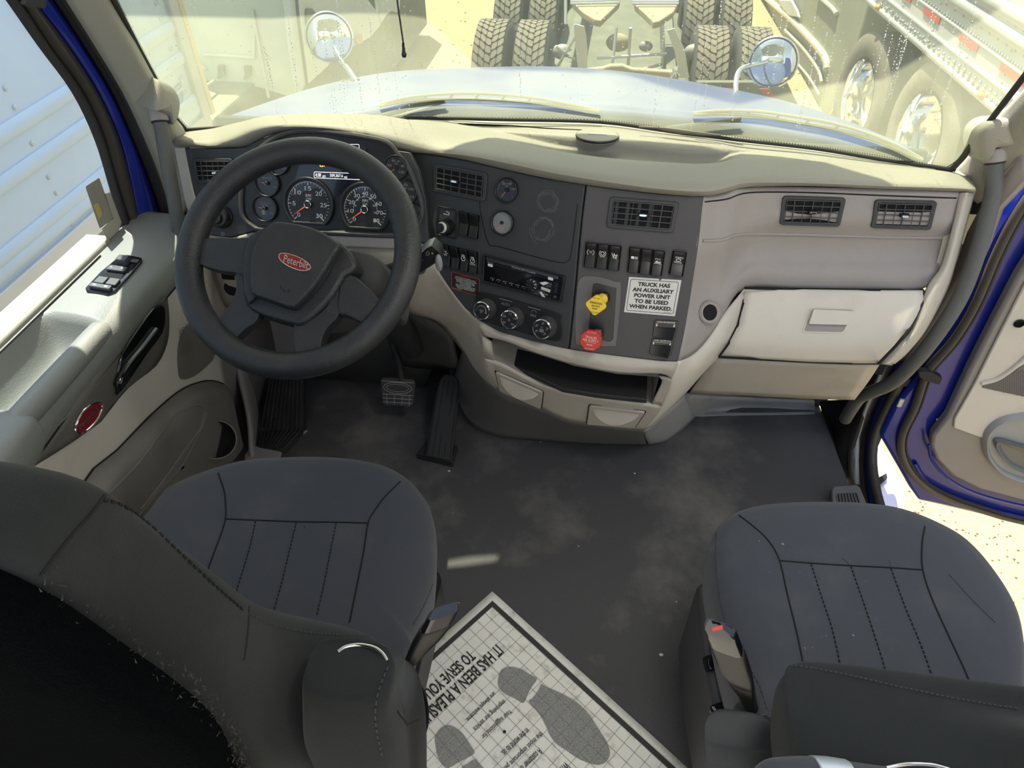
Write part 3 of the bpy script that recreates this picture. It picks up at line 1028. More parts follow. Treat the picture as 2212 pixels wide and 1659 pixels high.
# grubby glue residue where something was stuck
gl_ = mat('dried_glue', (.11, .12, .115), .35, bump=(200, .6))
t = MB()
rnd = random.Random(5)
qg = QP(plA, (1145, 400), (1225, 415), (1215, 545), (1130, 530), h=.0005)
for i in range(46):
    cx, cy, ra = (.52, .22, .3) if i < 22 else (.45, .68, .34)
    a0 = rnd.uniform(0, 360)
    rr_ = ra * rnd.uniform(.55, 1)
    pts = circle(cx, cy, rr_, rr_ * (.62 if i < 22 else .75), a0, a0 + rnd.uniform(30, 110), 7)
    pts = [(x + rnd.uniform(-.015, .015), y + rnd.uniform(-.012, .012)) for x, y in pts]
    mline(t, qg, pts, .0009, .0002)
t.build('glue_residue', gl_, dash, label='dried glue outline left on the dark panel')

MB().abox((.27, 1.47, .32), (.735, 1.62, .79)).build('dash_light_block', VOID, dash, smooth=False)  # hidden blocks added behind the fascia, stop daylight leaking through gaps
MB().abox((-.98, 1.52, .45), (.27, 1.62, .80)).build('dash_light_block', VOID, dash, smooth=False)
MB().abox((-1.13, 1.55, .74), (.86, 1.70, .78)).build('tray_light_block', VOID, dash, smooth=False)  # hidden plate added under the pad, keeps sun out of the footwell
# ================================================================ RADIO
rq = QP(plA, (1049, 551), (1221, 598), (1213, 651), (1047, 607), h=.001)
radio = thing('radio', 'black car radio with a round dial and row of preset buttons', 'radio', tuple(rq(.5, 1)))
mprism(rq, rr(0, 0, 1, 1, .015, .05), 0, .006).build('faceplate', BLACKG, radio, bevel=.0012)
mring(rq, rr(-.012, -.04, 1.012, 1.04, .02, .06), rr(.004, .02, .985, .97, .015, .05), 0, .009).build('trim_ring', BLACKP, radio, bevel=.001)
mprism(rq, rr(.03, .03, .93, .16, .01, .04), .006, .008).build('chrome_strip', mat('dark_chrome', (.2, .2, .24), .25, .9), radio, bevel=.0005)
mprism(rq, rr(.12, .2, .80, .26, .004, .02), .006, .0066).build('disc_slot', VOID, radio)
for pts_, nm in ((rr(.055, .26, .115, .36, .008, .02), 'phone_button'), (rr(.815, .14, .875, .25, .008, .02), 'eject_button'), ([(.715, .46), (.79, .36), (.835, .38), (.77, .53)], 'mode_button'),
                 ([(.745, .60), (.86, .63), (.855, .74), (.75, .70)], 'menu_button'), ([(.73, .82), (.755, .80), (.81, .98), (.77, .97)], 'band_button')):
    mprism(rq, pts_, .006, .009).build(nm, STICK, radio, bevel=.0004)
t = MB()
text(t, 'CONCERTCLASS', rq, .36, .11, .66, .18, .0085)
text(t, 'Bluetooth', rq, .05, .17, .12, .23, .0085)
for i in range(6):
    x = .095 + i * .083
    mline(t, rq, [(x, .83), (x, .78), (x + .05, .78)], .0008, .0066)
    text(t, str(i + 1), rq, x + .02, .82, x + .035, .87, .0066)
text(t, 'MENU', rq, .765, .64, .845, .70, .0095)
mline(t, rq, [(.84, .44), (.855, .38), (.87, .44)], .0008, .0066)
text(t, 'TUNE', rq, .80, .48, .86, .53, .0066)
text(t, 'SEEK', rq, .78, .84, .84, .89, .0066)
mline(t, rq, circle(.925, .86, .012, .04), .0008, .0066)
t.build('radio_lettering', GREYI, radio)
c = rq(.63, .62, .006)
r = rq.ht() * .24
k = MB().lathe([(r, 0), (r * .95, .008), (r * .62, .012), (r * .58, .015), (0, .015)], c, rq.n, 26).build('volume_knob', BLACKP, radio)
t = MB()
a_, b_, _ = frame_of(rq.n)
for i in range(9):
    a = 2 * pi * i / 9
    d = a_ * cos(a) + b_ * sin(a)
    t.tube([c + d * r * .66 + rq.n * .0122, c + d * r * .92 + rq.n * .0085], .0008, 6)
t.build('knob_ribs', SATIN, k)
mprism(rq, rr(.905, .3, .935, .72, .01, .03), .006, .008).build('usb_flap', BLACKP, radio)

# ================================================================ climate knobs
cp = [(1030, 640), (1050, 632), (1200, 674), (1212, 690), (1214, 730), (1196, 736), (1150, 724), (1050, 695), (1032, 682)]
cb = MB().prism(cr([P(u, v, pl=plA, h=.0) for u, v in cp], 3, True), plA[1] * .003).build('climate_plate', BLACKP, dash, bevel=.001, face_cam=True)
t = MB()
qa = QP(plA, (1080, 643), (1110, 651), (1110, 672), (1080, 664), h=.0035)
text(t, 'AUTO', qa, .15, .35, .75, .62, 0)
mline(t, qa, [(0, .05), (.9, .05)], .0012, 0)
t.build('auto_lettering', GREYI, cb)
t = MB()
qa = QP(plA, (1142, 661), (1172, 669), (1170, 692), (1140, 684), h=.0035)
text(t, 'MAX', qa, .22, .62, .65, .85, 0)
mline(t, qa, [(0, .05), (.9, .05)], .0012, 0)
mline(t, qa, circle(.45, .38, .16, .14, 160, 380), .001, 0)
t.build('max_lettering', GREYI, cb)
for i, (u, v) in enumerate(((1053, 666), (1112, 685), (1181, 705))):
    n = plA[1]
    c = P(u, v, pl=plA, h=.034)
    r = px(19.5 if i == 0 else (20 if i == 1 else 21.5), c)
    o = c - n * .034
    kb = MB().lathe([(r * 1.18, .0), (r * 1.16, .012), (r * 1.0, .022), (r * .95, .031), (0, .031)], o, n, 36).build('climate_knob', PANELW, dash, label=('climate knob with a fan arc, leftmost of three', 'middle climate knob with temperature numbers', 'climate knob with airflow marks, rightmost of three')[i])
    MB().lathe([(r * .96, .030), (r * 1.03, .032), (r * 1.02, .0345), (r * .93, .036), (r * .88, .034), (r * .88, .031)], o, n, 40).build('chrome_ring', CHROME, kb, label='chrome ring')
    MB().lathe([(r * .9, .031), (r * .88, .0335), (0, .0338)], o, n, 36).build('knob_face', BLACKP, kb)
    e = (P(u + 10, v + 2.7, pl=plA) - P(u, v, pl=plA)).normalized()
    e = (e - n * e.dot(n)).normalized()
    d = e.cross(n)
    d = -d if d.z > 0 else d
    q = Q([o + n * .034 - e * r - d * r, o + n * .034 + e * r - d * r, o + n * .034 + e * r + d * r, o + n * .034 - e * r + d * r], n)
    t = MB()
    if i == 0:
        for w_, a in zip(range(16), range(16)):
            a0 = radians(180 + w_ * 12)
            a1 = radians(180 + w_ * 12 + 12)
            mline(t, q, [(.5 + .28 * cos(a0), .5 + .28 * sin(a0)), (.5 + .28 * cos(a1), .5 + .28 * sin(a1))], .0006 + .00018 * w_, .0004)
        for a in (90, 210, 330):
            mline(t, q, circle(.5 + .06 * cos(radians(a)), .52 + .06 * sin(radians(a)), .05, .05), .001, .0004)
        mline(t, q, [(.16, .52), (.2, .52)], .001, .0004)
        mprism(q, circle(.8, .58, .04, .04, 0, 330, 8), .0, .0005, t)
    elif i == 1:
        for s, a in (('60', 220), ('66', 155), ('72', 90), ('78', 25), ('84', -40)):
            x, y = .5 + .32 * cos(radians(a)), .5 - .32 * sin(radians(a))
            text(t, s, q, x - .08, y - .055, x + .08, y + .055, .0004)
        mline(t, q, circle(.5, .52, .06, .06, n=6), .001, .0004)
        for a in range(-30, 230, 22):
            x, y = .5 + .4 * cos(radians(a)), .5 - .4 * sin(radians(a))
            mprism(q, circle(x, y, .012, .012, 0, 300, 6), 0, .0004, t)
    else:
        for a in (215, 160, 85, 15, -45):
            x, y = .5 + .3 * cos(radians(a)), .5 - .3 * sin(radians(a))
            mline(t, q, [(x - .07, y + .05), (x, y + .03), (x + .02, y - .06), (x + .07, y - .02)], .001, .0004)
            mline(t, q, circle(x - .03, y - .05, .02, .02), .0008, .0004)
        text(t, 'AC', q, .43, .38, .57, .46, .0004)
        for y in (.52, .58, .64):
            mline(t, q, [(.40, y), (.62, y)], .0012, .0004)
    t.build('knob_print', GREYI, kb)

# ================================================================ NOTICE sticker (left of radio)
nq = QP(plA, (975, 586), (1037, 603), (1036, 640), (976, 624), h=.0004)
st = thing('notice_sticker', 'black warning sticker with red border below the four dark rocker switches', 'sticker', tuple(nq(.5, 1)))
mprism(nq, rr(0, 0, 1, 1, .06, .1), 0, .0004).build('backing', BLACKI, st)
mring(nq, rr(0, 0, 1, 1, .06, .1), rr(.02, .03, .98, .97, .05, .09), 0, .0007).build('border', REDI, st)
t = MB()
text(t, 'NOTICE', nq, .37, .07, .66, .14, .0006)
t.build('heading', REDI, st)
t = MB()
ln = ['THIS TRUCK IS EQUIPPED WITH', 'THE CUMMINS ENGINE PROTECTION', 'SHUTDOWN. THE ENGINE WILL', 'SHUTDOWN 30 SECONDS AFTER', 'THE STOP ENGINE', 'LIGHT BEGINS FLASHING. THE', 'ENGINE CAN BE RESTARTED BY', 'CYCLING THE KEY SWITCH.']
for i, s in enumerate(ln):
    w_ = .38 * len(s) / 29
    text(t, s, nq, .5 - w_, .19 + i * .086, .5 + w_, .25 + i * .086, .0006)
text(t, 'PETERBILT MOTORS CO.', nq, .04, .9, .36, .93, .0006)
t.build('notice_text', WHITEI, st)

# ================================================================ white AUX power sticker
aq = QP(plB, (1359, 598), (1472, 605), (1458, 683), (1348, 674), h=.0004)
ax = thing('power_unit_sticker', 'white rectangular sticker with bold black capitals under the rocker switches', 'sticker', tuple(aq(.5, 1)))
mprism(aq, [(0, 0), (.57, 0), (.6, .07), (.63, 0), (1, 0), (1, 1), (0, 1)], 0, .0005).build('backing', STICK, ax)
t = MB()
mline(t, aq, rr(.04, .06, .955, .94, .04, .05), .0011, .0008, True)
for i, (s, w_) in enumerate((('TRUCK HAS', .62), ('AN AUXILIARY', .80), ('POWER UNIT', .70), ('TO BE USED', .66), ('WHEN PARKED.', .84))):
    text(t, s, aq, .5 - w_ / 2, .12 + i * .158, .5 + w_ / 2, .235 + i * .158, .0008, .045)
text(t, '98-APU', aq, .78, .9, .9, .925, .0008)
t.build('sticker_text', BLACKI, ax)

# ================================================================ brake knobs
bq = [(1254, 600), (1290, 597), (1330, 608), (1342, 620), (1332, 735), (1322, 748), (1260, 745), (1243, 735), (1245, 640)]
MB().prism(cr([P(u, v, pl=plB, h=.0) for u, v in bq], 3, True), plB[1] * .0018).build('brake_surround', mat('grey_satin_panel', (.10, .095, .1), .42), dash, face_cam=True, bevel=.0015)
MB().prism([P(u, v, pl=plB, h=.0) for u, v in ((1281, 613), (1288, 611), (1332, 622), (1325, 730), (1318, 738), (1270, 728))], plB[1] * .0026).build('brake_recess', BLACKP, dash, face_cam=True, bevel=.002)


def pknob(base, cap, shape, m, name, label, txt, tm, ang):
    n = plB[1]
    o = P(*base, pl=plB, h=.002)
    c = P(*cap, pl=plB, h=.048)
    ax_ = (c - o).normalized()
    t_ = thing(name, label, 'brake knob', tuple(o))
    MB().lathe([(.0125, 0), (.0125, .004), (.010, .006), (.010, .02)], o, ax_, 24).build('boot', BLACKP, t_)
    st_ = MB()
    L = (c - o).length
    pr_ = []
    for i in range(13):
        pr_.append((.0105 if i % 2 else .0122, L * .22 + i * L * .04))
    st_.lathe([(.0, L * .2), (.0105, L * .22)] + pr_ + [(.013, L * .8), (.012, L * .95), (0, L * .97)], o, ax_, 20)
    st_.build('stem', m, t_)
    e = V((1, 0, -.0))
    e = (e - n * e.dot(n)).normalized()
    e = (Matrix.Rotation(radians(-4), 3, n) @ e)
    d = e.cross(n)
    d = -d if d.z > 0 else d
    R = .0255
    q = Q([c - e * R - d * R, c + e * R - d * R, c + e * R + d * R, c - e * R + d * R], n)
    N = shape
    vs = [(.5 + .5 * cos(radians(ang + 360 * k / N)), .5 + .5 * sin(radians(ang + 360 * k / N))) for k in range(N)]
    out = []
    for k in range(N):
        a, b2_, c2_ = V((*vs[k - 1], 0)), V((*vs[k], 0)), V((*vs[(k + 1) % N], 0))
        f1 = .22 if N == 4 else .12
        p, s = b2_.lerp(a, f1), b2_.lerp(c2_, f1)
        for j in range(5):
            w_ = j / 4
            z = p.lerp(b2_, w_).lerp(b2_.lerp(s, w_), w_)
            out.append((z.x, z.y))
    mprism(q, out, -.004, .0045, inset=.03).build('cap', m, t_, bevel=.0012)
    k = MB()
    for s, x, y, hw, hh, bd in txt:
        text(k, s, q, x - hw, y - hh, x + hw, y + hh, .0049, bd)
    k.build('knob_lettering', tm, t_)


pknob((1306, 641), (1292, 650), 4, YEL, 'parking_brake_knob', 'yellow diamond pull knob lettered PARKING BRAKE', [('PARKING', .5, .40, .26, .05, .02), ('BRAKE', .5, .53, .17, .04, .01), ('Bendix', .49, .64, .11, .035, .02), ('PULL TO APPLY', .5, .2, .15, .025, 0), ('PUSH TO RELEASE', .5, .8, .15, .025, 0)], BLACKI, 90)
pknob((1292, 719), (1281, 724), 8, REDP, 'trailer_air_supply_knob', 'red octagonal pull knob lettered TRAILER AIR SUPPLY', [('TRAILER', .5, .36, .26, .05, .015), ('AIR SUPPLY', .5, .49, .34, .05, .015), ('NOT FOR PARKING', .5, .58, .24, .022, 0), ('Bendix', .49, .68, .13, .035, .02), ('PULL TO EXHAUST', .5, .15, .2, .025, 0), ('PUSH TO SUPPLY', .5, .86, .2, .025, 0)], mat('pale_print', (.75, .5, .45), .6), 22.5)
# guarded lock switches at lower right
for c4, s4, w1, w2, lb in (([(1414, 690), (1466, 693), (1459, 730), (1409, 727)], [(1420, 706), (1460, 709), (1452, 733), (1417, 729)], 'KING PIN RELEASE', None, 'guarded switch lettered KING PIN RELEASE'),
                           ([(1408, 730), (1457, 733), (1450, 768), (1402, 764)], [(1413, 744), (1450, 747), (1443, 771), (1410, 766)], 'INTER - AXLE DIFF LOCK', 'DO NOT ENGAGE WHILE WHEELS SPINNING', 'guarded switch lettered INTER - AXLE DIFF LOCK')):
    q = QP(plB, *c4, h=.0005)
    o = mprism(q, rr(0, 0, 1, 1, .08, .1), 0, .003).build('guarded_switch', BLACKP, dash, bevel=.001, label=lb)
    t = MB()
    text(t, w1, q, .14, .07, .86, .15, .0033, .01)
    if w2:
        text(t, w2, q, .2, .2, .8, .25, .0033)
    for x in (.12, .85):
        mprism(q, rr(x - .03, .26, x + .03, .36, .01), .003, .0034, t)
        mline(t, q, circle(x, .26, .022, .07, 180, 360), .0008, .0034)
    t.build('switch_lettering', WHITEI, o)
    q2 = QP(plB, *s4, h=.003)
    rows = [[q2(x, y, h) for y, h in ((0, 0), (0, hh), (1, hh), (1, 0))] for x, hh in ((0, .002), (.3, .003), (.75, .008), (1, .012), (1.0, 0))]
    MB().grid(rows).build('toggle', BLACKP, o, bevel=.0006)

# ================================================================ dash speaker/sensor puck on top of the pad
pc_ = drape(bv_pad, [(1290, 297)], 0)[0]
pax = V((0, .12, 1)).normalized()
pk_ = MB().lathe([(.049, -.004), (.049, .003), (.047, .0045), (.042, .005), (0, .005)], pc_ + pax * .003, pax, 40).build('dash_sensor_cap', CREAM, dash, label='round cream cap with dark rim on the dash top')
MB().lathe([(.049, -.003), (.0505, .0005), (.0495, .0032)], pc_ + pax * .003, pax, 40).build('cap_rim', BLACKP, pk_)
t = MB()
for i in range(10):
    for j in range(3):
        t.box(pc_ + pax * .0085 + V((-.020 + i * .0045, -.004 + j * .005, .001 - j * .0015)), (.0015, 0, 0), (0, .0015, -.0004), pax * .0007)
t.build('cap_texture', WHITEI, pk_)
# dark line painted where the wiper's shadow falls on the pad
dz = [P(u, v, z=.853) for u, v in ((990, 262), (1100, 266), (1200, 271), (1300, 279), (1420, 290), (1560, 306), (1700, 326), (1850, 349))]
MB().tube(drape(bv_pad, [(990, 268), (1100, 272), (1180, 278), (1296, 284)], .0), .0025, 6, .6).build('wiper_shadow_line', VOID, dash)
cab_ = MB().tube([P(u, v, z=.868) for u, v in ((1380, 274), (1420, 276), (1435, 278), (1470, 283), (1520, 289), (1556, 292))], [.002, .002, .005, .006, .004, .002], 8).build('cable_plug', mat('grey_cable', (.12, .115, .09), .6), None)
tag(cab_, 'short grey cable lying on the dash along the windshield base', 'cable')

# ================================================================ STEERING WHEEL
wc = V((-.5453, 1.0293, .856))
wt = .924
wn = V((0, -cos(wt), sin(wt)))
plW = (wc, wn)
sw = thing('steering_wheel', 'black textured four spoke steering wheel with red oval emblem', 'steering wheel', tuple(wc))
e1 = V((1, 0, 0))
e2 = wn.cross(e1)
R_, r_ = .2035, .0245
ring = [wc + (e1 * cos(a) + e2 * sin(a)) * R_ for a in [2 * pi * k / 96 for k in range(96)]]
rows = []
for k in range(96):
    a = 2 * pi * k / 96
    d = e1 * cos(a) + e2 * sin(a)
    rows.append([wc + d * (R_ + r_ * cos(t_)) + wn * r_ * sin(t_) for t_ in [2 * pi * j / 16 for j in range(16)]])
rows.append(rows[0])
MB().grid(rows, True).build('rim', WHEELM, sw)


def W_(u, v, h=0):
    return P(u, v, pl=plW, h=h)


def zz(pts, ox=370, oy=480, s=3.95):
    return [(ox + x / s, oy + y / s) for x, y in pts]


def slab(name, pts, h0, h1, m, parent=sw, bevel=.004, label=None, smooth_n=3, inset=.0):
    pp = cr([V((u, v, 0)) for u, v in pts], smooth_n, True) if smooth_n else [V((u, v, 0)) for u, v in pts]
    cx = sum(p.x for p in pp) / len(pp)
    cy = sum(p.y for p in pp) / len(pp)
    a = [W_(p.x, p.y, h0) for p in pp]
    b_ = [W_(cx + (p.x - cx) * (1 - inset), cy + (p.y - cy) * (1 - inset), h1) for p in pp]
    return MB().prism(a, [q_ - p_ for p_, q_ in zip(a, b_)]).build(name, m, parent, bevel=bevel, seg=3, label=label)


# spokes
slab('spoke', zz([(180, 170), (250, 150), (400, 140), (560, 145), (700, 150), (720, 300), (700, 480), (560, 440), (480, 430), (380, 410), (260, 370), (190, 290)]), -.02, .006, WHEELM, bevel=.006, label='upper left spoke')
slab('spoke', zz([(560, 330), (640, 300), (700, 600), (760, 760), (720, 860), (660, 900), (590, 960), (520, 1020), (440, 980), (340, 880), (400, 850), (470, 760), (540, 640), (560, 560)]), -.02, .004, WHEELM, bevel=.006, label='lower left spoke')
slab('spoke', zz([(1480, 480), (1530, 450), (1590, 480), (1700, 580), (1800, 690), (1870, 730), (1840, 820), (1780, 860), (1700, 890), (1620, 860), (1500, 800), (1440, 790), (1420, 700), (1440, 560)]), -.02, .006, WHEELM, bevel=.006, label='right spoke')
slab('spoke', zz([(1060, 860), (1180, 840), (1300, 760), (1400, 620), (1450, 540), (1440, 780), (1340, 900), (1290, 1000), (1280, 1100), (1290, 1180), (1220, 1200), (1100, 1190), (1040, 1190), (1070, 1150), (1060, 1040)]), -.022, .004, WHEELM, bevel=.006, label='bottom spoke')
# hub base and horn pad
slab('hub', zz([(700, 150), (900, 55), (1100, 70), (1300, 110), (1480, 200), (1580, 330), (1590, 420), (1500, 470), (1400, 640), (1250, 800), (1120, 890), (1060, 880), (900, 840), (700, 760), (640, 640), (640, 400), (660, 240)]), -.035, .012, WHEELM, bevel=.008, smooth_n=2)
o1 = zz([(700, 150), (800, 90), (920, 50), (1050, 52), (1180, 75), (1300, 110), (1400, 160), (1490, 250), (1440, 330), (1370, 470), (1290, 590), (1200, 690), (1100, 775), (1040, 770), (900, 720), (760, 665), (700, 730), (660, 640), (645, 400), (660, 260)])
slab('pad_base', o1, .008, .022, WHEELM, bevel=.004, smooth_n=0, inset=.02)
o2 = zz([(830, 130), (930, 52), (1050, 56), (1180, 80), (1300, 120), (1400, 175), (1485, 255), (1430, 340), (1370, 450), (1290, 575), (1200, 680), (1105, 768), (1040, 762), (900, 712), (755, 655), (735, 560), (730, 400), (760, 260)])
cc = V((sum(p[0] for p in o2) / len(o2), sum(p[1] for p in o2) / len(o2), 0))
rows = []
o2s = cr([V((*p, 0)) for p in o2], 3, True)
for k_, h in ((1.0, .010), (1.0, .026), (.975, .031), (.93, .033), (.88, .0325), (.6, .034), (.3, .035), (.02, .035)):
    rows.append([W_(cc.x + (p.x - cc.x) * k_, cc.y + (p.y - cc.y) * k_, h) for p in o2s])
hp = MB().grid(rows, True)
hpo = hp.build('horn_pad', WHEELM, sw, label='grained horn pad')
bvh_h = hp.bvh()
eq = Q(drape(bvh_h, [(608, 543), (664, 561), (669, 590), (610, 571)], .0005))
ec = [(603, 553), (607, 548), (618, 548), (635, 552), (655, 561), (669, 573), (670, 580), (663, 584), (648, 584), (628, 577), (613, 568), (605, 560)]
ep = cr([V((u, v, 0)) for u, v in ec], 4, True)
ring3 = drape(bvh_h, [(p.x, p.y) for p in ep], .0015)
hn = (W_(600, 500, .01) - W_(600, 500, 0)).normalized()
em = MB().prism(ring3, hn * .0012).build('emblem', EMB, hpo, label='red oval emblem lettered Peterbilt')
MB().tube(ring3 + ring3[:1], .0014, 6).build('emblem_rim', CHROME, em)
t = MB()
tq = Q([drape(bvh_h, [p], .0045)[0] for p in ((612, 549), (665, 566), (665, 582), (612, 566))])
vs, fs = tmesh('Peterbilt', .012)
t.add([tq(x + (1 - y) * .06, y, .0005) for x, y in vs], fs)
t.build('emblem_lettering', SATIN, em)
t = MB()
qs = Q(drape(bvh_h, [(603, 615), (628, 617), (628, 634), (603, 632)], .0006))
for pts in ([(.1, .1), (.12, .6)], [(.3, .4), (.4, .8), (.6, .85)], [(.7, .7), (.85, .75), (.9, .5)]):
    mline(t, qs, pts, .0012, 0)
t.build('horn_mark', VOID, hpo)

# ---------------------------------------------------------------- column with shroud and stalk
colm = thing('steering_column', 'grey steering column shroud with a wiper stalk on its right', 'steering column', (-.5, 1.3, .4))
ca = wc - wn * .07
cb_ = wc - wn * .33 + V((.02, .1, -.05))
shr = MB()
ps = cr([V((u, v, 0)) for u, v in zz([(1380, 150), (1550, 170), (1700, 230), (1800, 330), (1840, 420), (1830, 560), (1790, 640), (1700, 620), (1600, 600), (1300, 700), (800, 700), (760, 300), (1000, 150)])], 3, True)
rows = [[W_(p.x, p.y, h) for p in ps] for h in (-.035,)]
mid = V((650, 560, 0))
rows = [[W_(mid.x + (p.x - mid.x) * k_, mid.y + (p.y - mid.y) * k_, h) for p in ps] for h, k_ in ((-.036, .9), (-.038, .96), (-.048, 1.0), (-.10, 1.04), (-.16, 1.02), (-.2, .95))]
s_ = MB().grid(rows, True)
s_.f.append(tuple(range(len(ps))))
s_.build('shroud', mat('shroud_grey', (.06, .062, .065), .42, bump=(600, .2)), colm, face_cam=True)
MB().tube([ca, cb_, cb_ + V((.03, .12, -.25))], [.05, .045, .03], 18).build('column_tube', RUBBER, colm)
# stalk
s0 = P(822, 590, y=1.14)
s1 = P(868, 581, y=1.10)
s2 = P(905, 570, y=1.09)
s3 = P(948, 545, y=1.075)
stk = MB().tube([P(790, 596, y=1.16), s0, s1, s2], [.010, .0135, .0165, .020], 18).build('stalk', BLACKP, colm, label='black multifunction stalk')
q = Q([P(u, v, y=1.07) for u, v in ((905, 545), (933, 528), (955, 560), (905, 592))])
mprism(q, [(0, .1), (.62, 0), (1, .0), (1.1, .55), (1.0, 1.0), (.5, 1.02), (0, 1.0)], -.028, 0).build('stalk_head', BLACKP, stk, bevel=.003)
mprism(q, [(0, .02), (.62, -.08), (1.0, -.02), (1.0, .06), (.62, .02), (0, .14)], -.024, .002).build('stalk_edge', mat('grey_gloss', (.2, .21, .22), .25), stk, bevel=.001)
t = MB()
mline(t, q, circle(.55, .3, .09, .09), .0012, .0006)
mline(t, q, circle(.15, .42, .08, .06, 0, 180), .001, .0006)
mprism(q, [(.72, .42), (.8, .36), (.8, .5)], .0003, .0006, t)
t.build('stalk_marks', GREYI, stk)
MB().ell(P(948, 568, y=1.06), (V((1, 0, 0)), V((0, 1, 0)), V((0, 0, 1))), (.007, .006, .018), 14, 10).build('stalk_slider', mat('grey_gloss', (.2, .21, .22), .25), stk)
t = MB()
q2 = Q([P(u, v, y=1.073) for u, v in ((858, 573), (872, 571), (872, 590), (858, 592))])
text(t, 'MAX', q2, 0, .55, .7, .8, 0)
mline(t, q2, circle(.4, .25, .3, .15), .001, 0)
t.build('stalk_marks', GREYI, stk)
# knee bolster beside the column
kb_ = [[P(438, 488, y=1.39), P(480, 512, y=1.385), P(600, 515, y=1.38), P(760, 520, y=1.38), P(870, 545, y=1.38), P(905, 560, y=1.378)], [P(440, 560, y=1.43), P(490, 590, y=1.40), P(600, 600, y=1.40), P(760, 605, y=1.40), P(850, 620, y=1.40), P(925, 612, y=1.383)],
       [P(450, 640, y=1.46), P(500, 665, y=1.43), P(600, 660, y=1.42), P(740, 665, y=1.42), P(866, 674, y=1.412), P(932, 690, y=1.412)]]
kbo, bv_kb = sheet('knee_bolster', kb_, BEIGE, dash, 4, 4, solid=.01, label='beige panel under the instrument panel')
lq = Q(drape(bv_kb, [(478, 588), (506, 592), (508, 604), (481, 602)], .001))
mprism(lq, rr(0, 0, 1, 1, .1), 0, .002).build('vent_hole', VOID, kbo)
MB().lathe([(.02, 0), (.02, .002), (0, .002)], drape(bv_kb, [(500, 623)], .002)[0], (0, -1, .2), 20).build('round_hole', VOID, kbo)
# ================================================================ PEDALS
ped = thing('brake_pedal', 'worn square brake pedal hanging left of the long accelerator', 'pedal', tuple(P(858, 878, y=1.44)))
bq_ = Q([P(u, v, y=y) for (u, v), y in zip(((821, 815), (897, 820), (893, 880), (825, 876)), (1.46, 1.46, 1.42, 1.42))])
mprism(bq_, rr(0, 0, 1, 1, .12, .15), -.012, 0).build('pedal_pad', mat('worn_pedal', (.035, .035, .036), .5, dirt=((.1, .1, .1), 25, .5, .75, .5)), ped, bevel=.003)
t = MB()
for y in (.12, .58, .72, .86):
    mline(t, bq_, [(.05, y), (.95, y)], .002, .0006)
for x in (.17, .4, .64, .86):
    mline(t, bq_, [(x, .58), (x, .95)], .0016, .0006)
mline(t, bq_, circle(.5, .34, .42, .2), .0018, .0006)
mline(t, bq_, circle(.5, .34, .33, .13), .0014, .0006)
t.build('pad_ribs', GREYP, ped)
MB().tube(cr([P(868, 822, y=1.462), P(862, 780, y=1.50), P(850, 745, y=1.53), P(850, 690, y=1.56)], 5), .010, 10).build('pedal_arm', RUBBER, ped)
gp = thing('accelerator_pedal', 'long black ribbed accelerator pedal hinged on the floor', 'pedal', tuple(P(945, 1005, z=0)))
gt = [P(950, 806, y=1.50), P(990, 815, y=1.50)]
g0, g1 = P(918, 985, z=.03), P(975, 995, z=.03)
gq = Q([P(948, 806, y=1.50), P(996, 812, y=1.50), g1, g0])
mprism(gq, [(.12, 0.06), (.3, 0.0), (.7, 0.0), (.92, .06), (1.0, .25), (1.0, 1), (0, 1), (.02, .25)], -.014, 0).build('treadle', RUBBER, gp, bevel=.003)
t = MB()
for x in (.08, .28, .5, .72, .93):
    mline(t, gq, [(x, .08 if 0.1 < x < .9 else .2), (x, .97)], .0022, .0008)
t.build('treadle_grooves', VOID, gp)
MB().prism([P(u, v, z=.0) for u, v in ((902, 992), (923, 964), (990, 973), (978, 1010))], (0, 0, .025)).build('hinge_base', RUBBER, gp, bevel=.003)
MB().tube([gq(.5, .35, -.02), gq(.5, .1, -.09), V((gq(.5, .1).x, 1.66, .35))], .012, 8).build('pedal_rod', RUBBER, gp)
# dead pedal
dq_ = Q([P(u, v, y=y) for (u, v), y in zip(((580, 818), (655, 818), (655, 930), (560, 928)), (1.50, 1.50, 1.36, 1.36))])
fr_ = thing('foot_rest', 'black ribbed foot rest at the far left of the footwell', 'foot rest', tuple(P(590, 975, z=0)))
d2 = Q([dq_.c[3], dq_.c[2], P(608, 975, z=.02), P(557, 965, z=.02)])
mprism(dq_, rr(0, -.02, 1, 1.0, .02), -.02, 0).build('upper_pad', RUBBER, fr_, bevel=.002)
mprism(d2, [(0, 0), (1, 0), (1.0, .8), (.8, 1), (0, 1)], -.02, 0).build('lower_pad', RUBBER, fr_, bevel=.002)
t = MB()
for i in range(10):
    x = .05 + i * .1
    a = dq_(x, .0, .0012)
    b_ = dq_(x, 1, .0012)
    c_ = d2(x, .96 if x < .8 else .8, .0012)
    t.tube([a, b_, c_], .0028, 6)
t.build('pad_ribs', mat('worn_rubber', (.03, .03, .03), .6, dirt=((.12, .115, .11), 20, .5, .8, .6)), fr_)
MB().prism([P(u, v, z=.01) for u, v in ((530, 985), (545, 965), (610, 980), (600, 1010), (530, 1005))], (0, 0, .008)).build('base_plate', GREYP, fr_, bevel=.002)

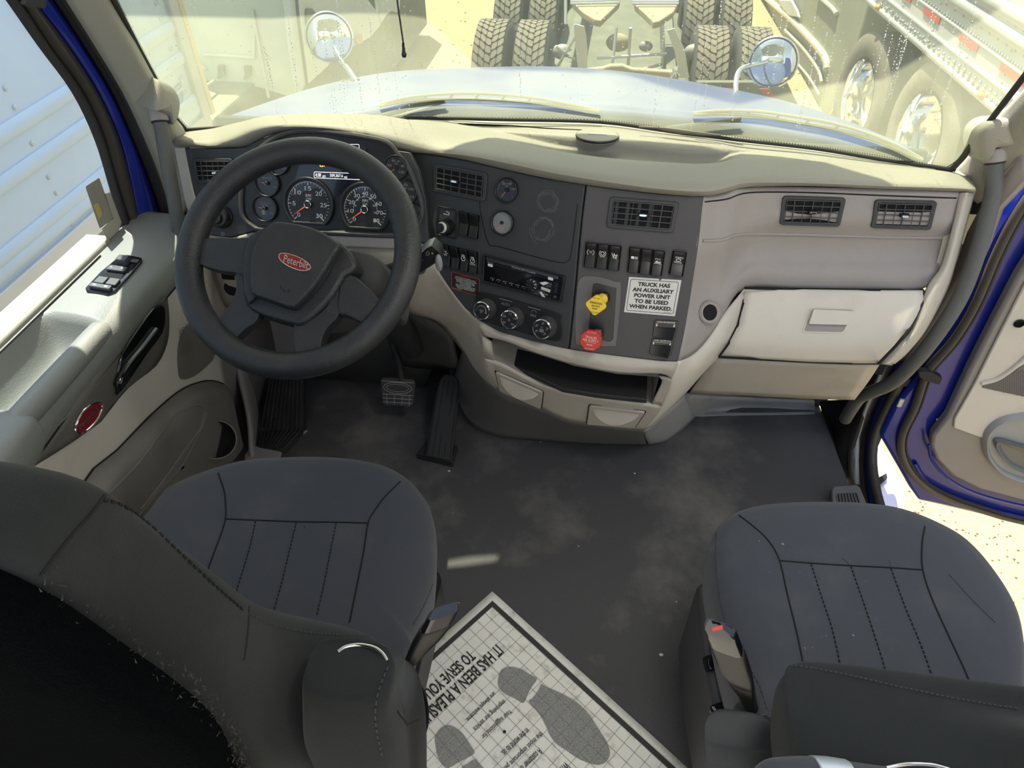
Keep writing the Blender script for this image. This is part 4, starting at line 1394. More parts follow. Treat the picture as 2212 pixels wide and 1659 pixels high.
# ================================================================ FLOOR AND LOWER SHELL
fl = MB().prism([V((-1.02, -1.2, 0)), V((.735, -1.2, 0)), V((.735, 1.3, 0)), V((.70, 1.70, 0)), V((-1.02, 1.70, 0))], (0, 0, -.03)).build('floor', FLOORM, None, smooth=False)
tag(fl, 'black grained vinyl cab floor', None, None, 'structure')
fw_ = MB().grid([[V((x, 1.68, z)) for x in (-1.02, -.5, .0, .4, .72)] for z in (0, .3, .82)]).build('wall_front', mat('dark_firewall', (.022, .023, .022), .8), None, face_cam=True, solid=.02)
tag(fw_, 'dark front bulkhead behind the pedals', None, None, 'structure')
# strip of pale carpet under the kick panel
fw2 = sheet('trim_1', [[P(1478, 852, y=1.42), P(1600, 862, y=1.60), P(1760, 868, y=1.66)], [P(1462, 885, y=1.43), P(1560, 880, y=1.62), P(1760, 885, y=1.66)], [P(1470, 930, z=.002), P(1505, 900, z=.003), P(1760, 893, z=.003)]], mat('pale_bulkhead', (.26, .26, .255), .8, dirt=((.14, .14, .14), 9, .45, .75, .6)), None, 4, 4, .01)[0]
tag(fw2, 'pale grey strip of bulkhead above the passenger floor', None, None, 'structure')
# left footwell wall and knee area
lw = sheet('trim_2', [[P(500, 640, y=1.45), P(560, 660, y=1.60), P(640, 690, y=1.64)], [P(515, 790, y=1.40), P(580, 800, y=1.55), P(660, 800, y=1.62)], [P(540, 900, y=1.30), P(575, 930, y=1.42), P(665, 900, y=1.52)], [P(545, 995, z=.01), P(570, 1000, z=.005), P(662, 928, z=.005)]], GREYP, None, 4, 4, .01)[0]
tag(lw, 'warm grey moulding around the foot rest', None, None, 'structure')
bw = MB().grid([[P(670, 640, y=1.6), P(1000, 660, y=1.6)], [P(680, 848, y=1.60), P(905, 857, y=1.60)]]).build('trim_3', mat('dim_grey_bulkhead', (.07, .072, .066), .7, bump=(300, .3)), None, face_cam=True, solid=.01)
tag(bw, 'dim grey bulkhead panel behind the brake pedal', None, None, 'structure')
ub = sheet('trim_5', [[P(800, 668, y=1.43), P(880, 678, y=1.43), P(940, 700, y=1.43), P(975, 735, y=1.42)], [P(830, 720, y=1.52), P(880, 735, y=1.52), P(935, 755, y=1.50), P(985, 780, y=1.46)], [P(860, 790, y=1.60), P(890, 795, y=1.60), P(960, 800, y=1.58), P(992, 800, y=1.5)]], mat('dim_grey_bulkhead', (.07, .072, .066), .7), None, 3, 3, .01)[0]
tag(ub, 'dark curved underside of the dash above the pedals', None, None, 'structure')
# engine tunnel base under the console
tb = [[P(1000, 750, y=1.40), P(1040, 800, y=1.36), P(1074, 842, y=1.337), P(1121, 863, y=1.327), P(1168, 882, y=1.318), P(1215, 905, y=1.305), P(1262, 915, y=1.303), P(1333, 924, y=1.298), P(1391, 931, y=1.302)],
      [P(980, 830, y=1.52), P(1020, 870, y=1.46), P(1080, 900, y=1.40), P(1130, 915, y=1.385), P(1180, 925, y=1.375), P(1220, 935, y=1.37), P(1270, 940, y=1.37), P(1330, 945, y=1.365), P(1392, 946, y=1.36)],
      [P(999, 892, z=.03), P(1030, 926, z=.005), P(1078, 944, z=.003), P(1125, 949, z=.003), P(1168, 953, z=.003), P(1225, 957, z=.003), P(1285, 960, z=.003), P(1340, 962, z=.003), P(1398, 962, z=.003)]]
tun = sheet('trim_4', tb, mat('tunnel_grey', (.10, .10, .10), .55, bump=(400, .2), dirt=((.16, .155, .15), 8, .5, .75, .4)), None, 4, 4, .01)[0]
tag(tun, 'grey engine tunnel base below the console', None, None, 'structure')
tr_ = sheet('trim_6', [[P(1391, 930, y=1.305), P(1422, 905, y=1.335), P(1450, 882, y=1.36), P(1480, 855, y=1.40)], [P(1396, 948, y=1.37), P(1430, 930, y=1.40), P(1462, 905, y=1.43), P(1490, 880, y=1.47)], [P(1402, 961, z=.003), P(1440, 953, z=.003), P(1474, 929, z=.003), P(1502, 902, z=.003)]], mat('pale_tunnel', (.25, .25, .245), .7, dirt=((.12, .12, .12), 12, .5, .75, .5)), None, 4, 4, .01)[0]
tag(tr_, 'pale grey carpeted flank of the engine tunnel', None, None, 'structure')
# debris bits
rnd = random.Random(3)
cr_m = mat('white_crumb', (.6, .6, .57), .7)
for i, (u, v, s) in enumerate(((1371, 1023, .003), (1428, 1415, .005), (1168, 955, .0025), (970, 1018, .004), (1461, 1300, .002), (1250, 1180, .002))):
    c = P(u, v, z=.0)
    o = MB().ell(c + V((0, 0, s * .4)), (V((1, 0, 0)), V((0, 1, 0)), V((0, 0, 1))), (s, s * .7, s * .5), 8, 6).build('crumb', cr_m, None)
    tag(o, ('pale crumb on the floor in front of the console', 'largest white crumb on the floor right of the paper mat', 'tiny crumb against the tunnel base', 'crumb just below the accelerator pedal', 'tiny crumb on the dark floor between the seats', 'tiny crumb beside the sunlit floor patch')[i], 'crumb', 'crumbs on the cab floor')

# ================================================================ PAPER MAT
I0, J0 = P(1062.4, 1310.25, z=.002), None
mc = P(1057, 1272, z=.002)


def gpt(i, j):
    return GO + GI * i + GJ * j


# grid intersections read off the paper: (1,1) and far ones
g11, g18, g91 = P(1062.8, 1339.1, z=.002), P(940 + 107 / 7.9, 1260 + 1425 / 7.9, z=.002), P(1180 + 1610 / 7.575, 1440 + 1565 / 7.575, z=.002)
GI = (g91 - g11) / 17
GJ = (g18 - g11) / 6
gi = (GI.length + GJ.length) / 2
ni = GI.normalized()
nj = GJ.normalized()
nj = (nj - ni * nj.dot(ni)).normalized()
GI = ni * GI.length
GJ = nj * GJ.length
GO = g11 - GI - GJ
pm = thing('paper_floor_mat', 'white printed paper mat with grid lines and footprints between the seats', 'floor mat', (GO.x, GO.y, 0))
mo = [gpt(-1.05, -1.0), gpt(23, -1.0), gpt(23, 17), gpt(-1.05, 17)]
N = 30
bm_ = MB()
rnd = random.Random(9)


def wob(i, j):
    return .0006 * sin(i * .9 + j * .35) + .0005 * sin(j * .7 - i * .3)


rows = []
for a in range(N + 1):
    rows.append([gpt(-1.05 + 24.05 * a / N, -1.0 + 18 * b_ / N) + V((0, 0, wob(a, b_))) for b_ in range(N + 1)])
PAPER = mat('printed_paper', (.85, .84, .77), .75, dirt=((.40, .38, .32), 26, .54, .72, .7))
bm_.grid(rows).build('sheet', PAPER, pm, face_cam=True, solid=.0006)
mq = Q([gpt(0, 0), gpt(1, 0), gpt(1, 1), gpt(0, 1)], V((0, 0, 1)))
t = MB()
HP = .0018
t2 = MB()
for a, b_, c_, d_ in (((-.32, -.32), (22.3, -.32), (22.3, .12), (.12, .12)), ((-.32, -.32), (.12, .12), (.12, 16), (-.32, 16))):
    t2.add([mq(*p, HP) for p in (a, b_, c_, d_)], [(0, 1, 2, 3)])
t2.build('thick_border', mat('print_charcoal', (.035, .036, .036), .7), pm)
for i in range(1, 22):
    mline(t, mq, [(i, .1), (i, 16)], .0007, HP)
for j in range(1, 16):
    mline(t, mq, [(.1, j), (22, j)], .0007, HP)
t.build('grid_lines', mat('print_grey', (.12, .12, .12), .7), pm)


def mat_text(s, p0, p1, hgt, bold=.0):
    """text running from p0 to p1 (pixels on the floor), letters standing away from the run"""
    a, b_ = P(*p0, z=.002), P(*p1, z=.002)
    ex = (b_ - a)
    ey = V((ex.y, -ex.x, 0)).normalized() * hgt
    f = Q([a - ey, b_ - ey, b_, a], V((0, 0, 1)))
    return text(MB(), s, f, 0, 0, 1, 1, HP, bold)


INK = mat('print_ink', (.022, .022, .026), .7)


def run(s, p0, p1, hgt, bold, m, name):
    mat_text(s, p0, p1, hgt, bold).build(name, m, pm)


def zr(x, y, ox=900, oy=1440, s=7.575):
    return (ox + x / s, oy + y / s)


run('IT HAS BEEN A PLEASURE', (1071, 1392), (893, 1557), .029, .02, INK, 'headline')
run('TO SERVE YOU', (1012, 1404), (913, 1493), .028, .02, INK, 'headline')
run('are always welcome.', zr(1240, 395), zr(775, 850), .014, .008, INK, 'small_print')
run('improving our service', zr(1400, 520), zr(900, 990), .014, .008, INK, 'small_print')
run('Your suggestions for', zr(1505, 680), zr(1035, 1120), .014, .008, INK, 'small_print')
run('in the world to us.', zr(1795, 1000), zr(1375, 1400), .014, .008, INK, 'small_print')
run('the most important person', zr(2010, 1040), (900 + 1290 / 7.575, 1440 + 1740 / 7.575), .014, .008, INK, 'small_print')
run('A customer is', zr(2000, 1330), zr(1690, 1640), .014, .008, INK, 'small_print')
run('WITH', (1180 + 310 / 7.575, 1440 + 1550 / 7.575), (1180 + 160 / 7.575, 1440 + 1700 / 7.575), .018, .015, INK, 'small_print')
dc = P(*zr(1437, 1070), z=.002)
MB().add([dc + V((cos(a) * .0035, sin(a) * .0035, HP)) for a in [2 * pi * k / 16 for k in range(16)]], [tuple(range(16))]).build('printed_dot', INK, pm)
foot = mat('footprint_screen', (.15, .155, .15), .8, dirt=((.42, .42, .40), 900, .45, .55, .9))
z3 = lambda pts: [zr(*p) for p in pts]
z2 = lambda pts: [(1180 + x / 7.575, 1440 + y / 7.575) for x, y in pts]


def fprint(pts, name):
    pp = cr([V((*p, 0)) for p in pts], 4, True)
    MB().add([P(p.x, p.y, z=.002 + HP * .9) for p in pp], [tuple(range(len(pp)))]).build(name, foot, pm)


z1 = lambda pts: [(940 + x / 7.9, 1260 + y / 7.9) for x, y in pts]
fprint([(1076, 1478), (1078, 1457), (1086, 1445), (1103, 1440), (1125, 1445), (1145, 1457), (1160, 1466), (1150, 1482), (1140, 1500), (1131, 1518), (1112, 1508), (1095, 1500), (1083, 1490)], 'heel_print')
fprint([(1169, 1478), (1162, 1492), (1150, 1508), (1142, 1515)] + z3([(1960, 720), (2040, 830), (2110, 960)]) + z2([(10, 1000), (60, 1120), (180, 1270), (330, 1370), (500, 1490), (680, 1570), (840, 1605), (960, 1570), (1030, 1480), (1040, 1380), (990, 1230), (880, 1060), (760, 870), (640, 710), (480, 570), (250, 440), (0, 330)]), 'sole_print')
fprint(z3([(300, 1220), (320, 1100), (400, 1000), (500, 960), (600, 980), (720, 1060), (830, 1200), (900, 1310), (950, 1410), (850, 1480), (700, 1560), (540, 1650), (480, 1640), (400, 1560), (340, 1440)]), 'heel_print')
fprint(z3([(960, 1510), (1010, 1590), (1060, 1640), (1200, 1900), (1000, 2100), (800, 1900), (740, 1650), (820, 1600)]), 'sole_print')
# ================================================================ SEATS
def cushion(t, outline, zed, m, name='seat_cushion', dome=.035, hgt=.13):
    pp = cr([P(u, v, z=zed) for u, v in outline[0]] + [V(p) for p in outline[1]], 5, True)
    c = sum(pp, V()) / len(pp)
    rows = []
    for k, dz in ((.90, -hgt), (.97, -hgt + .02), (1.0, -.05), (1.005, -.02), (1.0, 0), (.975, .018), (.93, .03), (.85, .036), (.7, .04), (.5, .040), (.25, .038), (.01, .036)):
        rows.append([V((c.x + (p.x - c.x) * k, c.y + (p.y - c.y) * k, zed + dz)) for p in pp])
    b = MB().grid(rows, True)
    return b.build(name, m, t, angle=80), b.bvh(), rows


SEAM = mat('black_thread', (.004, .004, .005), .9)
STITCH = mat('grey_thread', (.035, .037, .04), .8)


def dashes(name, bv, pts, m, parent, r=.0009, h=.0006, duty=.6, step=.008):
    path = drape(bv, [(p.x, p.y) for p in cr([V((*p, 0)) for p in pts], 14)], h)
    b = MB()
    if len(path) < 2:
        return
    acc = 0
    cur = [path[0]]
    on = True
    for a, c in zip(path, path[1:]):
        d = (c - a)
        L = d.length
        if L > .05:
            cur = [c]
            continue
        s_ = 0
        while s_ < L:
            q = (step * duty if on else step * (1 - duty)) - acc
            if s_ + q <= L:
                s_ += q
                pt = a + d * (s_ / L)
                cur.append(pt)
                if on and len(cur) > 1:
                    b.tube(cur, r, 5)
                cur = [pt]
                on = not on
                acc = 0
            else:
                acc += L - s_
                s_ = L
                cur.append(c)
    if b.v:
        b.build(name, m, parent)


def backrest(t, secs, m, name='backrest', ex=.55):
    """closed loft through sections: z, cx, half width, y back, y front"""
    rows = []
    n = 40
    for z, cx, hw, yb, yf, e in secs:
        cy, hy = (yb + yf) / 2, (yf - yb) / 2
        r = []
        for k in range(n):
            a = 2 * pi * k / n
            cs, sn = cos(a), sin(a)
            r.append(V((cx + hw * abs(cs) ** e * (1 if cs >= 0 else -1), cy + hy * abs(sn) ** e * (1 if sn >= 0 else -1), z)))
        rows.append(r)
    cols = [cr([r[j] for r in rows], 5) for j in range(n)]
    rows = [[c[i] for c in cols] for i in range(len(cols[0]))]
    b = MB().grid(rows, True)
    b.f.append(tuple(range(n)))
    b.f.append(tuple(len(b.v) - n + k for k in range(n)))
    return b.build(name, m, t, angle=70), b.bvh()


ds_ = thing('driver_seat', 'black cloth driver seat behind the steering wheel, its back turned to the camera', 'seat', (-.54, .6, 0))
out_d = ([(345, 1082), (372, 1058), (430, 1032), (520, 1006), (600, 999), (680, 997), (760, 1001), (830, 1014), (885, 1043), (922, 1085), (938, 1135), (939, 1190), (935, 1250), (915, 1310), (888, 1375)], [(-.27, .53, .42), (-.40, .44, .42), (-.60, .43, .42), (-.80, .48, .42), (-.845, .62, .42)])
cu, bvd, _ = cushion(ds_, out_d, .42, FABRIC)
seam('cushion_seam', bvd, [(471, 1022), (484, 1060), (487, 1085), (487, 1120), (476, 1158), (452, 1222), (430, 1290)], .0016, SEAM, cu)
seam('cushion_seam', bvd, [(865, 1040), (830, 1075), (808, 1105), (795, 1130), (786, 1190), (770, 1270), (755, 1345)], .0016, SEAM, cu)
seam('cushion_seam', bvd, [(487, 1121), (560, 1124), (640, 1127), (720, 1128), (795, 1130)], .0016, SEAM, cu)
for p in ([(552, 1126), (540, 1180), (522, 1240), (508, 1285)], [(640, 1128), (625, 1190), (608, 1260), (590, 1325)], [(726, 1130), (712, 1200), (698, 1270), (684, 1330)]):
    dashes('quilt_stitch', bvd, p, SEAM, cu, .0013)
dashes('edge_stitch', bvd, [(935, 1262), (915, 1310), (890, 1352)], STITCH, cu, .0012)
bk_, bvb = backrest(ds_, [(.36, -.54, .24, .28, .44, .5), (.47, -.545, .29, .28, .48, .45), (.56, -.55, .315, .26, .475, .32), (.625, -.55, .31, .25, .462, .3), (.68, -.55, .285, .24, .44, .3), (.74, -.553, .24, .235, .415, .3), (.82, -.553, .217, .225, .385, .3), (.92, -.553, .207, .22, .36, .3), (1.02, -.553, .192, .215, .338, .3), (1.10, -.553, .178, .215, .322, .32), (1.135, -.553, .155, .225, .305, .4), (1.145, -.553, .10, .24, .29, .6)], FABRICG)
seam('back_seam', bvb, [(238, 1052), (200, 1105), (160, 1150), (120, 1200), (88, 1242)], .0016, SEAM, bk_)
dashes('back_stitch', bvb, [(222, 1078), (270, 1095), (330, 1140), (400, 1205), (470, 1270), (530, 1322)], SEAM, bk_, .0017, step=.009)
dashes('back_stitch', bvb, [(536, 1326), (600, 1352), (680, 1368), (760, 1373), (830, 1378), (858, 1398)], STITCH, bk_, .0013, step=.006)
seam('back_seam', bvb, [(538, 1310), (536, 1360), (528, 1425)], .0014, FABRICG, bk_, h=.001)
bp, _ = backrest(ds_, [(.3, -.56, .2, .205, .26, .5), (.6, -.565, .235, .185, .24, .45), (.72, -.565, .235, .18, .238, .42), (.9, -.565, .258, .175, .238, .42), (1.03, -.57, .226, .172, .236, .42), (1.11, -.575, .19, .18, .236, .5), (1.135, -.575, .14, .2, .23, .6)], CARPET, 'back_shell')
rnd = random.Random(2)
fz = MB()
for k in range(900):
    z = rnd.uniform(.68, 1.11)
    hw = .237 + .024 * sin((z - .68) * 7) if z < .95 else .255 - (z - .95) * .42
    p = V((-.567 + hw * rnd.uniform(.95, 1.0), .222 + rnd.uniform(-.01, .016), z))
    if rnd.random() < .45:
        p = V((-.575 + rnd.uniform(-.15, .13), .22 + rnd.uniform(-.01, .015), 1.13 + rnd.uniform(-.004, .003)))
    d = V((rnd.uniform(-.4, 1), rnd.uniform(-.5, .6), rnd.uniform(-.2, 1))).normalized() * rnd.uniform(.003, .008)
    s_ = V((.0006, .0006, 0))
    fz.add([p - s_, p + s_, p + d], [(0, 1, 2)])
o = fz.build('carpet_nap', mat('lint', (.05, .045, .04), 1), bp, smooth=False, weld=False)
o['kind'] = 'stuff'
# folded up armrest
cA = P(760, 1440, d=1.0)


def hull(t, name, cuts, m, n=24, ex=.6, **k):
    """loft through hand placed cross sections: centre, right vector, forward vector"""
    rows = []
    for c, a, b_, in cuts:
        rows.append([V(c) + V(a) * (abs(cos(q)) ** ex * (1 if cos(q) >= 0 else -1)) + V(b_) * (abs(sin(q)) ** ex * (1 if sin(q) >= 0 else -1)) for q in [2 * pi * i / n for i in range(n)]])
    cols = [cr([r[j] for r in rows], 4) for j in range(n)]
    rows = [[c[i] for c in cols] for i in range(len(cols[0]))]
    b = MB().grid(rows, True)
    b.f.append(tuple(range(n)))
    b.f.append(tuple(len(b.v) - n + i for i in range(n)))
    return b.build(name, m, t, **k), b.bvh()


def pc3(u, v, d):
    return P(u, v, d=d)


ax0 = [(pc3(752, 1417, .815), .034, .016), (pc3(752, 1426, .81), .044, .028), (pc3(755, 1455, .80), .050, .034), (pc3(757, 1510, .805), .051, .038), (pc3(768, 1580, .825), .055, .040), (pc3(795, 1680, .87), .056, .040), (pc3(830, 1800, .92), .052, .036)]
ao, bva = hull(ds_, 'armrest', [(c, V((hw, .0, 0)), V((0, hy, -.1 * hy))) for c, hw, hy in ax0], FABRICG, angle=70, label='cloth armrest folded upright')
dashes('armrest_stitch', bva, [(838, 1440), (822, 1480), (812, 1520), (812, 1570), (826, 1640)], STITCH, ao, .0012)
MB().tube(cr([pc3(730, 1408, .82), pc3(748, 1397, .825), pc3(778, 1393, .825), pc3(808, 1399, .82), pc3(826, 1412, .815), pc3(836, 1428, .81)], 5), .0026, 10).build('chrome_bow', CHROME, ao, label='thin chrome bow at the end of the armrest')
sd_ = Q([pc3(845, 1455, .93), pc3(868, 1500, .95), pc3(918, 1620, .97), pc3(850, 1640, .93)])
ahb = hull(ao, 'armrest_side', [(pc3(846, 1448, .86), V((.012, 0, 0)), V((0, .02, 0))), (pc3(858, 1500, .86), V((.024, 0, 0)), V((0, .034, 0))), (pc3(868, 1590, .88), V((.027, 0, 0)), V((0, .038, 0))), (pc3(872, 1700, .92), V((.027, 0, 0)), V((0, .038, 0)))], mat('charcoal_vinyl', (.018, .0195, .022), .55, bump=(500, .3)), angle=70)[0]
MB().prism([pc3(u, v, .81) for u, v in ((848, 1520), (880, 1564), (905, 1553), (906, 1556), (880, 1568), (846, 1524))], (0, 0, .002)).build('armrest_groove', VOID, ao)
# driver buckle
bks = thing('seatbelt_buckle', 'black seatbelt buckle on a stalk right of the driver seat', 'seatbelt buckle', tuple(pc3(880, 1450, 1.0)))
by = lambda u, v, d=1.02: P(u, v, d=d)
hull(bks, 'buckle_sleeve', [(by(872, 1452), V((.004, .002, 0)), V((0, .006, .004))), (by(885, 1432), V((.008, .004, 0)), V((0, .008, .004))), (by(905, 1405), V((.015, .008, 0)), V((0, .008, .004))), (by(925, 1378), V((.021, .011, 0)), V((0, .009, .004))), (by(945, 1348), V((.023, .012, 0)), V((0, .009, .004)))], mat('satin_black_sleeve', (.008, .0085, .01), .32), n=20)
hull(bks, 'buckle_head', [(by(944, 1350), V((.021, .011, 0)), V((0, .0085, .004))), (by(958, 1323), V((.021, .011, 0)), V((0, .0085, .004))), (by(960, 1320), V((.019, .010, 0)), V((0, .0075, .003)))], BLACKG, n=20)
MB().tube(cr([by(872, 1448, 1.0), by(868, 1475, 1.0), by(864, 1500, 1.0), by(872, 1530, 1.0)], 5), .0035, 8).build('belt_cable', BLACKP, bks)
MB().tube(cr([by(862, 1460, .985), by(858, 1480, .98), by(868, 1515, .98), by(873, 1528, .98)], 5), .0022, 8).build('steel_bracket', CHROME, bks)
MB().tube(cr([by(885, 1468, 1.0), by(905, 1482, 1.0), by(916, 1520, 1.0), by(916, 1560, 1.0), by(905, 1600, 1.0)], 5), .009, 10, .4).build('side_lever', BLACKP, ds_)
MB().abox((-.36, .42, .12), (-.275, .80, .26)).build('seat_side_cover', BLACKP, ds_, bevel=.02)
MB().abox((-.78, .45, .0), (-.32, .86, .12)).build('seat_base', BLACKP, ds_, bevel=.01)
MB().abox((-.74, .5, .1), (-.36, .8, .32)).build('seat_suspension', RUBBER, ds_, bevel=.02)

# ---------------------------------------------------------------- passenger seat
ps_ = thing('passenger_seat', 'black cloth passenger seat with a dusty left bolster beside the open door', 'seat', (.5, .6, 0))
out_p = ([(1532, 1230), (1534, 1180), (1550, 1140), (1580, 1116), (1630, 1101), (1700, 1094), (1780, 1093), (1860, 1096), (1940, 1108), (2020, 1138), (2090, 1180), (2150, 1250), (2195, 1330), (2212, 1420), (2212, 1500)], [(.70, .52, .42), (.58, .44, .42), (.42, .43, .42), (.30, .47, .42), (.262, .58, .42)])
cu2, bvp, _ = cushion(ps_, out_p, .42, FABRIC)
seam('cushion_seam', bvp, [(1596, 1113), (1625, 1135), (1660, 1168), (1684, 1211), (1700, 1280), (1722, 1370), (1734, 1428)], .0016, SEAM, cu2)
seam('cushion_seam', bvp, [(1998, 1137), (1992, 1175), (1993, 1228), (2012, 1290), (2050, 1375), (2085, 1450), (2105, 1500)], .0016, SEAM, cu2)
seam('cushion_seam', bvp, [(1684, 1211), (1760, 1217), (1840, 1222), (1920, 1226), (1993, 1231)], .0016, SEAM, cu2)
for p in ([(1752, 1218), (1775, 1290), (1798, 1360), (1816, 1440)], [(1838, 1223), (1865, 1300), (1895, 1390), (1918, 1465)], [(1925, 1228), (1955, 1310), (1992, 1400), (2020, 1480)]):
    dashes('quilt_stitch', bvp, p, SEAM, cu2, .0013)
dashes('edge_stitch', bvp, [(1547, 1150), (1546, 1220), (1556, 1300), (1580, 1380), (1612, 1430), (1640, 1480), (1660, 1540)], STITCH, cu2, .001)
for pts in ([(1820, 1205), (1838, 1222)], [(2050, 1240), (2095, 1290), (2150, 1345)], [(1922, 1210), (1926, 1226)]):
    seam('cloth_fold', bvp, pts, .0016, FABRIC, cu2, h=-.0004)
t = MB()
rnd = random.Random(4)
for u, v, s in ((1640, 1168, 2.4), (1691, 1175, 5), (1738, 1399, 2.5), (1755, 1398, 2.2), (1785, 1373, 2), (1775, 1376, 1.5), (1740, 1402, 2), (1843, 1372, 4), (1662, 1236, 1.5), (1893, 1338, 1.5), (1728, 1236, 1.5)):
    c = drape(bvp, [(u, v)], .0008)[0]
    s = px(s * .75, c)
    t.add([c + V((cos(a) * s * rnd.uniform(.6, 1), sin(a) * s * rnd.uniform(.6, 1), 0)) for a in [2 * pi * k / 9 for k in range(9)]], [tuple(range(9))])
t.build('lint_specks', mat('pale_speck', (.2, .2, .2), .8), cu2, weld=False)
bk2_, bvb2 = backrest(ps_, [(.36, .62, .27, .30, .44, .5), (.47, .62, .32, .30, .485, .35), (.57, .62, .337, .29, .494, .2), (.64, .62, .338, .28, .488, .18), (.658, .62, .328, .28, .478, .2), (.664, .66, .2, .26, .44, .4), (.74, .68, .15, .25, .41, .42), (.9, .68, .13, .24, .37, .42), (1.05, .68, .12, .235, .335, .42), (1.1, .68, .1, .25, .32, .6)], FABRICG, ex=.5)
dashes('back_stitch', bvb2, [(1706, 1437), (1760, 1444), (1850, 1462), (1950, 1485), (2060, 1508), (2150, 1524), (2205, 1532)], STITCH, bk2_, .0013, step=.006)
# side cover with switches
sp = [P(u, v, z=zz_) for (u, v), zz_ in zip(((1505, 1262), (1535, 1245), (1560, 1290), (1580, 1400), (1620, 1500), (1640, 1600), (1600, 1800), (1560, 1800), (1545, 1540), (1517, 1400)), (.3,) * 10)]
sc_ = MB().prism(sp, (0, 0, -.26)).build('seat_side_cover', PANELW, ps_, bevel=.012, seg=3)
q = Q([P(u, v, z=.302) for u, v in ((1530, 1528), (1570, 1515), (1578, 1535), (1536, 1548))])
sb_ = mprism(q, rr(0, 0, 1, 1, .2, .35), 0, .008).build('seat_switch', BLACKG, ps_, bevel=.001, label='small oval rocker with a seat symbol')
t = MB()
mline(t, q, [(.2, .3), (.25, .7), (.5, .75), (.55, .85), (.2, .85), (.12, .3), (.2, .3)], .0009, .0085)
mline(t, q, [(.68, .45), (.84, .45)], .0014, .0085)
mline(t, q, [(.76, .25), (.76, .65)], .0014, .0085)
t.build('switch_mark', WHITEI, sb_)
q = Q([P(u, v, z=.302) for u, v in ((1516, 1420), (1538, 1414), (1546, 1448), (1524, 1454))])
mprism(q, rr(0, 0, 1, 1, .3, .2), 0, .001).build('switch_recess', VOID, ps_)
mprism(q, rr(.3, .25, .95, .95, .25, .25), 0, .009).build('adjust_lever', BLACKG, ps_, bevel=.002)
MB().abox((.30, .45, .0), (.74, .86, .12)).build('seat_base', BLACKP, ps_, bevel=.01)
MB().abox((.34, .5, .1), (.70, .8, .32)).build('seat_suspension', RUBBER, ps_, bevel=.02)
# recliner knuckle and armrest parts at the bottom of the frame
kd = lambda u, v, d=1.06: P(u, v, d=d)
hull(ps_, 'recliner_cover', [(kd(1640, 1548, 1.1), V((.02, 0, 0)), V((0, .02, 0))), (kd(1650, 1560, 1.08), V((.045, 0, 0)), V((0, .03, 0))), (kd(1665, 1610, 1.06), V((.045, 0, 0)), V((0, .04, 0))), (kd(1690, 1670, 1.04), V((.04, 0, 0)), V((0, .04, 0)))], RUBBER, angle=70)
hull(ps_, 'armrest_hinge', [(kd(1590, 1562, 1.04), V((.018, 0, 0)), V((0, .015, 0))), (kd(1600, 1580, 1.02), V((.045, 0, 0)), V((0, .03, 0))), (kd(1608, 1620, 1.0), V((.055, 0, 0)), V((0, .04, 0))), (kd(1615, 1670, .98), V((.05, 0, 0)), V((0, .04, 0))), (kd(1640, 1740, .96), V((.04, 0, 0)), V((0, .04, 0)))], mat('charcoal_vinyl', (.018, .0195, .022), .55), angle=70)
MB().prism([kd(u, v, 1.05) for u, v in ((1636, 1544), (1655, 1541), (1666, 1548), (1668, 1556), (1660, 1562), (1664, 1575), (1640, 1562))], (0, 0, -.006)).build('release_tab', mat('worn_grey', (.06, .062, .065), .5), ps_, bevel=.002)
pa = MB().tube(cr([kd(1640, 1690, .80), kd(1700, 1682, .80), kd(1770, 1682, .80), kd(1900, 1700, .81), kd(2050, 1716, .82), kd(2200, 1726, .83)], 5), [.016, .019, .021] + [.022] * 23, 20).build('armrest', FABRIC, ps_, label='cloth armrest tube with a silver clamp')
MB().tube([kd(1756, 1683, .798), kd(1790, 1685, .80), kd(1828, 1691, .802)], .0242, 24).build('silver_clamp', mat('pale_satin', (.55, .62, .66), .35, .6), pa, bevel=.0015, label='pale satin silver clamp')
MB().tube(cr([kd(1915, 1659, .77), kd(1960, 1651, .77), kd(2010, 1652, .77), kd(2050, 1662, .77)], 5), .0022, 10).build('chrome_bow', CHROME, pa)
# passenger buckle
bk3 = thing('seatbelt_buckle', 'black seatbelt buckle with a red button left of the passenger seat', 'seatbelt buckle', tuple(P(1635, 1540, d=1.15)))
pb_ = lambda u, v, d=1.07: P(u, v, d=d)
ra, rb = V((.0235, -.006, 0)), V((0, .009, .009))
hull(bk3, 'buckle_sleeve', [(pb_(1632, 1545, 1.09), ra * .35, rb * .6), (pb_(1620, 1520, 1.085), ra * .45, rb * .7), (pb_(1603, 1480), ra * .75, rb * .9), (pb_(1586, 1440), ra, rb), (pb_(1570, 1395), ra * 1.05, rb * 1.05)], mat('satin_black_sleeve', (.008, .0085, .01), .32), n=20, ex=.5)
hull(bk3, 'buckle_head', [(pb_(1570, 1396), ra * .98, rb), (pb_(1557, 1364), ra * .98, rb), (pb_(1555, 1359), ra * .9, rb * .9)], BLACKG, n=20, ex=.5)
q = Q([pb_(1536, 1357, 1.056), pb_(1560, 1350, 1.056), pb_(1561, 1359, 1.054), pb_(1539, 1364, 1.054)])
mprism(q, rr(0, 0, 1, 1, .1), 0, .003).build('release_button', mat('red_button', (.65, .06, .04), .4), bk3, label='red release button')
MB().tube([pb_(1632, 1543, 1.09), pb_(1638, 1560, 1.085), pb_(1636, 1575, 1.08)], .003, 8).build('belt_cable', BLACKP, bk3)

# ================================================================ LEFT DOOR
d1 = thing('door_1', 'closed driver door with grey vinyl ledge, grab bar and map pocket', None, (-1.08, .9, 0), kind='structure')
XL, XF = -1.12, -.965


def D(u, v):
    return P(u, v, x=XF)


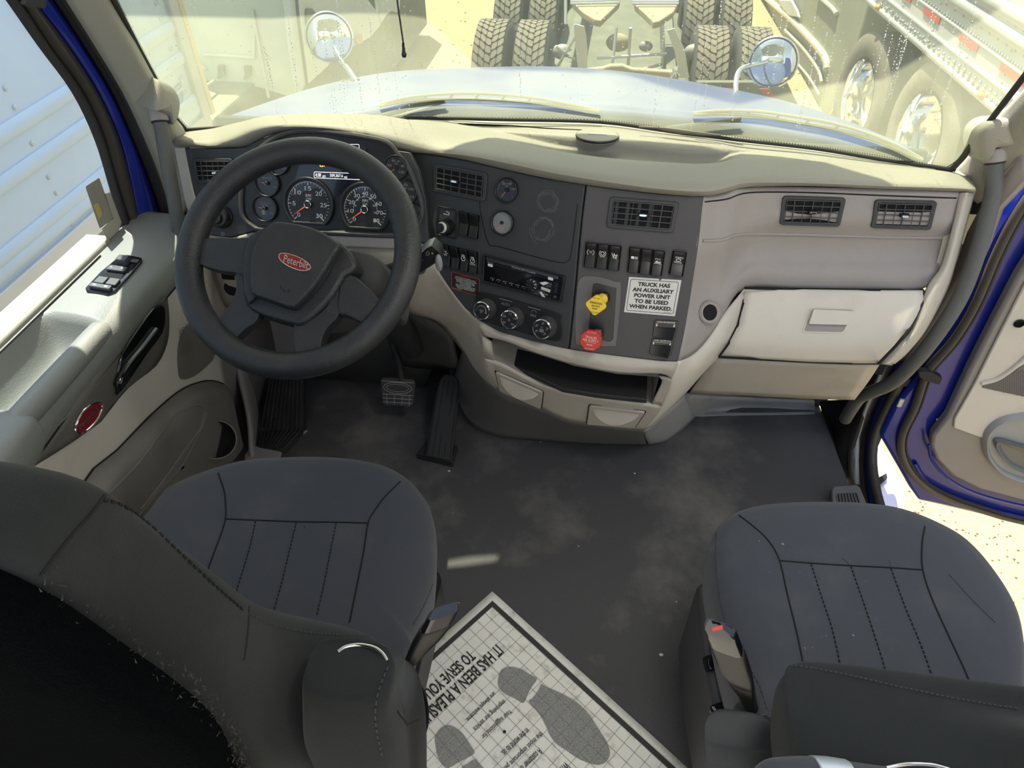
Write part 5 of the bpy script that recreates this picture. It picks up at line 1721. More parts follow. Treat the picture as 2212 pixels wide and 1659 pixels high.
# main beige face
S1 = [(375, 560), (357, 616), (278, 699), (202, 820), (162, 866), (121, 929), (53, 1020), (0, 1095)]
fr_rows = []
botpx = [(545, 1010), (540, 1012), (470, 1040), (400, 1080), (340, 1130), (300, 1180), (240, 1260), (200, 1330)]
s1p = [D(*p) for p in S1]
rows = []
for k in range(7):
    f_ = k / 6
    r = []
    for p in s1p:
        z = p.z * (1 - f_) + .02 * f_
        r.append(V((XF - .035 * f_ - .01 * sin(pi * f_), p.y, z)))
    rows.append(r)
rows2 = []
y0 = [p.y for p in s1p]
dface, bv_d = sheet('inner_panel', [[V((r[0].x, 1.40 - .16 * abs(i / 6 - .1), r[0].z))] + r for i, r in enumerate(rows)], BEIGEL, d1, 3, 3, .02, label='light beige inner door panel')
# band between the seams
S2 = [(362, 640), (366, 690), (362, 740), (338, 790), (278, 838), (218, 912), (160, 975), (116, 1027), (60, 1095)]
sb2 = [(357, 616), (340, 640), (300, 676), (265, 720), (225, 784), (170, 856), (115, 938), (53, 1020), (0, 1095)]
A_ = drape(bv_d, S2, .003)
B_ = drape(bv_d, sb2, .006)
n_ = min(len(A_), len(B_))
sheet('trim_band', [B_[:n_], [a.lerp(b_, .5) + V((.004, 0, 0)) for a, b_ in zip(A_[:n_], B_[:n_])], A_[:n_]], mat('brushed_taupe', (.12, .115, .10), .4, bump=(60, .1)), d1, 3, 3, .004, label='taupe band with the door handle and emblem')
# ledge: vinyl top rolling to the seam, with the grab pocket pressed in
gy0, gy1 = .70, .985


def ledge_pt(y, s):
    """s 0 at the glass, 1 at the seam"""
    ks = [(XL, .702), (-1.06, .700), (-1.01, .694), (-.97, .675), (XF + .006, .645), (XF, .615)]
    q = cr([V((a, 0, b_)) for a, b_ in ks], 6)
    f_ = s * (len(q) - 1)
    i = min(int(f_), len(q) - 2)
    p = q[i].lerp(q[i + 1], f_ - i)
    x, z = p.x, p.z
    if y < .8:
        x += (.8 - y) * .10 * s
    ex = max(0, 1 - ((y - (gy0 + gy1) / 2) / ((gy1 - gy0) / 2 + .01)) ** 6)
    xs = max(0, 1 - ((p.x + 1.035) / .062) ** 4)
    z -= .075 * ex * xs
    return V((x, y, z))


rows = [[ledge_pt(.45 + .95 * j / 90, i / 44) for j in range(91)] for i in range(45)]
lb_ = MB().grid(rows)
led = lb_.build('ledge', DOORG, d1, face_cam=True, solid=.01, angle=70, label='grey vinyl window ledge with grab pocket')
bv_l = lb_.bvh()
MB().tube([ledge_pt(y / 100, 1.0) + V((.001, 0, 0)) for y in range(45, 141, 3)], .002, 6).build('panel_gap', VOID, d1)
MB().tube([V((XL + .022, y / 100, .7035)) for y in range(40, 125, 5)], .0016, 6).build('ledge_groove', VOID, d1)
MB().abox((XL - .02, .35, .68), (XL + .012, 1.26, .712)).build('window_sweep', CREAM, d1, bevel=.005)
# grab bar bridging the pocket
gb = cr([P(232, 700, x=-.99), P(205, 725, x=-.985), P(150, 785, x=-.98), P(90, 850, x=-.975), P(40, 905, x=-.972), P(-20, 975, x=-.97)], 6)
gbx_ = MB().tube([p + V((0, 0, -.004)) for p in gb], [.021] * 4 + [.0235] * (len(gb) - 4), 20).build('grab_bar', DOORG, d1, label='round grey grab bar over the pocket')
hull(d1, 'armrest', [(V((-1.02, .735, .665)), V((.075, 0, 0)), V((0, 0, .03))), (V((-1.01, .70, .668)), V((.085, 0, 0)), V((0, 0, .042))), (V((-1.005, .60, .67)), V((.095, 0, 0)), V((0, 0, .046))), (V((-1.0, .45, .67)), V((.10, 0, 0)), V((0, 0, .046)))], DOORG, ex=.5, angle=70)
# window switches
wq = Q(drape(bv_l, [(256, 554), (315, 560), (247, 643), (180, 632)], .001))
sp_ = mprism(wq, [(.1, .02), (.35, -.02), (.9, .02), (1.0, .12), (.98, .45), (.93, .9), (.8, 1.0), (.1, .99), (0, .93), (-.02, .5)], 0, .006).build('switch_plate', BLACKG, d1, bevel=.002, label='gloss black window and mirror switch plate')
GR = mat('switch_grey', (.06, .065, .075), .35)
mprism(wq, rr(.16, .50, .84, .62, .08, .04), .006, .0065).build('cup_recess', VOID, sp_)
for x0, x1 in ((.14, .46), (.52, .86)):
    mprism(wq, rr(x0, .65, x1, .81, .03, .02), .006, .011).build('window_switch', GR, sp_, bevel=.001)
lk = mprism(wq, rr(.14, .85, .82, .94, .03, .02), .006, .014).build('lock_rocker', GR, sp_, bevel=.001)
t = MB()
for x in (.3, .66):
    mprism(wq, rr(x - .05, .88, x + .05, .91, .01), .014, .0146, t)
t.build('lock_marks', WHITEI, lk)
mk = mprism(wq, rr(.16, .35, .78, .47, .03, .02), .006, .012).build('mirror_selector', GR, sp_, bevel=.001)
t = MB()
text(t, 'L', wq, .26, .39, .32, .42, .0126)
text(t, 'R', wq, .62, .39, .69, .42, .0126)
t.build('selector_marks', WHITEI, mk)
mprism(wq, rr(.32, .17, .68, .31, .04, .03), .006, .024).build('mirror_knob', GR, sp_, bevel=.002)
mprism(wq, rr(.66, .1, .92, .19, .03, .02), .006, .009).build('mirror_button', GR, sp_, bevel=.001)
# door handle in gloss cup
cupp = [(246, 848), (250, 800), (262, 760), (290, 715), (322, 672), (340, 658), (351, 662), (353, 690), (345, 722), (310, 770), (270, 830), (254, 850)]
cpp = drape(bv_d, [(p.x, p.y) for p in cr([V((*p, 0)) for p in cupp], 4, True)], .009)
hc = MB().prism(cpp, V((.006, 0, 0))).build('handle_cup', BLACKG, d1, bevel=.003, label='gloss black handle cup')
hs_ = drape(bv_d, [(254, 836), (262, 812), (280, 785), (305, 755), (330, 722), (338, 712)], .028)
MB().tube(cr(hs_, 5), [.006] + [.0095] * (len(cr(hs_, 5)) - 2) + [.006], 14).build('release_handle', BLACKG, hc, label='gloss black release handle')
# emblem
ec = [(162, 930), (164, 912), (176, 890), (192, 876), (207, 870), (217, 873), (218, 885), (208, 906), (190, 926), (172, 937)]
ep = drape(bv_d, [(p.x, p.y) for p in cr([V((*p, 0)) for p in ec], 4, True)], .012)
em = MB().prism(ep, V((.002, 0, 0))).build('emblem', EMB, d1, label='red oval door emblem with chrome rim')
MB().tube([p + V((.002, 0, 0)) for p in ep + ep[:1]], .0022, 8).build('emblem_rim', CHROME, em)
tq = Q([drape(bv_d, [p], .0175)[0] for p in ((165, 920), (210, 873), (216, 884), (172, 932))])
text(MB(), 'Peterbilt', tq, .05, .15, .95, .85, 0, .01).build('emblem_lettering', SATIN, em)
# speaker grille
spk = [(415, 699), (430, 715), (466, 762), (430, 805), (398, 820), (386, 808), (384, 754), (395, 715)]
sg = drape(bv_d, [(p.x, p.y) for p in cr([V((*p, 0)) for p in spk], 3, True)], .002)
sgo = MB().prism(sg, V((.001, 0, 0))).build('speaker_grille', mat('grille_taupe', (.20, .185, .165), .6, bump=(900, .8)), d1, label='ribbed taupe speaker grille')
gq_ = Q(drape(bv_d, [(384, 700), (466, 700), (466, 820), (384, 820)], .004))
t = MB()
for i in range(30):
    a = i / 30
    for u0, v0, u1, v1 in ((384, 700 + 120 * a, 466, 700 + 120 * a - 30),):
        pts = drape(bv_d, [(u0 + (u1 - u0) * k / 24, v0 + (v1 - v0) * k / 24) for k in range(25) if (lambda X, Y: (X > 386 and Y > 700 + abs(X - 410) * .9 - 8 and Y < 818 - max(0, X - 400) * .85))(u0 + (u1 - u0) * k / 24, v0 + (v1 - v0) * k / 24)], .0035)
        if len(pts) > 1:
            t.tube(pts, .0006, 4)
if t.v:
    t.build('grille_ribs', mat('grille_shadow', (.07, .065, .06), .8), sgo)
# map pocket with cup holder
pk1 = [(176, 1045), (250, 972), (320, 900), (380, 848), (420, 828), (456, 822), (492, 836), (510, 872), (516, 920), (514, 950), (500, 975), (470, 1010), (430, 1045), (380, 1075), (330, 1120), (260, 1180), (190, 1240), (120, 1240)]
pk_o = drape(bv_d, [(p.x, p.y) for p in cr([V((*p, 0)) for p in pk1], 3, True)], .002)
c = sum(pk_o, V()) / len(pk_o)
TAUPE = mat('pocket_taupe', (.17, .16, .145), .5, bump=(500, .2), dirt=((.11, .1, .09), 8, .5, .75, .5))
rows = [[c + (p - c) * k + V((h, 0, 0)) for p in pk_o] for k, h in ((1, 0), (.985, .012), (.93, .034), (.86, .044), (.7, .046), (.4, .046), (.02, .046))]
pkb = MB().grid(rows, True)
pko = pkb.build('map_pocket', TAUPE, d1, angle=60, label='taupe moulded pocket low on the door')
bv_pk = pkb.bvh()
MB().tube([p + V((.003, 0, 0)) for p in pk_o + pk_o[:1]], .0018, 6).build('pocket_gap', VOID, pko)
for off in (0, 9, 17):
    pts = [(222 + off, 1080 + off * .5), (300 + off * .7, 1000), (370, 905 + off), (405, 882 + off * .7), (430, 876 + off * .5), (440 - off * .4, 890), (432 - off * .4, 930), (390 - off * .3, 1010), (330, 1075), (290, 1130)] if off == 0 else [(296 + off, 1100), (350 + off * .6, 1035), (400 + off * .5, 965), (430 + off * .4, 925), (444 + off * .2, 890)]
    seam('pocket_rib', bv_pk, pts, .0022, TAUPE, pko, 8, h=.0004)
c = drape(bv_pk, [(470, 945)], 0)[0]
ax_ = (V((.55, -.45, .75))).normalized()
cc_ = P(467, 950, x=-.945)
ch = MB().lathe([(.047, .008), (.050, .01), (.054, .004), (.054, -.02), (.05, -.05)], cc_, (.7, -.4, .6), 30).build('cup_holder', TAUPE, pko, label='cup holder ring')
MB().lathe([(.0475, .007), (.044, -.02), (.0, -.022)], cc_, (.7, -.4, .6), 30).build('cup_well', VOID, ch)
MB().lathe([(.006, -.02), (.006, -.012), (.004, -.012), (.004, -.02)], cc_ + V((.0, -.005, .012)), (.7, -.4, .6), 14).build('cup_screw', GREYP, ch)
# ================================================================ A-PILLARS, WINDOWS, JAMBS
LV = [0, 100, 200, 300, 400, 485]
b0 = [(12, 0), (82, 100), (155, 200), (203, 300), (234, 400), (264, 505)]
b1 = [(42, 0), (108, 100), (180, 200), (226, 300), (254, 400), (285, 495)]
b2 = [(72, 0), (148, 100), (212, 200), (258, 300), (285, 400), (302, 488)]
b3 = [(115, 0), (180, 100), (240, 200), (285, 300), (325, 400), (356, 490)]
b4 = [(142, 0), (205, 100), (265, 200), (313, 300), (352, 400), (378, 500)]
b5 = [(246, 0), (297, 100), (345, 190), (372, 245), (400, 284), (402, 330)]


def strip(name, A, B, xa, xb, m, bulge, lab, sol=.01, ext=True):
    r0 = [P(*p, x=xa) for p in A]
    r1 = [P(*p, x=xb) for p in B]
    if ext:
        r0 = [r0[0] * 2 - r0[1] + (r0[0] - r0[1]) * .6] + r0
        r1 = [r1[0] * 2 - r1[1] + (r1[0] - r1[1]) * .6] + r1
    mid = [a.lerp(b_, .5) + V((bulge, -abs(bulge) * .3, 0)) for a, b_ in zip(r0, r1)]
    o, bv = sheet(name, [r0, mid, r1], m, None, 4, 4, sol)
    tag(o, lab, None, None, 'structure')
    return o, bv


strip('trim_7', b0, b1, -1.125, -1.12, RUBBER, .012, 'black rubber channel around the driver window glass')
strip('trim_8', b1, b2, -1.12, -1.11, mat('dull_brown_black', (.05, .046, .038), .35), .008, 'door frame strip by the driver window with a dark brownish reflection painted in')  # grey frame, its dark brownish reflection put into the colour
strip('trim_9', b2, b3, -1.11, -1.10, BLUE, .01, 'dark blue painted jamb strip by the driver window')
strip('trim_10', b3, b4, -1.10, -1.07, RUBBER, .014, 'black door seal in front of the left pillar')
pilL, bv_pl = strip('trim_11', b4, b5, -1.06, -1.00, CREAM, .03, 'cream trim on the left windshield pillar', .02)
# fabric tab at the very top
tb_ = MB().prism([P(u, v, x=-1.04) for u, v in ((52, -30), (86, -30), (90, 12), (86, 18), (70, 14), (66, 18), (44, 8))], (.01, 0, 0)).build('cloth_strap', RUBBER, None)
tag(tb_, 'black strap end hanging at the top of the driver window', 'strap')
# driver window glass


def glass(name, tint, haze, hazecol, ior=1.45):
    m = bpy.data.materials.new(name)
    m.use_nodes = True
    t = m.node_tree
    t.nodes.clear()
    out = t.nodes.new('ShaderNodeOutputMaterial')
    tr = t.nodes.new('ShaderNodeBsdfTransparent')
    tr.inputs[0].default_value = (*tint, 1)
    gl = t.nodes.new('ShaderNodeBsdfGlossy')
    gl.inputs['Roughness'].default_value = .02
    gl.inputs[0].default_value = (.9, .95, 1, 1)
    fr = t.nodes.new('ShaderNodeFresnel')
    fr.inputs[0].default_value = ior
    m1 = t.nodes.new('ShaderNodeMixShader')
    t.links.new(fr.outputs[0], m1.inputs[0])
    t.links.new(tr.outputs[0], m1.inputs[1])
    t.links.new(gl.outputs[0], m1.inputs[2])
    tl = t.nodes.new('ShaderNodeBsdfTranslucent')
    tl.inputs[0].default_value = (*hazecol, 1)
    tc = t.nodes.new('ShaderNodeTexCoord')
    n = t.nodes.new('ShaderNodeTexNoise')
    n.inputs['Scale'].default_value = 4
    n.inputs['Detail'].default_value = 8
    t.links.new(tc.outputs['Object'], n.inputs['Vector'])
    r = t.nodes.new('ShaderNodeMapRange')
    r.inputs['From Min'].default_value = .3
    r.inputs['From Max'].default_value = .7
    r.inputs['To Min'].default_value = haze * .75
    r.inputs['To Max'].default_value = haze * 1.25
    t.links.new(n.outputs['Fac'], r.inputs['Value'])
    m2 = t.nodes.new('ShaderNodeMixShader')
    t.links.new(r.outputs[0], m2.inputs[0])
    t.links.new(m1.outputs[0], m2.inputs[1])
    t.links.new(tl.outputs[0], m2.inputs[2])
    t.links.new(m2.outputs[0], out.inputs[0])
    return m


GLW = glass('dusty_windshield_glass', (.60, .63, .52), .14, (.80, .86, .62))
GLD = glass('door_window_glass', (.84, .93, 1.0), .05, (.6, .7, .8), 1.22)
gpt_ = [P(*p, x=-1.122) for p in b0]
gv = [V((-1.122, -.4, .69))] + [V((-1.122, -.4, 1.6)), V((-1.122, .6, 1.6))] + gpt_
gv = gv[:3] + [g for g in gpt_] + [V((-1.122, 1.24, .69))]
wd = MB().add(gv, [tuple(range(len(gv)))]).build('window_1', GLD, None, smooth=False)
tag(wd, 'clear driver door window pane', None, None, 'structure')
# inspection label on the driver window
lq_ = Q([P(u, v, x=-1.118) for u, v in ((184, 403), (218, 381), (262, 505), (228, 531))])
lab = thing('window_sticker', 'see-through inspection sticker on the lower front corner of the driver window', 'sticker', tuple(lq_(.5, 1)))
mprism(lq_, rr(0, 0, .88, .70, .06, .03), 0, .0004).build('backing', mat('sticker_taupe', (.30, .29, .25), .6), lab)
mprism(lq_, [(.82, .26), (1.18, .30), (1.22, .84), (.68, 1.0), (.2, 1.0), (.1, .72), (.88, .68)], 0, .0004).build('lower_flap', mat('sticker_sand', (.42, .40, .34), .6), lab)
t = MB()
for i in range(7):
    mline(t, lq_, [(.02, .1 + i * .08), (.42, .08 + i * .08)], .0012, .0008)
t.build('ruled_lines', GREYP, lab)
mprism(lq_, [(.08, .32), (.34, .32), (.36, .52), (.12, .56)], .0004, .0009).build('yellow_mark', mat('faded_yellow', (.55, .42, .12), .6), lab)

# windshield
gl_b = cr([P(u, v, z=.845) for u, v in ((392, 281), (640, 268), (890, 256), (1100, 259), (1296, 264), (1440, 283), (1600, 303), (1760, 321), (1900, 344), (2062, 367))], 4)
rows = []
for k in range(9):
    dz = -.03 + .98 * k / 8
    rows.append([V((p.x * (1 - .03 * k / 8), p.y - .44 * dz + .0, .845 + dz)) for p in gl_b])
ws = MB().grid(rows).build('window_2', GLW, None, face_cam=True, angle=80)
tag(ws, 'large curved windshield speckled with dried drops', None, None, 'structure')
bv_ws = MB().grid(rows).bvh()
band = MB()
band.tube([p + V((0, -.004, .002)) for p in gl_b], .0045, 8)
# dark rim up both sides of the glass
for pts in ([(246, 0), (297, 100), (345, 190), (372, 245), (404, 284)], [(2212, 186), (2150, 250), (2105, 305), (2075, 345), (2050, 368), (2020, 367)]):
    q_ = drape(bv_ws, [(p.x, p.y) for p in cr([V((*p, 0)) for p in pts], 6)], .003)
    if len(q_) > 1:
        band.tube([q_[0] * 2 - q_[1] + (q_[0] - q_[1]) * 30] + q_, .006, 8)
bo = band.build('trim_12', RUBBER, None)
tag(bo, 'black rubber surround of the windshield', None, None, 'structure')
# frit dots
fd = MB()
for pts in ([(250, 0), (301, 100), (349, 190), (376, 245), (407, 283)], [(2205, 186), (2143, 250), (2098, 305), (2068, 345), (2044, 362)], [(900, 252), (1100, 254), (1296, 259), (1440, 276), (1600, 297), (1760, 316), (1900, 337), (2040, 360)]):
    q_ = drape(bv_ws, [(p.x, p.y) for p in cr([V((*p, 0)) for p in pts], 26)], .001)
    for p in q_:
        for o_ in (0, 1):
            c_ = p + V((0, 0, .005 * o_)) + V((.004 * o_, 0, 0))
            fd.add([c_ + V((cos(a) * .0013, 0, sin(a) * .0013)) for a in (0, 1.57, 3.14, 4.71)], [(0, 1, 2, 3)])
o = fd.build('glass_dots', BLACKI, None, smooth=False, weld=False)
tag(o, 'fine black dot border printed on the windshield edge', 'dot border', None, 'stuff')
# dried water drops: streaks of tiny beads
dr = MB()
rnd = random.Random(12)
DROP = mat('dried_drop', (.85, .87, .78), .25, spec=.8)
inst = []
octa = [(1, 0, 0), (-1, 0, 0), (0, 1, 0), (0, -1, 0), (0, 0, 1), (0, 0, -1)]
of = [(0, 2, 4), (2, 1, 4), (1, 3, 4), (3, 0, 4), (2, 0, 5), (1, 2, 5), (3, 1, 5), (0, 3, 5)]


def drop(u, v, s):
    q_ = drape(bv_ws, [(u, v)], .001)
    if q_:
        r = px(s, q_[0])
        dr.add([q_[0] + V((a * r, b_ * r * .4, c_ * r * 1.25)) for a, b_, c_ in octa], of)


for k in range(46):
    side = rnd.random()
    u0 = rnd.uniform(560, 900) if side < .36 else (rnd.uniform(1560, 2120) if side < .9 else rnd.uniform(1000, 1560))
    v0 = rnd.uniform(-10, 120)
    L = rnd.uniform(60, 240)
    lean = (1131 - u0) / (2487 - v0) * rnd.uniform(.6, 1.0) + rnd.uniform(-.03, .03)
    v = v0
    while v < v0 + L:
        drop(u0 + lean * (v - v0) + rnd.uniform(-1.5, 1.5), v, rnd.uniform(.7, 2.0))
        v += rnd.uniform(3.5, 9)
for k in range(420):
    u = rnd.choice((rnd.uniform(700, 900), rnd.uniform(1640, 2130), rnd.uniform(1180, 1640)))
    drop(u, rnd.uniform(0, 330), rnd.uniform(.5, 1.6))
for k in range(60):
    drop(rnd.uniform(280, 560), rnd.uniform(0, 180), rnd.uniform(.5, 1.2))
o = dr.build('water_spots', DROP, None, weld=False)
tag(o, 'dried white water spots running down the windshield', 'water spots', None, 'stuff')
# bug splat
sp0 = drape(bv_ws, [(p.x, p.y) for p in cr([V((1441, 182, 0)), V((1450, 166, 0)), V((1458, 150, 0)), V((1463, 146, 0))], 4)], .002)
bs = MB().tube(sp0, [.001, .0012, .0015, .002, .0028, .003, .003, .004, .005, .006, .005, .004, .002][:len(sp0)], 7)
for du, dv in ((-14, 8), (10, 12), (-8, -2), (6, -10)):
    q_ = drape(bv_ws, [(1459, 152), (1459 + du, 152 + dv)], .002)
    bs.tube(q_, .0007, 5)
o = bs.build('bug_splat', mat('bird_white', (.8, .8, .72), .6), None)
tag(o, 'pale smear with thin legs stuck on the windshield above the hood', 'splat')

# right pillar
ro_ = [(2212, 192), (2150, 258), (2110, 312), (2078, 352), (2052, 370)]
ri_ = [(2250, 290), (2212, 328), (2161, 386), (2142, 420), (2112, 440)]
r0 = [P(*p, x=.745) for p in ro_]
r1 = [P(*p, x=.80) for p in ri_]
r0 = [r0[0] + (r0[0] - r0[1]) * 3] + r0
r1 = [r1[0] + (r1[0] - r1[1]) * 3] + r1
o, bv_pr = sheet('trim_13', [r0, [a.lerp(b_, .5) + V((-.02, -.01, 0)) for a, b_ in zip(r0, r1)], r1], CREAM, None, 4, 4, .02)
tag(o, 'cream trim on the right windshield pillar', None, None, 'structure')
r1b = [(2212, 388), (2150, 455), (2125, 520), (2095, 590), (2030, 690), (1985, 760), (1955, 790)]
r1a = [(2205, 335), (2130, 425), (2090, 500), (2060, 585), (2000, 690), (1960, 755), (1925, 786)]
o, _ = sheet('trim_14', [[P(*p, x=.80) for p in r1a], [P(*p, x=.815) for p in r1b]], mat('pinkish_grey_plastic', (.27, .235, .215), .55), None, 4, 4, .02, lin=True)
tag(o, 'pinkish grey lower trim of the right pillar', None, None, 'structure')


# grab handles
def handle(name, lab, pts, r, brk, nn, side):
    t_ = thing(name, lab, 'grab handle', tuple(pts[-1]))
    MB().tube(cr(pts, 6), r, 18).build('bar', mat('speckled_grey_rubber', (.10, .105, .10), .55, bump=(700, .5)), t_)
    c = pts[0]
    d = (pts[1] - pts[0]).normalized()
    MB().lathe([(r * 1.28, -.022), (r * 1.32, .0), (r * 1.2, .004), (r * 1.0, .004)], c, d, 24).build('collar', GREYP, t_)
    MB().lathe([(r * 1.12, .004), (r * 1.14, .007), (r * 1.0, .008)], c, d, 24).build('collar_ring', RUBBER, t_)
    return t_


hl = [P(344, 258, x=-.995), P(350, 285, x=-.99), P(360, 345, x=-.985), P(372, 410, x=-.985), P(384, 480, x=-.99), P(392, 540, x=-1.0), P(395, 600, x=-1.02)]
hL = handle('grab_handle', 'grey tubular grab handle on the left pillar beside the steering wheel', hl, .0155, None, None, -1)
bl = [(334, 175), (343, 173), (362, 181), (376, 196), (383, 215), (382, 240), (375, 262), (366, 268), (360, 250), (345, 240), (331, 236), (328, 232)]
bp0 = [P(p.x, p.y, x=-.985) for p in cr([V((*p, 0)) for p in bl], 3, True)]
cB = sum(bp0, V()) / len(bp0)
MB().grid([[cB + (p - cB) * k + V((h, -h * .6, 0)) for p in bp0] for k, h in ((.98, -.06), (1, 0), (.97, .008), (.85, .014), (.5, .018), (.02, .02))], True).build('upper_bracket', CREAM, hL, angle=60, label='cream bracket cap')
hr = [P(2149, 345, y=1.485), P(2148, 372, y=1.475), P(2146, 410, y=1.46), P(2133, 470, y=1.44), P(2110, 550, y=1.41), P(2075, 640, y=1.38), P(2025, 720, y=1.36), P(1975, 782, y=1.36), P(1930, 825, y=1.38), P(1885, 846, y=1.41), P(1858, 858, y=1.44), P(1838, 885, y=1.47), P(1826, 905, y=1.50)]
hR = handle('grab_handle', 'long bent grey grab handle on the right pillar by the open door', hr, .0165, None, None, 1)
br = [(2165, 256), (2180, 258), (2187, 300), (2184, 312), (2170, 316), (2150, 318), (2138, 326), (2128, 350), (2114, 338), (2109, 310), (2112, 285), (2125, 268), (2145, 258)]
bp0 = [P(p.x, p.y, y=1.475) for p in cr([V((*p, 0)) for p in br], 3, True)]
cB = sum(bp0, V()) / len(bp0)
MB().grid([[cB + (p - cB) * k + V((0, -h, h * .3)) for p in bp0] for k, h in ((.98, -.06), (1, 0), (.97, .008), (.85, .014), (.5, .018), (.02, .02))], True).build('upper_bracket', CREAM, hR, angle=60, label='cream bracket cap')

# ================================================================ RIGHT SILL AND JAMB
KN = [(1908, 787), (1862, 893), (1839, 942), (1826, 993), (1825, 1044)]
KN2 = [(1916, 787), (1872, 889), (1851, 947), (1847, 993), (1848, 1046)]
KN3 = [(1958, 787), (1906, 889), (1884, 942), (1879, 993), (1886, 1052), (1901, 1110)]
o, _ = sheet('trim_15', [[P(u, v, x=.755) for u, v in KN], [P(u, v, x=.765) for u, v in KN2]], mat('sill_grey', (.24, .24, .23), .5), None, 4, 4, .012, lin=True)
tag(o, 'thin pale grey sill strip at the passenger doorway', None, None, 'structure')
o, _ = sheet('trim_16', [[P(u, v, x=.765) for u, v in KN2 + [(1870, 1104)]], [P((a[0] * .5 + b_[0] * .5), (a[1] * .5 + b_[1] * .5), x=.80) for a, b_ in zip(KN2 + [(1870, 1104)], KN3)], [P(u, v, x=.80) for u, v in KN3]], mat('brown_black_rubber', (.045, .04, .036), .55), None, 4, 4, .02)
tag(o, 'dark rubber door seal along the passenger doorway', None, None, 'structure')
o = MB().grid([[P(1770, 868, y=1.66), P(1850, 862, x=.75), P(1900, 787, x=.75)], [P(1775, 893, z=.0), P(1800, 930, x=.74), P(1862, 893, x=.755)], [P(1828, 1048, z=.0), P(1829, 1044, x=.745), P(1828, 1000, x=.752)]]).build('wall_right', mat('black_kick', (.012, .011, .011), .8), None, face_cam=True, solid=.01)
tag(o, 'black kick panel at the right of the passenger footwell', None, None, 'structure')
KN4 = [(1958, 787), (1920, 870), (1899, 940), (1893, 1010), (1900, 1100)]
o, _ = sheet('trim_17', [[P(u, v, x=.81) for u, v in [(1955, 787), (1908, 885), (1886, 942), (1881, 1000), (1895, 1095)]], [P(u, v, x=.83) for u, v in KN4]], BLUE, None, 4, 4, .02, lin=True)
tag(o, 'blue painted outer edge of the passenger doorway', None, None, 'structure')
# small step pad on the sill
sq_ = Q([P(u, v, z=zq) for (u, v), zq in zip(((1796, 1050), (1856, 1046), (1885, 1118), (1800, 1118)), (.03, .03, .03, .03))])
sp_ = mprism(sq_, rr(0, 0, 1, 1, .12, .18), -.03, .0).build('sill_pad', mat('sill_pad_grey', (.12, .125, .125), .5, bump=(300, .3)), None, bevel=.006, seg=3)
tag(sp_, 'grey ribbed step pad on the sill in front of the passenger seat', 'step pad')
mprism(sq_, rr(.12, .24, .82, 1.0, .1, .1), 0, .001).build('pad_recess', mat('pad_mid', (.08, .082, .085), .5), sp_)
t = MB()
for i in range(7):
    t.tube([sq_(.2 + i * .095, .28, .001), sq_(.2 + i * .095, .98, .001)], .0016, 6)
t.build('pad_grooves', VOID, sp_)
MB().lathe([(.011, 0), (.010, .004), (.005, .005), (.004, .002), (0, .002)], sq_(.42, .68, .001), sq_.n, 20).build('pad_screw', BLACKP, sp_)

# ================================================================ OPEN PASSENGER DOOR
d2_ = thing('door_2', 'open passenger door with blue painted edge and beige inner panel', None, (1.3, 1.52, -.25), kind='structure')
DY = 1.50


def dpoly(name, pts, y, m, th=.03, bev=.004, n=3, lab=None, par=d2_):
    pp = cr([V((*p, 0)) for p in pts], n, True) if n else [V((*p, 0)) for p in pts]
    return MB().prism([P(p.x, p.y, y=y) for p in pp], (0, th, 0)).build(name, m, par, bevel=bev, label=lab, face_cam=False)


outer = [(2400, 120), (2300, 280), (2212, 420), (2150, 520), (2105, 620), (2050, 720), (1995, 800), (1930, 880), (1900, 942), (1925, 985), (1943, 1016), (1965, 1055), (1984, 1082), (2030, 1092), (2120, 1113), (2212, 1136), (2500, 1200), (2800, 1200), (2800, 120)]
dpoly('door_shell', outer, DY, BLUE, .05, .01, 0, 'blue painted door shell')
inner = [(2500, 300), (2300, 440), (2198, 599), (2144, 702), (2095, 798), (2047, 901), (2015, 942), (2012, 965), (2024, 995), (2059, 1030), (2117, 1058), (2212, 1083), (2400, 1110), (2800, 1150), (2800, 300)]
dpoly('inner_panel', inner, DY - .035, mat('door_panel_taupe', (.25, .235, .22), .55, bump=(500, .2)), .034, .008, 0, 'taupe lower inner panel')
up = [(2500, 380), (2300, 500), (2215, 612), (2160, 720), (2105, 830), (2062, 905), (2060, 925), (2122, 947), (2135, 935), (2160, 910), (2212, 892), (2400, 850), (2600, 800), (2600, 380)]
dpoly('upper_insert', up, DY - .042, BEIGEL, .008, .003, 0, 'light beige upper insert')
grl = [(2122, 838), (2125, 833), (2160, 820), (2212, 790), (2300, 740), (2400, 740), (2400, 880), (2212, 857)]
gro = dpoly('speaker_grille', grl, DY - .045, mat('grille_dots', (.22, .205, .19), .7, bump=(1200, 1.0)), .003, .001, 0, 'perforated speaker grille')
t = MB()
for i in range(46):
    for j in range(24):
        u, v = 2128 + i * 4, 800 + j * 4 + (2 if i % 2 else 0)
        if v > 838 - (u - 2122) * .5 and v < 838 + (u - 2122) * .22:
            c = P(u, v, y=DY - .0455)
            t.add([c + V((.0013, 0, 0)), c + V((0, 0, .0013)), c - V((.0013, 0, 0)), c - V((0, 0, .0013))], [(0, 1, 2, 3)])
t.build('perforations', VOID, gro, smooth=False, weld=False)
MB().tube(cr([P(u, v, y=DY - .043) for u, v in ((2120, 828), (2160, 815), (2212, 775), (2260, 720))], 6), .006, 10).build('panel_ridge', BEIGEL, d2_)
pocket = cr([P(u, v, y=DY - .045) for u, v in ((2124, 960), (2130, 930), (2160, 905), (2212, 893), (2400, 870), (2500, 900), (2500, 1050), (2300, 1050), (2212, 1040), (2160, 1020), (2132, 990))], 4, True)
c = sum(pocket, V()) / len(pocket)
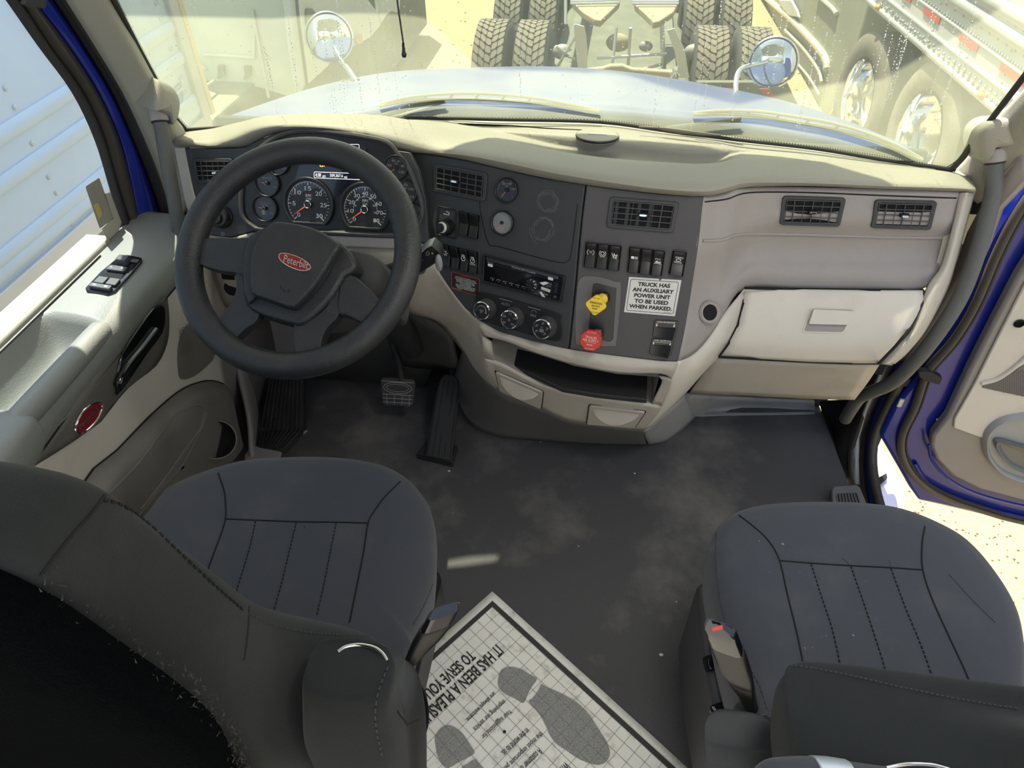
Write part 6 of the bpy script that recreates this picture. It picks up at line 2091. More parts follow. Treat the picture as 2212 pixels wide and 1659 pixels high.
MB().grid([[c + (p - c) * k + V((0, h, 0)) for p in pocket] for k, h in ((1.03, .012), (1, -.004), (.96, -.012), (.93, -.008), (.9, .002), (.6, .004), (.02, .004))], True).build('door_pocket', mat('pocket_grey', (.30, .31, .31), .55), d2_, label='pale grey oval pocket')
MB().grid([[c_ + (p - c_) * k + V((0, h, 0)) for p in ph] for ph in [cr([P(u, v, y=DY - .058) for u, v in ((2152, 965), (2165, 955), (2212, 968), (2300, 990), (2300, 1040), (2212, 1022), (2175, 1000))], 4, True)] for c_ in [sum(ph, V()) / len(ph)] for k, h in ((1.05, .01), (1, -.002), (.93, .0), (.8, .012), (.02, .016))], True).build('pocket_cup', mat('cup_grey', (.12, .13, .135), .4), d2_)
seal = [(2300, 330), (2212, 446), (2160, 541), (2111, 654), (2063, 734), (2008, 798), (1996, 826), (1978, 880), (1950, 942), (1955, 993), (1989, 1039), (2047, 1074), (2140, 1106), (2212, 1125), (2400, 1165)]
MB().tube(cr([P(u, v, y=DY - .008) for u, v in seal], 6), .0135, 12).build('door_seal', mat('brown_rubber', (.075, .065, .058), .5), d2_, label='brownish black rubber seal')
MB().tube(cr([P(u, v, y=DY - .02) for u, v in [(x + 9, y + 3) for x, y in seal]], 6), .003, 8).build('seal_lip', RUBBER, d2_)
for off, m_, rr_ in ((30, mat('pinkish_reflection_paint', (.35, .27, .3), .3), .004), (46, BLUE, .009)):
    q_ = [(2020, 960), (2035, 1010), (2080, 1045), (2140, 1068), (2212, 1088 + 10), (2400, 1140)]
MB().tube(cr([P(u, v, y=DY - .004) for u, v in ((1975, 1000), (2005, 1045), (2060, 1078), (2140, 1100), (2212, 1118), (2400, 1158))], 6), .007, 10).build('shell_fold', BLUE, d2_)
MB().tube(cr([P(u, v, y=DY - .03) for u, v in ((2006, 960), (2014, 995), (2050, 1035), (2110, 1066), (2212, 1093), (2400, 1130))], 6), .004, 8).build('shell_fold', BLUE, d2_)
sc0 = P(2202, 699, y=DY - .044)
MB().lathe([(.012, 0), (.009, .004), (.008, -.002), (0, -.002)], sc0, (0, -1, 0), 18).build('screw_hole', VOID, d2_)
chk = MB().prism([P(u, v, y=1.47) for u, v in ((1984, 803), (2012, 805), (2036, 818), (2030, 832), (2000, 824), (1985, 815))], (0, .02, 0)).build('check_strap', RUBBER, d2_, bevel=.002)
hg = MB()
for c_, s_ in (((1945, 815), .02), ((1975, 850), .02), ((1955, 890), .022), ((1990, 870), .018)):
    p_ = P(*c_, y=1.53)
    hg.abox(p_ - V((s_, .02, s_ * .8)), p_ + V((s_, .02, s_ * .6)))
hg.build('door_hinge', RUBBER, d2_, bevel=.004)
MB().abox(P(1945, 870, y=1.50) - V((.006, .003, .014)), P(1945, 870, y=1.50) + V((.006, .003, .014))).build('latch_plate', ALU2, d2_, bevel=.001, label='small bright plate in the hinge gap')
mk = MB().prism([P(u, v, y=DY - .006) for u, v in ((2022, 905), (2036, 900), (2038, 912), (2026, 918))], (0, -.003, 0)).build('paint_chip', STICK, d2_)
# blue jamb behind the hinge gap (body side)
o = MB().prism([P(u, v, y=1.56) for u, v in ((2300, 300), (2212, 380), (2150, 460), (2120, 540), (2080, 640), (1990, 750), (1950, 790), (1900, 880), (1880, 950), (1890, 980), (1905, 945), (1960, 870), (2010, 800), (2100, 690), (2212, 480), (2300, 380))], (0, .03, 0)).build('trim_18', BLUE, None)
tag(o, 'dark blue body pillar behind the door hinges', None, None, 'structure')
# ================================================================ ROOF AND SIDES (out of frame, they shade the cab)
ro = [(-1.22, .0), (-1.22, 1.50), (-.85, 1.59), (-.811, 1.603), (-.735, 1.622), (-.664, 1.644), (-.655, 1.68), (-.60, 1.70), (-.60, 1.83), (-.525, 1.93), (-.295, 1.95), (.035, 1.92), (.305, 1.80), (.50, 1.60), (.86, 1.52), (.90, .0)]  # front edge shaped to cast the shade line across the dash
o = MB().prism([V((x, y, 1.85)) for x, y in ((-.60, 1.83), (-.60, 1.68), (-.66, 1.675), (-.74, 1.658), (-.817, 1.63), (-.86, 1.585), (-1.22, 1.50), (-1.22, 1.66), (-.9, 1.76))], (0, 0, .03)).build('trim_20', BEIGEL, None, smooth=False)  # added plate, leaves a slot that shapes the sun streak on the floor
tag(o, 'unseen plate added above the windshield to narrow a floor sun streak', None, None, 'structure')
o = MB().prism([V((x, y, 1.85)) for x, y in ro], (0, 0, .03)).build('ceiling', BEIGEL, None, smooth=False)
tag(o, 'cab roof with sun visor', None, None, 'structure')
o = MB().abox((-1.2, -1.2, 1.52), (-1.13, 1.2, 1.85)).build('wall_left', BEIGEL, None, smooth=False)
tag(o, 'body side above the driver window', None, None, 'structure')

for nm, a, b_, lb in (('wall_left', (-1.2, -1.7, -.05), (-1.135, 1.30, .69), 'lower body side under the driver window'),
                  ('wall_left', (-1.2, -1.7, .69), (-1.13, -.4, 1.52), 'body side behind the driver window'), ('wall_right', (.84, -1.7, -.05), (.9, .35, 1.85), 'body side behind the passenger doorway')):
    o = MB().abox(a, b_).build(nm, GREYP if nm != 'wall_back' else BEIGE, None, smooth=False)
    tag(o, lb, None, None, 'structure')
o = MB().grid([[V((-1.03, 1.12, z)), V((-1.01, 1.4, z)), V((-.99, 1.72, z))] for z in (-.03, .4, .68)]).build('wall_left', GREYP, None, face_cam=True, solid=.02)
tag(o, 'side of the driver footwell', None, None, 'structure')

BOUNCE = mat('pale_bounce_lining', (.78, .76, .70), .8)  # unseen pale surfaces added behind the camera, bounce sun into the cab
for nm, a, b_, lb in (('wall_back', (-1.2, -1.75, -.03), (.9, -1.68, 1.85), 'unseen pale rear wall behind the camera, added to bounce light'), ('trim_19', (-1.13, -1.68, .0), (.84, -.72, .45), 'unseen pale bunk block behind the camera, added to bounce light')):
    o = MB().abox(a, b_).build(nm, BOUNCE, None, smooth=False)
    tag(o, lb, None, None, 'structure')

dm = thing('fill_lamp', 'added unseen fill lamp above the seats', 'ceiling lamp', (.38, .6, 1.80))  # added fill lamp out of view, brightens the floor and passenger side
MB().lathe([(.0, 0), (.16, 0), (.17, .02), (.17, .05), (0, .05)], (.38, .6, 1.80), (0, 0, 1), 32).build('fill_housing', BEIGE, dm)
fill_m = mat('fill_lens', (1, .97, .92), .5, emit=12)
MB().lathe([(.15, -.002), (.0, -.004)], (.38, .6, 1.80), (0, 0, 1), 32).build('fill_lens', fill_m, dm)
# ================================================================ OUTSIDE: ground
GZ = -1.25
SAND = mat('pale_sandy_gravel', (.36, .285, .165), .95, bump=(25, .8, .02), dirt=((.26, .205, .13), 9, .5, .75, .45))
gr = MB().add([V((-40, -12, GZ)), V((40, -12, GZ)), V((40, 60, GZ)), V((-40, 60, GZ))], [(0, 1, 2, 3)]).build('floor_ground', SAND, None, smooth=False)
tag(gr, 'sunlit sandy gravel yard around the truck', None, None, 'structure')
rnd = random.Random(21)
pb = MB()
for k in range(1900):
    x, y = (rnd.uniform(1.2, 3.2), rnd.uniform(.9, 2.6)) if k < 1500 else (rnd.uniform(-3.4, 2.4), rnd.uniform(6, 12))
    s = rnd.uniform(.003, .008) * (1 if k < 1500 else 2.2)
    pb.add([V((x + a * s, y + b_ * s * .8, GZ + .002 + c_ * s * .5)) for a, b_, c_ in octa], of)
o = pb.build('gravel', mat('gravel_brown', (.13, .095, .06), .9), None, smooth=False, weld=False)
tag(o, 'small brown stones scattered on the sandy yard', 'gravel', None, 'stuff')

# ================================================================ HOOD
hb_ = [(470, 305), (620, 280), (780, 262), (893, 246), (1080, 248), (1300, 256), (1470, 271), (1640, 293), (1820, 324), (1975, 355)]
hf_ = [(495, 276), (600, 233), (725, 193), (852, 169), (1000, 160), (1190, 157), (1350, 169), (1530, 199), (1730, 247), (1992, 361)]
r0 = [P(*p, z=.79) for p in hb_]
r2 = [P(*p, z=z) for p, z in zip(hf_, (.66, .63, .61, .60, .60, .60, .60, .61, .64, .74))]
r1 = [a.lerp(b_, .5) + V((0, 0, .012)) for a, b_ in zip(r0, r2)]
r3 = [b_ + V(((b_.x + .14) * .03, .35, -.22)) for b_ in r2]
r4 = [b_ + V(((b_.x + .14) * .05, .5, -.8)) for b_ in r2]
hood = thing('hood', 'dusty blue hood of this truck seen through the windshield', 'hood', (-.14, 2.2, .4))
ho, bv_h = sheet('hood_shell', [r0, r1, r2, r3, r4], HOODM, hood, 4, 5, .02)
for pts in ([(645, 246), (700, 222), (780, 190), (845, 172)], [(1590, 208), (1640, 222), (1683, 243)], [(1217, 158), (1222, 185), (1226, 212)]):
    seam('hood_seam', bv_h, pts, .0022, mat('hood_gap', (.08, .1, .25), .5), ho, 5, h=0)
MB().tube([P(1150, 156, z=.63), P(1200, 153, z=.635), P(1263, 160, z=.63)], .010, 10).build('chrome_bar', CHROME, hood, label='chrome strip at the hood front')
cw = [[P(u, v, z=.835) for u, v in hb_], [p + V((0, -.035, -.02)) for p in r0], [p + V((0, .03, -.02)) for p in r0]]
co_ = [V((p.x, base_y(min(max(p.x, GB[0].x), GB[-1].x)) + .02, .80)) for p in r0]
o, _ = sheet('cowl', [co_, [a.lerp(b_, .5) for a, b_ in zip(co_, r0)], [p + V((0, .01, -.012)) for p in r0]], mat('gritty_cowl', (.07, .07, .06), .9, bump=(200, 1), dirt=((.35, .34, .27), 160, .5, .62, .9)), hood, 4, 4, .01)


def hmirror(face, r, foot, bend, lab, d):
    t_ = thing('hood_mirror', lab, 'mirror', tuple(foot))
    c = P(*face, d=d)
    n = (CAM - c).normalized()
    n = (n + V((.0, 0, -.10))).normalized()
    R = px(r, c)
    MB().lathe([(0, -R * .55), (R * .5, -R * .5), (R * .85, -R * .3), (R * 1.0, -R * .08), (R * 1.03, 0), (R * .98, R * .05), (R * .93, R * .03)], c, n, 40).build('mirror_housing', CHROME, t_)
    MB().lathe([(R * .94, R * .02), (R * .9, R * .06), (R * .7, R * .16), (R * .4, R * .235), (R * .15, R * .26), (0, R * .265)], c, n, 40).build('mirror_glass', mat('mirror_glass', (.9, .93, .95), .01, 1), t_, angle=80, label='convex mirror glass')
    MB().lathe([(R * .92, R * .05), (R * .955, R * .065), (R * .97, R * .03)], c, n, 40).build('mirror_gasket', BLACKP, t_)
    MB().tube(cr([foot] + bend + [c - n * R * .4], 6), .0085, 12).build('mirror_stalk', CHROME, t_)
    MB().lathe([(.02, -.02), (.02, .004), (.012, .012)], foot, (0, 0, 1), 18).build('stalk_foot', CHROME, t_)


f1 = P(772, 181, d=2.36)
hmirror((711, 81), 50, f1, [P(752, 150, d=2.4), P(735, 128, d=2.45)], 'round chrome hood mirror on the left fender', 2.48)
f2 = P(1590, 208, d=2.3)
hmirror((1670, 135), 51, f2, [P(1590, 175, d=2.32), P(1598, 152, d=2.36), P(1620, 142, d=2.42)], 'round chrome hood mirror on the right fender', 2.5)


# ================================================================ WIPERS
def wip(blade, arm, lab, mt):
    t_ = thing('wiper', lab, 'windshield wiper', tuple(drape(bv_ws, [arm[0]], -.02)[0]))
    f_ = lambda pts, h: drape(bv_ws, [(p.x, p.y) for p in cr([V((*p, 0)) for p in pts], 5)], h)
    bl_ = f_(blade, -.012)
    MB().tube(bl_, .004, 8).build('blade', mt, t_)
    hi = f_([(u, v - (9 * sin(pi * i / (len(blade) - 1)) + 3)) for i, (u, v) in enumerate(blade)], -.016)
    k = MB().tube(hi, .0035, 8)
    for i in range(4, len(bl_) - 3, 4):
        if i < len(hi):
            k.tube([bl_[i], hi[min(i + 1, len(hi) - 1)]], .002, 6)
    k.build('blade_bridge', mt, t_)
    MB().tube(f_(arm, -.022), .006, 8).build('wiper_arm', RUBBER, t_)
    MB().tube(f_([(arm[0][0] + 26, arm[0][1]), (arm[-1][0] + 4, arm[-1][1] + 3)], -.02), .002, 6).build('washer_hose', GREYP, t_)


DUSTW = mat('dusty_wiper', (.20, .19, .14), .8)
wip([(819, 229), (870, 219), (940, 214), (1010, 213), (1080, 216), (1150, 221), (1220, 230), (1294, 240)], [(800, 258), (850, 243), (890, 228), (960, 218)], 'left windshield wiper resting above the driver side cowl', DUSTW)
wip([(1497, 247), (1560, 246), (1640, 251), (1720, 264), (1800, 278), (1880, 300), (1940, 322), (1992, 347)], [(1440, 277), (1500, 270), (1560, 262), (1600, 259)], 'right windshield wiper resting above the passenger side cowl', DUSTW)
cpts = [P(856, -40, y=1.45), P(858, 0, y=1.45), P(865, 50, y=1.45), P(871, 92, y=1.45)]
hc_ = thing('hanging_cord', 'thin dark cord with a bead tip hanging in front of the windshield', 'cord', tuple(cpts[-1]))
MB().tube(cr(cpts, 5), .0018, 8).build('cord', mat('navy_cord', (.02, .02, .05), .5), hc_)
ct = MB()
for i in range(3):
    ct.ell(P(871, 94 + i * 3, y=1.45), (V((1, 0, 0)), V((0, 1, 0)), V((0, 0, 1))), (.003, .003, .0016), 10, 6)
ct.tube([P(872, 102, y=1.45), P(872, 112, y=1.45), P(873, 117, y=1.45), P(873, 123, y=1.45)], [.003, .0035, .0055, .004], 12)
ct.build('cord_tip', BLACKP, hc_)

# ================================================================ LEFT TRAILER
TX = -2.4
tl = thing('trailer', 'long white riveted trailer with a blue shade tint painted in, parked close on the left', 'trailer', (TX - 1.2, 0, GZ))
MB().abox((TX - 2.4, -6, -.12), (TX, 3.86, 2.9)).build('trailer_body', ALU, tl, smooth=False, bevel=.02)
ribs = MB()
for a in ((0, 293), (0, 402), (120, 492), (0, 560)):
    p = P(*a, x=TX)
    ribs.tube([V((TX, -6, p.z)), V((TX, 3.8, p.z))], .035, 10, .5, up=(1, 0, 0))
for z in (1.35, 1.75, 2.15):
    ribs.tube([V((TX, -6, z)), V((TX, 3.8, z))], .035, 10, .5, up=(1, 0, 0))
ribs.build('side_ribs', ALU, tl)
rv = MB()
rivp = [(2, 142), (19, 187), (36, 229), (54, 270), (71, 310), (88, 348), (103, 386), (118, 421), (133, 456), (147, 489), (160, 522)]
rz = [P(*p, x=TX) for p in rivp]
ym = sum(p.y for p in rz) / len(rz)
zs = [p.z for p in rz]
yc = [ym, ym - 1.2, ym + 1.2, 3.35, 3.72]
for y in yc:
    z = min(zs)
    while z < 2.7:
        rv.ell(V((TX + .002, y, z)), (V((1, 0, 0)), V((0, 1, 0)), V((0, 0, 1))), (.006, .011, .011), 8, 5)
        z += (max(zs) - min(zs)) / 10
o = rv.build('rivets', ALU2, tl)
o['kind'] = 'stuff'
MB().abox((TX - .06, 3.80, -.12), (TX + .03, 3.92, 2.9)).build('corner_post', ALU2, tl, smooth=False, bevel=.01)
MB().abox((TX + .03, 3.88, -.12), (TX + .034, 3.92, 2.9)).build('corner_edge', mat('yellowed_trim', (.6, .5, .25), .5), tl, smooth=False)
MB().abox((TX - .02, -6, -.20), (TX + .02, 3.88, -.10)).build('bottom_rail', ALU2, tl, bevel=.005)
dcl = Q([P(u, v, x=TX + .004) for u, v in ((374, 192), (391, 176), (392, 188), (375, 204))])
t = MB()
mprism(dcl, rr(0, 0, 1, 1, .02), 0, .002, t)
do = t.build('maker_decal', mat('decal_blue', (.10, .22, .50), .5), tl, smooth=False)
text(MB(), 'CIMC', dcl, .1, .2, .9, .8, .003, .03).build('decal_lettering', STICK, do)
dcl = Q([P(u, v, x=TX + .004) for u, v in ((378, 208), (396, 195), (396, 220), (379, 234))])
text(MB(), '30', dcl, 0, 0, 1, 1, .003, .05).build('number_decal', mat('decal_blue', (.10, .22, .50), .5), tl)
MB().abox((TX - 2.2, -6, -1.0), (TX - .3, 3.2, -.15)).build('underframe', DARKT, tl, smooth=False)

# ================================================================ WHITE TRUCK LEFT AHEAD
wt_ = thing('semi_truck', 'white sleeper truck parked ahead on the left', 'truck', (-3.4, 6.5, GZ))
WY_ = 5.2
bwp = lambda pts, y: [P(u, v, y=y) for u, v in pts]
MB().prism(bwp([(384, -60), (606, -60), (655, 213), (640, 215), (560, 190), (395, 172)], WY_), (0, .05, 0)).build('cab_back', WHITEP, wt_, smooth=False, bevel=.01)
t = MB()
for pts in ([(440, 118), (500, 121), (545, 124), (548, 118), (549, 60)], [(378, 40), (395, 100), (445, 150)], [(545, 20), (580, 210)]):
    t.tube(cr([P(u, v, y=WY_ - .01) for u, v in pts], 4), .012, 8)
t.build('panel_creases', WHITEP, wt_)
for u, v in ((475, 147), (532, 149)):
    MB().prism([P(u + a, v + b_, y=WY_ - .03) for a, b_ in ((-6, -5), (8, -5), (9, 14), (3, 20), (-2, 24), (-7, 22), (-4, 10))], (0, .03, 0)).build('wall_bracket', DARKT, wt_, bevel=.003)
MB().prism([P(u, v, y=WY_ - .02) for u, v in ((602, -60), (614, -60), (662, 210), (648, 210))], (0, .02, 0)).build('door_gap', DARKT, wt_, smooth=False)
SX = -2.3
sp_px = [(624, -60), (806, -60), (796, 0), (818, 29), (823, 55), (801, 81), (765, 100), (725, 129), (665, 184), (655, 213), (640, 120), (628, 0)]
MB().prism([P(u, v, x=SX) for u, v in sp_px], (-.06, 0, 0)).build('side_panel', WHITEP, wt_, smooth=False, bevel=.01)
MB().prism([P(u, v, x=SX + .01) for u, v in ((813, -30), (866, -30), (864, 20), (858, 28), (848, 24), (836, 32), (824, 52), (820, 26))], (-.04, 0, 0)).build('fender', WHITEP, wt_, bevel=.01)
MB().tube([P(650, 213, x=SX + .01), P(664, 183, x=SX + .01), P(645, 40, x=SX + .01), P(636, -60, x=SX + .01)], .01, 8).build('panel_seam', DARKT, wt_)
MB().prism([P(u, v, x=SX + .005) for u, v in ((660, 18), (672, 18), (682, 30), (684, 60), (676, 66), (662, 60), (659, 40))], (.01, 0, 0)).build('side_vent', DARKT, wt_, bevel=.003)
MB().prism([P(u, v, x=SX + .02) for u, v in ((766, 87), (780, 74), (781, 92), (770, 96))], (.01, 0, 0)).build('marker_lamp', mat('amber_red', (.55, .2, .1), .4), wt_)
p0, p1 = P(868, 165, z=GZ), P(930, 10, z=GZ)
MB().abox((-4.4, WY_ + .12, GZ + .12), (SX - .10, 9.2, -.2)).build('chassis', DARKT, wt_, smooth=False)
MB().abox((-4.4, 3.95, GZ + .2), (-2.75, WY_ + .1, -.42)).build('rear_frame', DARKT, wt_, smooth=False, bevel=.02)
t = MB()
for x in (-3.7, -3.45, -3.1, -2.95):
    t.tube([V((x, 4.2, -.3)), V((x, 5.0, -.34))], .012, 8)
t.build('air_lines', GREYP, wt_)


# ================================================================ TYRES
def tyre_meshes():
    R, W2 = .5, .135
    b = MB().lathe([(.30, -W2 + .01), (.33, -W2), (.42, -W2 - .008), (.47, -W2 + .004), (.485, -W2 + .02), (.487, 0), (.485, W2 - .02), (.47, W2 - .004), (.42, W2 + .008), (.33, W2), (.30, W2 - .01)], (0, 0, 0), (1, 0, 0), 48)
    tr = MB()
    NB = 44
    for row, xc in enumerate((-.10, -.05, 0, .05, .10)):
        for k in range(NB):
            a = 2 * pi * (k + (.5 if row % 2 else 0)) / NB
            da = 2 * pi / NB
            hw = .0225
            pts = []
            for xx, aa in ((-hw, -.32), (-hw * .2, -.44), (hw, -.30), (hw, .30), (hw * .2, .44), (-hw, .32)):
                sk = .25 * (1 if row in (0, 1) else (-1 if row in (3, 4) else .4))
                an = a + da * (aa + sk * xx / hw)
                pts.append((xc + xx, an))
            lo_ = [V((x, cos(an) * .480, sin(an) * .480)) for x, an in pts]
            hi_ = [V((x * .985, cos(an) * R, sin(an) * R)) for x, an in pts]
            n = len(lo_)
            tr.add(lo_ + hi_, [tuple(range(n, 2 * n))] + [(i, (i + 1) % n, n + (i + 1) % n, n + i) for i in range(n)])
    rm = MB().lathe([(.30, -.10), (.285, -.06), (.28, .03), (.18, .05), (.14, .09), (.08, .1), (.0, .1)], (0, 0, 0), (1, 0, 0), 36)
    return b, tr, rm


tb1, tb2, tb3 = tyre_meshes()
ta = thing('semi_tractor', 'tractor chassis ahead with four rows of dusty dual tyres facing us', 'truck', (0, 6.3, GZ))
ZA = GZ + .5
first = None


def place(o, loc, par):
    o.parent = par
    o.location = V(loc) - ORG[par.name]


def put_wheel(loc, par, flip=1):
    global first
    if first is None:
        c = tb1.build('wheel', TIREG, None)
        c.location = (0, 0, 0)
        me = c.data
        me.transform(Matrix.Translation(ORG[c.name]))
        tr = tb2.build('tread', TIRE, None, smooth=False)
        tr.data.transform(Matrix.Translation(ORG[tr.name]))
        rm = tb3.build('rim', ALU2, None)
        rm.data.transform(Matrix.Translation(ORG[rm.name]))
        for q_ in (tr, rm):
            q_.parent = c
            q_.location = (0, 0, 0)
        first = (c, tr, rm)
        place(c, loc, par)
        return c
    c = first[0].copy()
    COL.objects.link(c)
    for q_ in first[1:]:
        k = q_.copy()
        COL.objects.link(k)
        k.parent = c
        k.location = (0, 0, 0)
    place(c, loc, par)
    return c


for row in range(3):
    y = 6.32 + row * 1.32
    dx = row * -.03
    for x in (-1.075, -.735, .72, 1.06):
        put_wheel((x + dx, y, ZA), ta)
fmz = -.42
for x in (-.42, .40):
    MB().abox((x - .04, 5.55, fmz - .25), (x + .04, 13, fmz)).build('frame_rail', DARKT, ta, smooth=False, bevel=.01)
MB().abox((-.62, 5.9, -1.05), (.62, 13, -.72)).build('drivetrain', DARKT, ta, smooth=False, bevel=.05)
TANB = mat('dusty_tan_steel', (.34, .30, .20), .85, dirt=((.2, .18, .13), 8, .5, .75, .5))
rb_ = MB().prism([P(u, v, y=5.45) for u, v in ((1265, 152), (1300, 148), (1320, 142), (1345, 142), (1365, 150), (1455, 156), (1462, 172), (1262, 166))], (0, .06, 0))
rb_.build('rear_crossmember', TANB, ta, bevel=.01)
for pts in (((1239, 54), (1243, 52), (1262, 57), (1266, 75), (1269, 110), (1268, 165), (1250, 165), (1246, 130), (1242, 90)), ((1440, 66), (1457, 61), (1468, 85), (1479, 108), (1484, 140), (1489, 168), (1464, 168), (1462, 140), (1457, 110), (1450, 90))):
    MB().prism([P(u, v, y=5.75) for u, v in pts], (0, .012, 0)).build('mud_flap', mat('grey_flap', (.55, .56, .50), .8), ta, bevel=.003)
for pts in (((1237, 4), (1340, 0), (1337, 6), (1312, 30), (1298, 44), (1285, 42), (1258, 25)), ((1370, 8), (1464, 8), (1455, 25), (1425, 45), (1412, 48), (1395, 30))):
    MB().prism([P(u, v, z=-.12) for u, v in pts], (0, 0, -.05)).build('coupling_ramp', TANB, ta, bevel=.008)
t = MB()
for v in (-3, 3, 8):
    t.tube([P(1232, v, z=-.1), P(1338, v - 2, z=-.1)], .01, 6)
    t.tube([P(1366, v, z=-.1), P(1466, v, z=-.1)], .01, 6)
t.build('ramp_ribs', ALU2, ta)
t = MB()
for a, b_ in (((1290, 126), (1440, 116)), ((1222, 52), (1222, -10)), ((1245, 76), (1200, 150)), ((1200, 100), (1240, 128)), ((1380, 152), (1430, 138)), ((1322, 145), (1332, 60)), ((1362, 60), (1357, 140))):
    t.tube([P(*a, y=6.0), P(*b_, y=6.1)], .012, 8)
t.build('linkage_rods', ALU2, ta)
for c_, s_ in (((1215, 112), .06), ((1335, 92), .07), ((1500, 112), .06), ((1395, 100), .04)):
    MB().ell(P(*c_, y=6.2), (V((1, 0, 0)), V((0, 1, 0)), V((0, 0, 1))), (s_ * 1.4, s_, s_), 16, 10).build('brake_chamber', TANB if s_ > .06 else GREYP, ta)
MB().prism([P(u, v, y=5.3) for u, v in ((1505, 178), (1700, 178), (1730, 240), (1660, 235), (1505, 196))], (0, .05, 0)).build('tail_bar', DARKT, ta, bevel=.005)
for pts in (((1549, 190), (1588, 192), (1586, 206), (1560, 202)), ((1640, 192), (1662, 192), (1680, 215), (1676, 228), (1655, 214))):
    MB().prism([P(u, v, y=5.28) for u, v in pts], (0, .02, 0)).build('tail_reflector', mat('dull_red', (.35, .05, .04), .5), ta, bevel=.003)

# ================================================================ DARK TRUCK RIGHT AHEAD
ga, gb_ = P(1790, 268, z=GZ), P(1655, 10, z=GZ)
dh = (gb_ - ga)
dh.z = 0
dh.normalize()
nn = V((-dh.y, dh.x, 0))
if nn.dot(CAM - ga) < 0:
    nn = -nn
plR = (ga + V((0, 0, 0)), nn)
dtk = thing('semi_truck', 'dark truck with windshield haze in its colour and pale fender trims parked ahead on the right', 'truck', tuple(ga + dh))
HAZEB = mat('hazed_truck_body', (.24, .25, .19), .5, dirt=((.34, .34, .26), 3, .45, .7, .5))  # dark body painted lighter and greenish to carry the windshield haze
body = [P(u, v, pl=plR) for u, v in ((1790, 268), (1700, 160), (1655, 60), (1655, -60), (1700, -160), (1905, -160), (1880, 0), (1845, 120), (1820, 262))]
MB().prism(body, nn * -.5).build('cab_side', HAZEB, dtk, smooth=False, bevel=.03)
t = MB()
for pts, r in ((((1640, -20), (1690, 22), (1712, 40), (1765, 95), (1788, 128), (1790, 150)), .035), (((1700, 65), (1740, 105), (1772, 150), (1780, 178)), .018), (((1720, 130), (1750, 165), (1775, 205)), .012), (((1770, -10), (1800, 15), (1812, 30)), .02)):
    t.tube(cr([P(u, v, pl=plR, h=.02) for u, v in pts], 5), r, 10)
t.build('fender_trim', mat('dusty_chrome_trim', (.62, .62, .50), .3, .3), dtk)
MB().tube([P(1880, 130, pl=plR, h=.05), P(1845, 200, pl=plR, h=.05), P(1800, 255, pl=plR, h=.05)], .012, 8).build('side_pipe', ALU2, dtk)
MB().prism([P(u, v, pl=plR, h=.02) for u, v in ((1690, 0), (1718, 0), (1730, 22), (1735, 38), (1712, 34), (1700, 20))], nn * .03).build('headlamp', ALU2, dtk, bevel=.01)
# ================================================================ RIGHT TRAILER
qa_, qb_ = P(2155, 240, z=-.1), P(1880, 5, z=-.1)
dh = (qb_ - qa_)
dh.z = 0
dh.normalize()
n2 = V((-dh.y, dh.x, 0))
if n2.dot(CAM - qa_) < 0:
    n2 = -n2
plT = (qa_, n2)
tr2 = thing('trailer', 'white riveted trailer with red and white reflective tape on the right', 'trailer', tuple(qa_ + V((0, 0, GZ + .1))))
a0, a1 = qa_ - dh * 4.5, qb_ + dh * .03
MB().prism([a0, a1, a1 + V((0, 0, 2.8)), a0 + V((0, 0, 2.8))], n2 * -2.4).build('trailer_body', mat('trailer_offwhite', (.58, .60, .58), .45, dirt=((.5, .5, .47), 2, .45, .7, .4)), tr2, smooth=False, bevel=.01)
t = MB()
for (p, q_), r in ((((1880, 5), (2155, 240)), .022), (((1919, 0), (2185, 208)), .016), (((1986, 0), (2212, 163)), .012), (((2064, 0), (2212, 96)), .04), (((2135, 0), (2212, 43)), .04)):
    A3_, B3_ = P(*p, pl=plT, h=.004), P(*q_, pl=plT, h=.004)
    z_ = (A3_.z + B3_.z) / 2
    d3 = (B3_ - A3_).normalized()
    t.tube([A3_ - d3 * .6 if A3_.y < a1.y else A3_, B3_ + d3 * 2.5], r, 10, .5, up=tuple(n2))
t.build('side_rails', ALU2, tr2)
for c4 in (((1998, 14), (2034, 37), (2029, 53), (1996, 28)), ((2078, 70), (2117, 98), (2110, 113), (2073, 86)), ((2165, 135), (2225, 173), (2217, 190), (2160, 150)), ((1955, -18), (1972, -4), (1968, 6), (1950, -8))):
    MB().prism([P(u, v, pl=plT, h=.004) for u, v in c4], n2 * .004).build('red_tape', mat('faded_red_tape', (.60, .12, .09), .5), tr2, smooth=False)
rv = MB()


def rivl(a, b_, n, s, dv=0):
    for i in range(n):
        f_ = i / (n - 1)
        c = P(a[0] + (b_[0] - a[0]) * f_, a[1] + (b_[1] - a[1]) * f_ + dv, pl=plT, h=.004)
        rv.ell(c, (V((1, 0, 0)), V((0, 1, 0)), V((0, 0, 1))), (s, s, s), 6, 4)


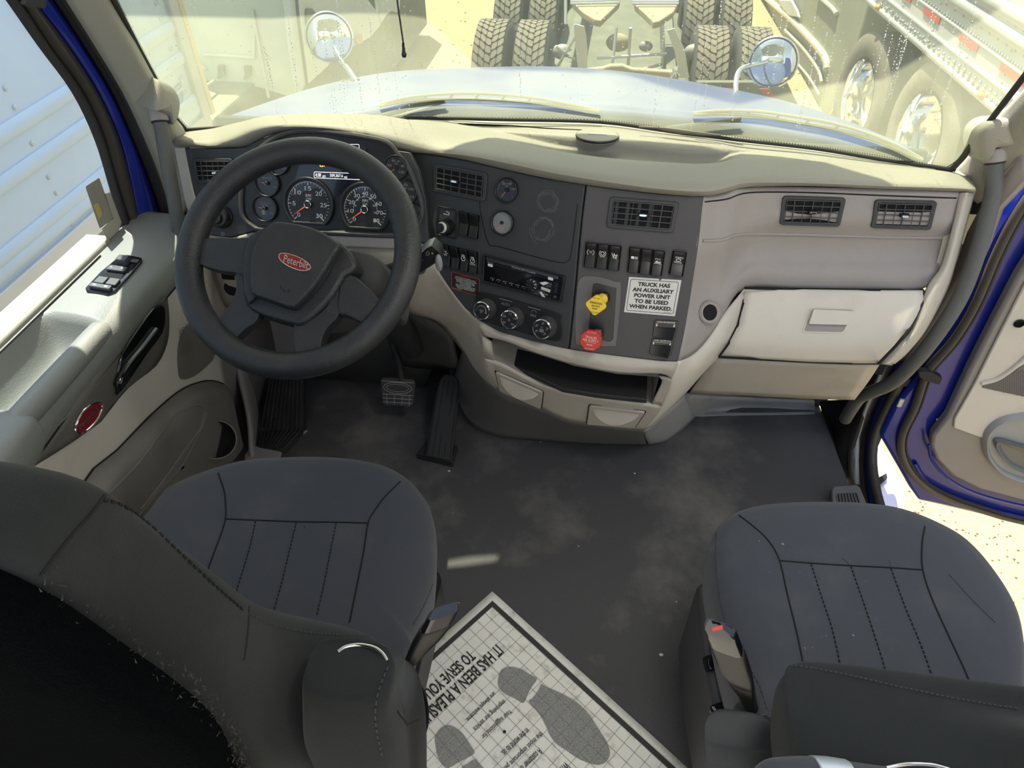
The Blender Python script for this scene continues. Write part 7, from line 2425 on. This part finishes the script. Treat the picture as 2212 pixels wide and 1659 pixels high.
rivl((1895, 2), (2175, 222), 26, .012)
rivl((1905, 8), (2165, 232), 26, .012)
rivl((1990, -6), (2212, 150), 40, .008)
rivl((1900, -5), (2000, 90), 14, .009)
rivl((2045, 10), (2212, 122), 10, .008)
rivl((2110, 0), (2212, 66), 7, .008)
for a, b_ in (((2034, 8), (2010, 80)), ((2110, 60), (2085, 140)), ((1955, 5), (1935, 40)), ((2185, 110), (2160, 195))):
    rivl(a, b_, 6, .007)
o = rv.build('rivets', ALU2, tr2)
o['kind'] = 'stuff'
for c_ in ((1901, 15), (2126, 205)):
    MB().ell(P(*c_, pl=plT, h=.02), (dh, n2, V((0, 0, 1))), (.03, .02, .018), 12, 8).build('marker_lamp', mat('amber_lamp', (.75, .35, .06), .4), tr2)
back = [a0 + V((0, 0, -.02)), a1 - dh * .1 + V((0, 0, -.02)), a1 - dh * .1 + V((0, 0, -1.05)), a0 + V((0, 0, -1.05))]
MB().prism([p - n2 * .35 for p in back], n2 * -1.6).build('underbody', mat('hazed_underbody', (.24, .255, .19), .8, dirt=((.32, .33, .25), 2, .4, .7, .6)), tr2, smooth=False)  # lifted colour stands in for haze over the dark underside
for c_, r in (((1877, 212), .30), ((2012, 298), .30)):
    c = P(*c_, pl=(qa_ - n2 * .12, n2))
    wv = n2
    wh = MB().lathe([(.5, -.12), (.5, .08), (.46, .11), (.34, .11), (.31, .09)], c, wv, 40).build('wheel', TIRE, tr2)
    MB().lathe([(.315, .10), (.30, .10), (.285, .05), (.28, -.06), (.16, -.08), (.12, .0), (.0, .0)], c, wv, 40).build('chrome_rim', CHROME, wh, label='polished wheel rim')
# ================================================================ OWN FUEL TANK STEPS BELOW THE OPEN DOOR
stp = thing('side_step', 'sunlit pale lavender step fairing below the open passenger door', 'step', tuple(P(1920, 1100, z=-.6)))
LAV = mat('lavender_white_paint', (.50, .52, .72), .35, coat=.4)
MB().prism([P(u, v, z=-.42) for u, v in ((1890, 930), (1945, 1020), (1964, 1050), (1955, 1135), (1890, 1135), (1880, 1000))], (0, 0, -.5)).build('fairing', LAV, stp, bevel=.03, seg=3)
MB().prism([P(u, v, z=-.40) for u, v in ((1890, 1036), (1915, 1022), (1917, 1032), (1893, 1052))], (0, 0, -.01)).build('step_slot', VOID, stp)
MB().prism([P(u, v, z=-.36) for u, v in ((1893, 1080), (1925, 1062), (1938, 1068), (1945, 1120), (1940, 1135), (1900, 1135))], (0, 0, -.06)).build('lower_step', LAV, stp, bevel=.015, seg=3)
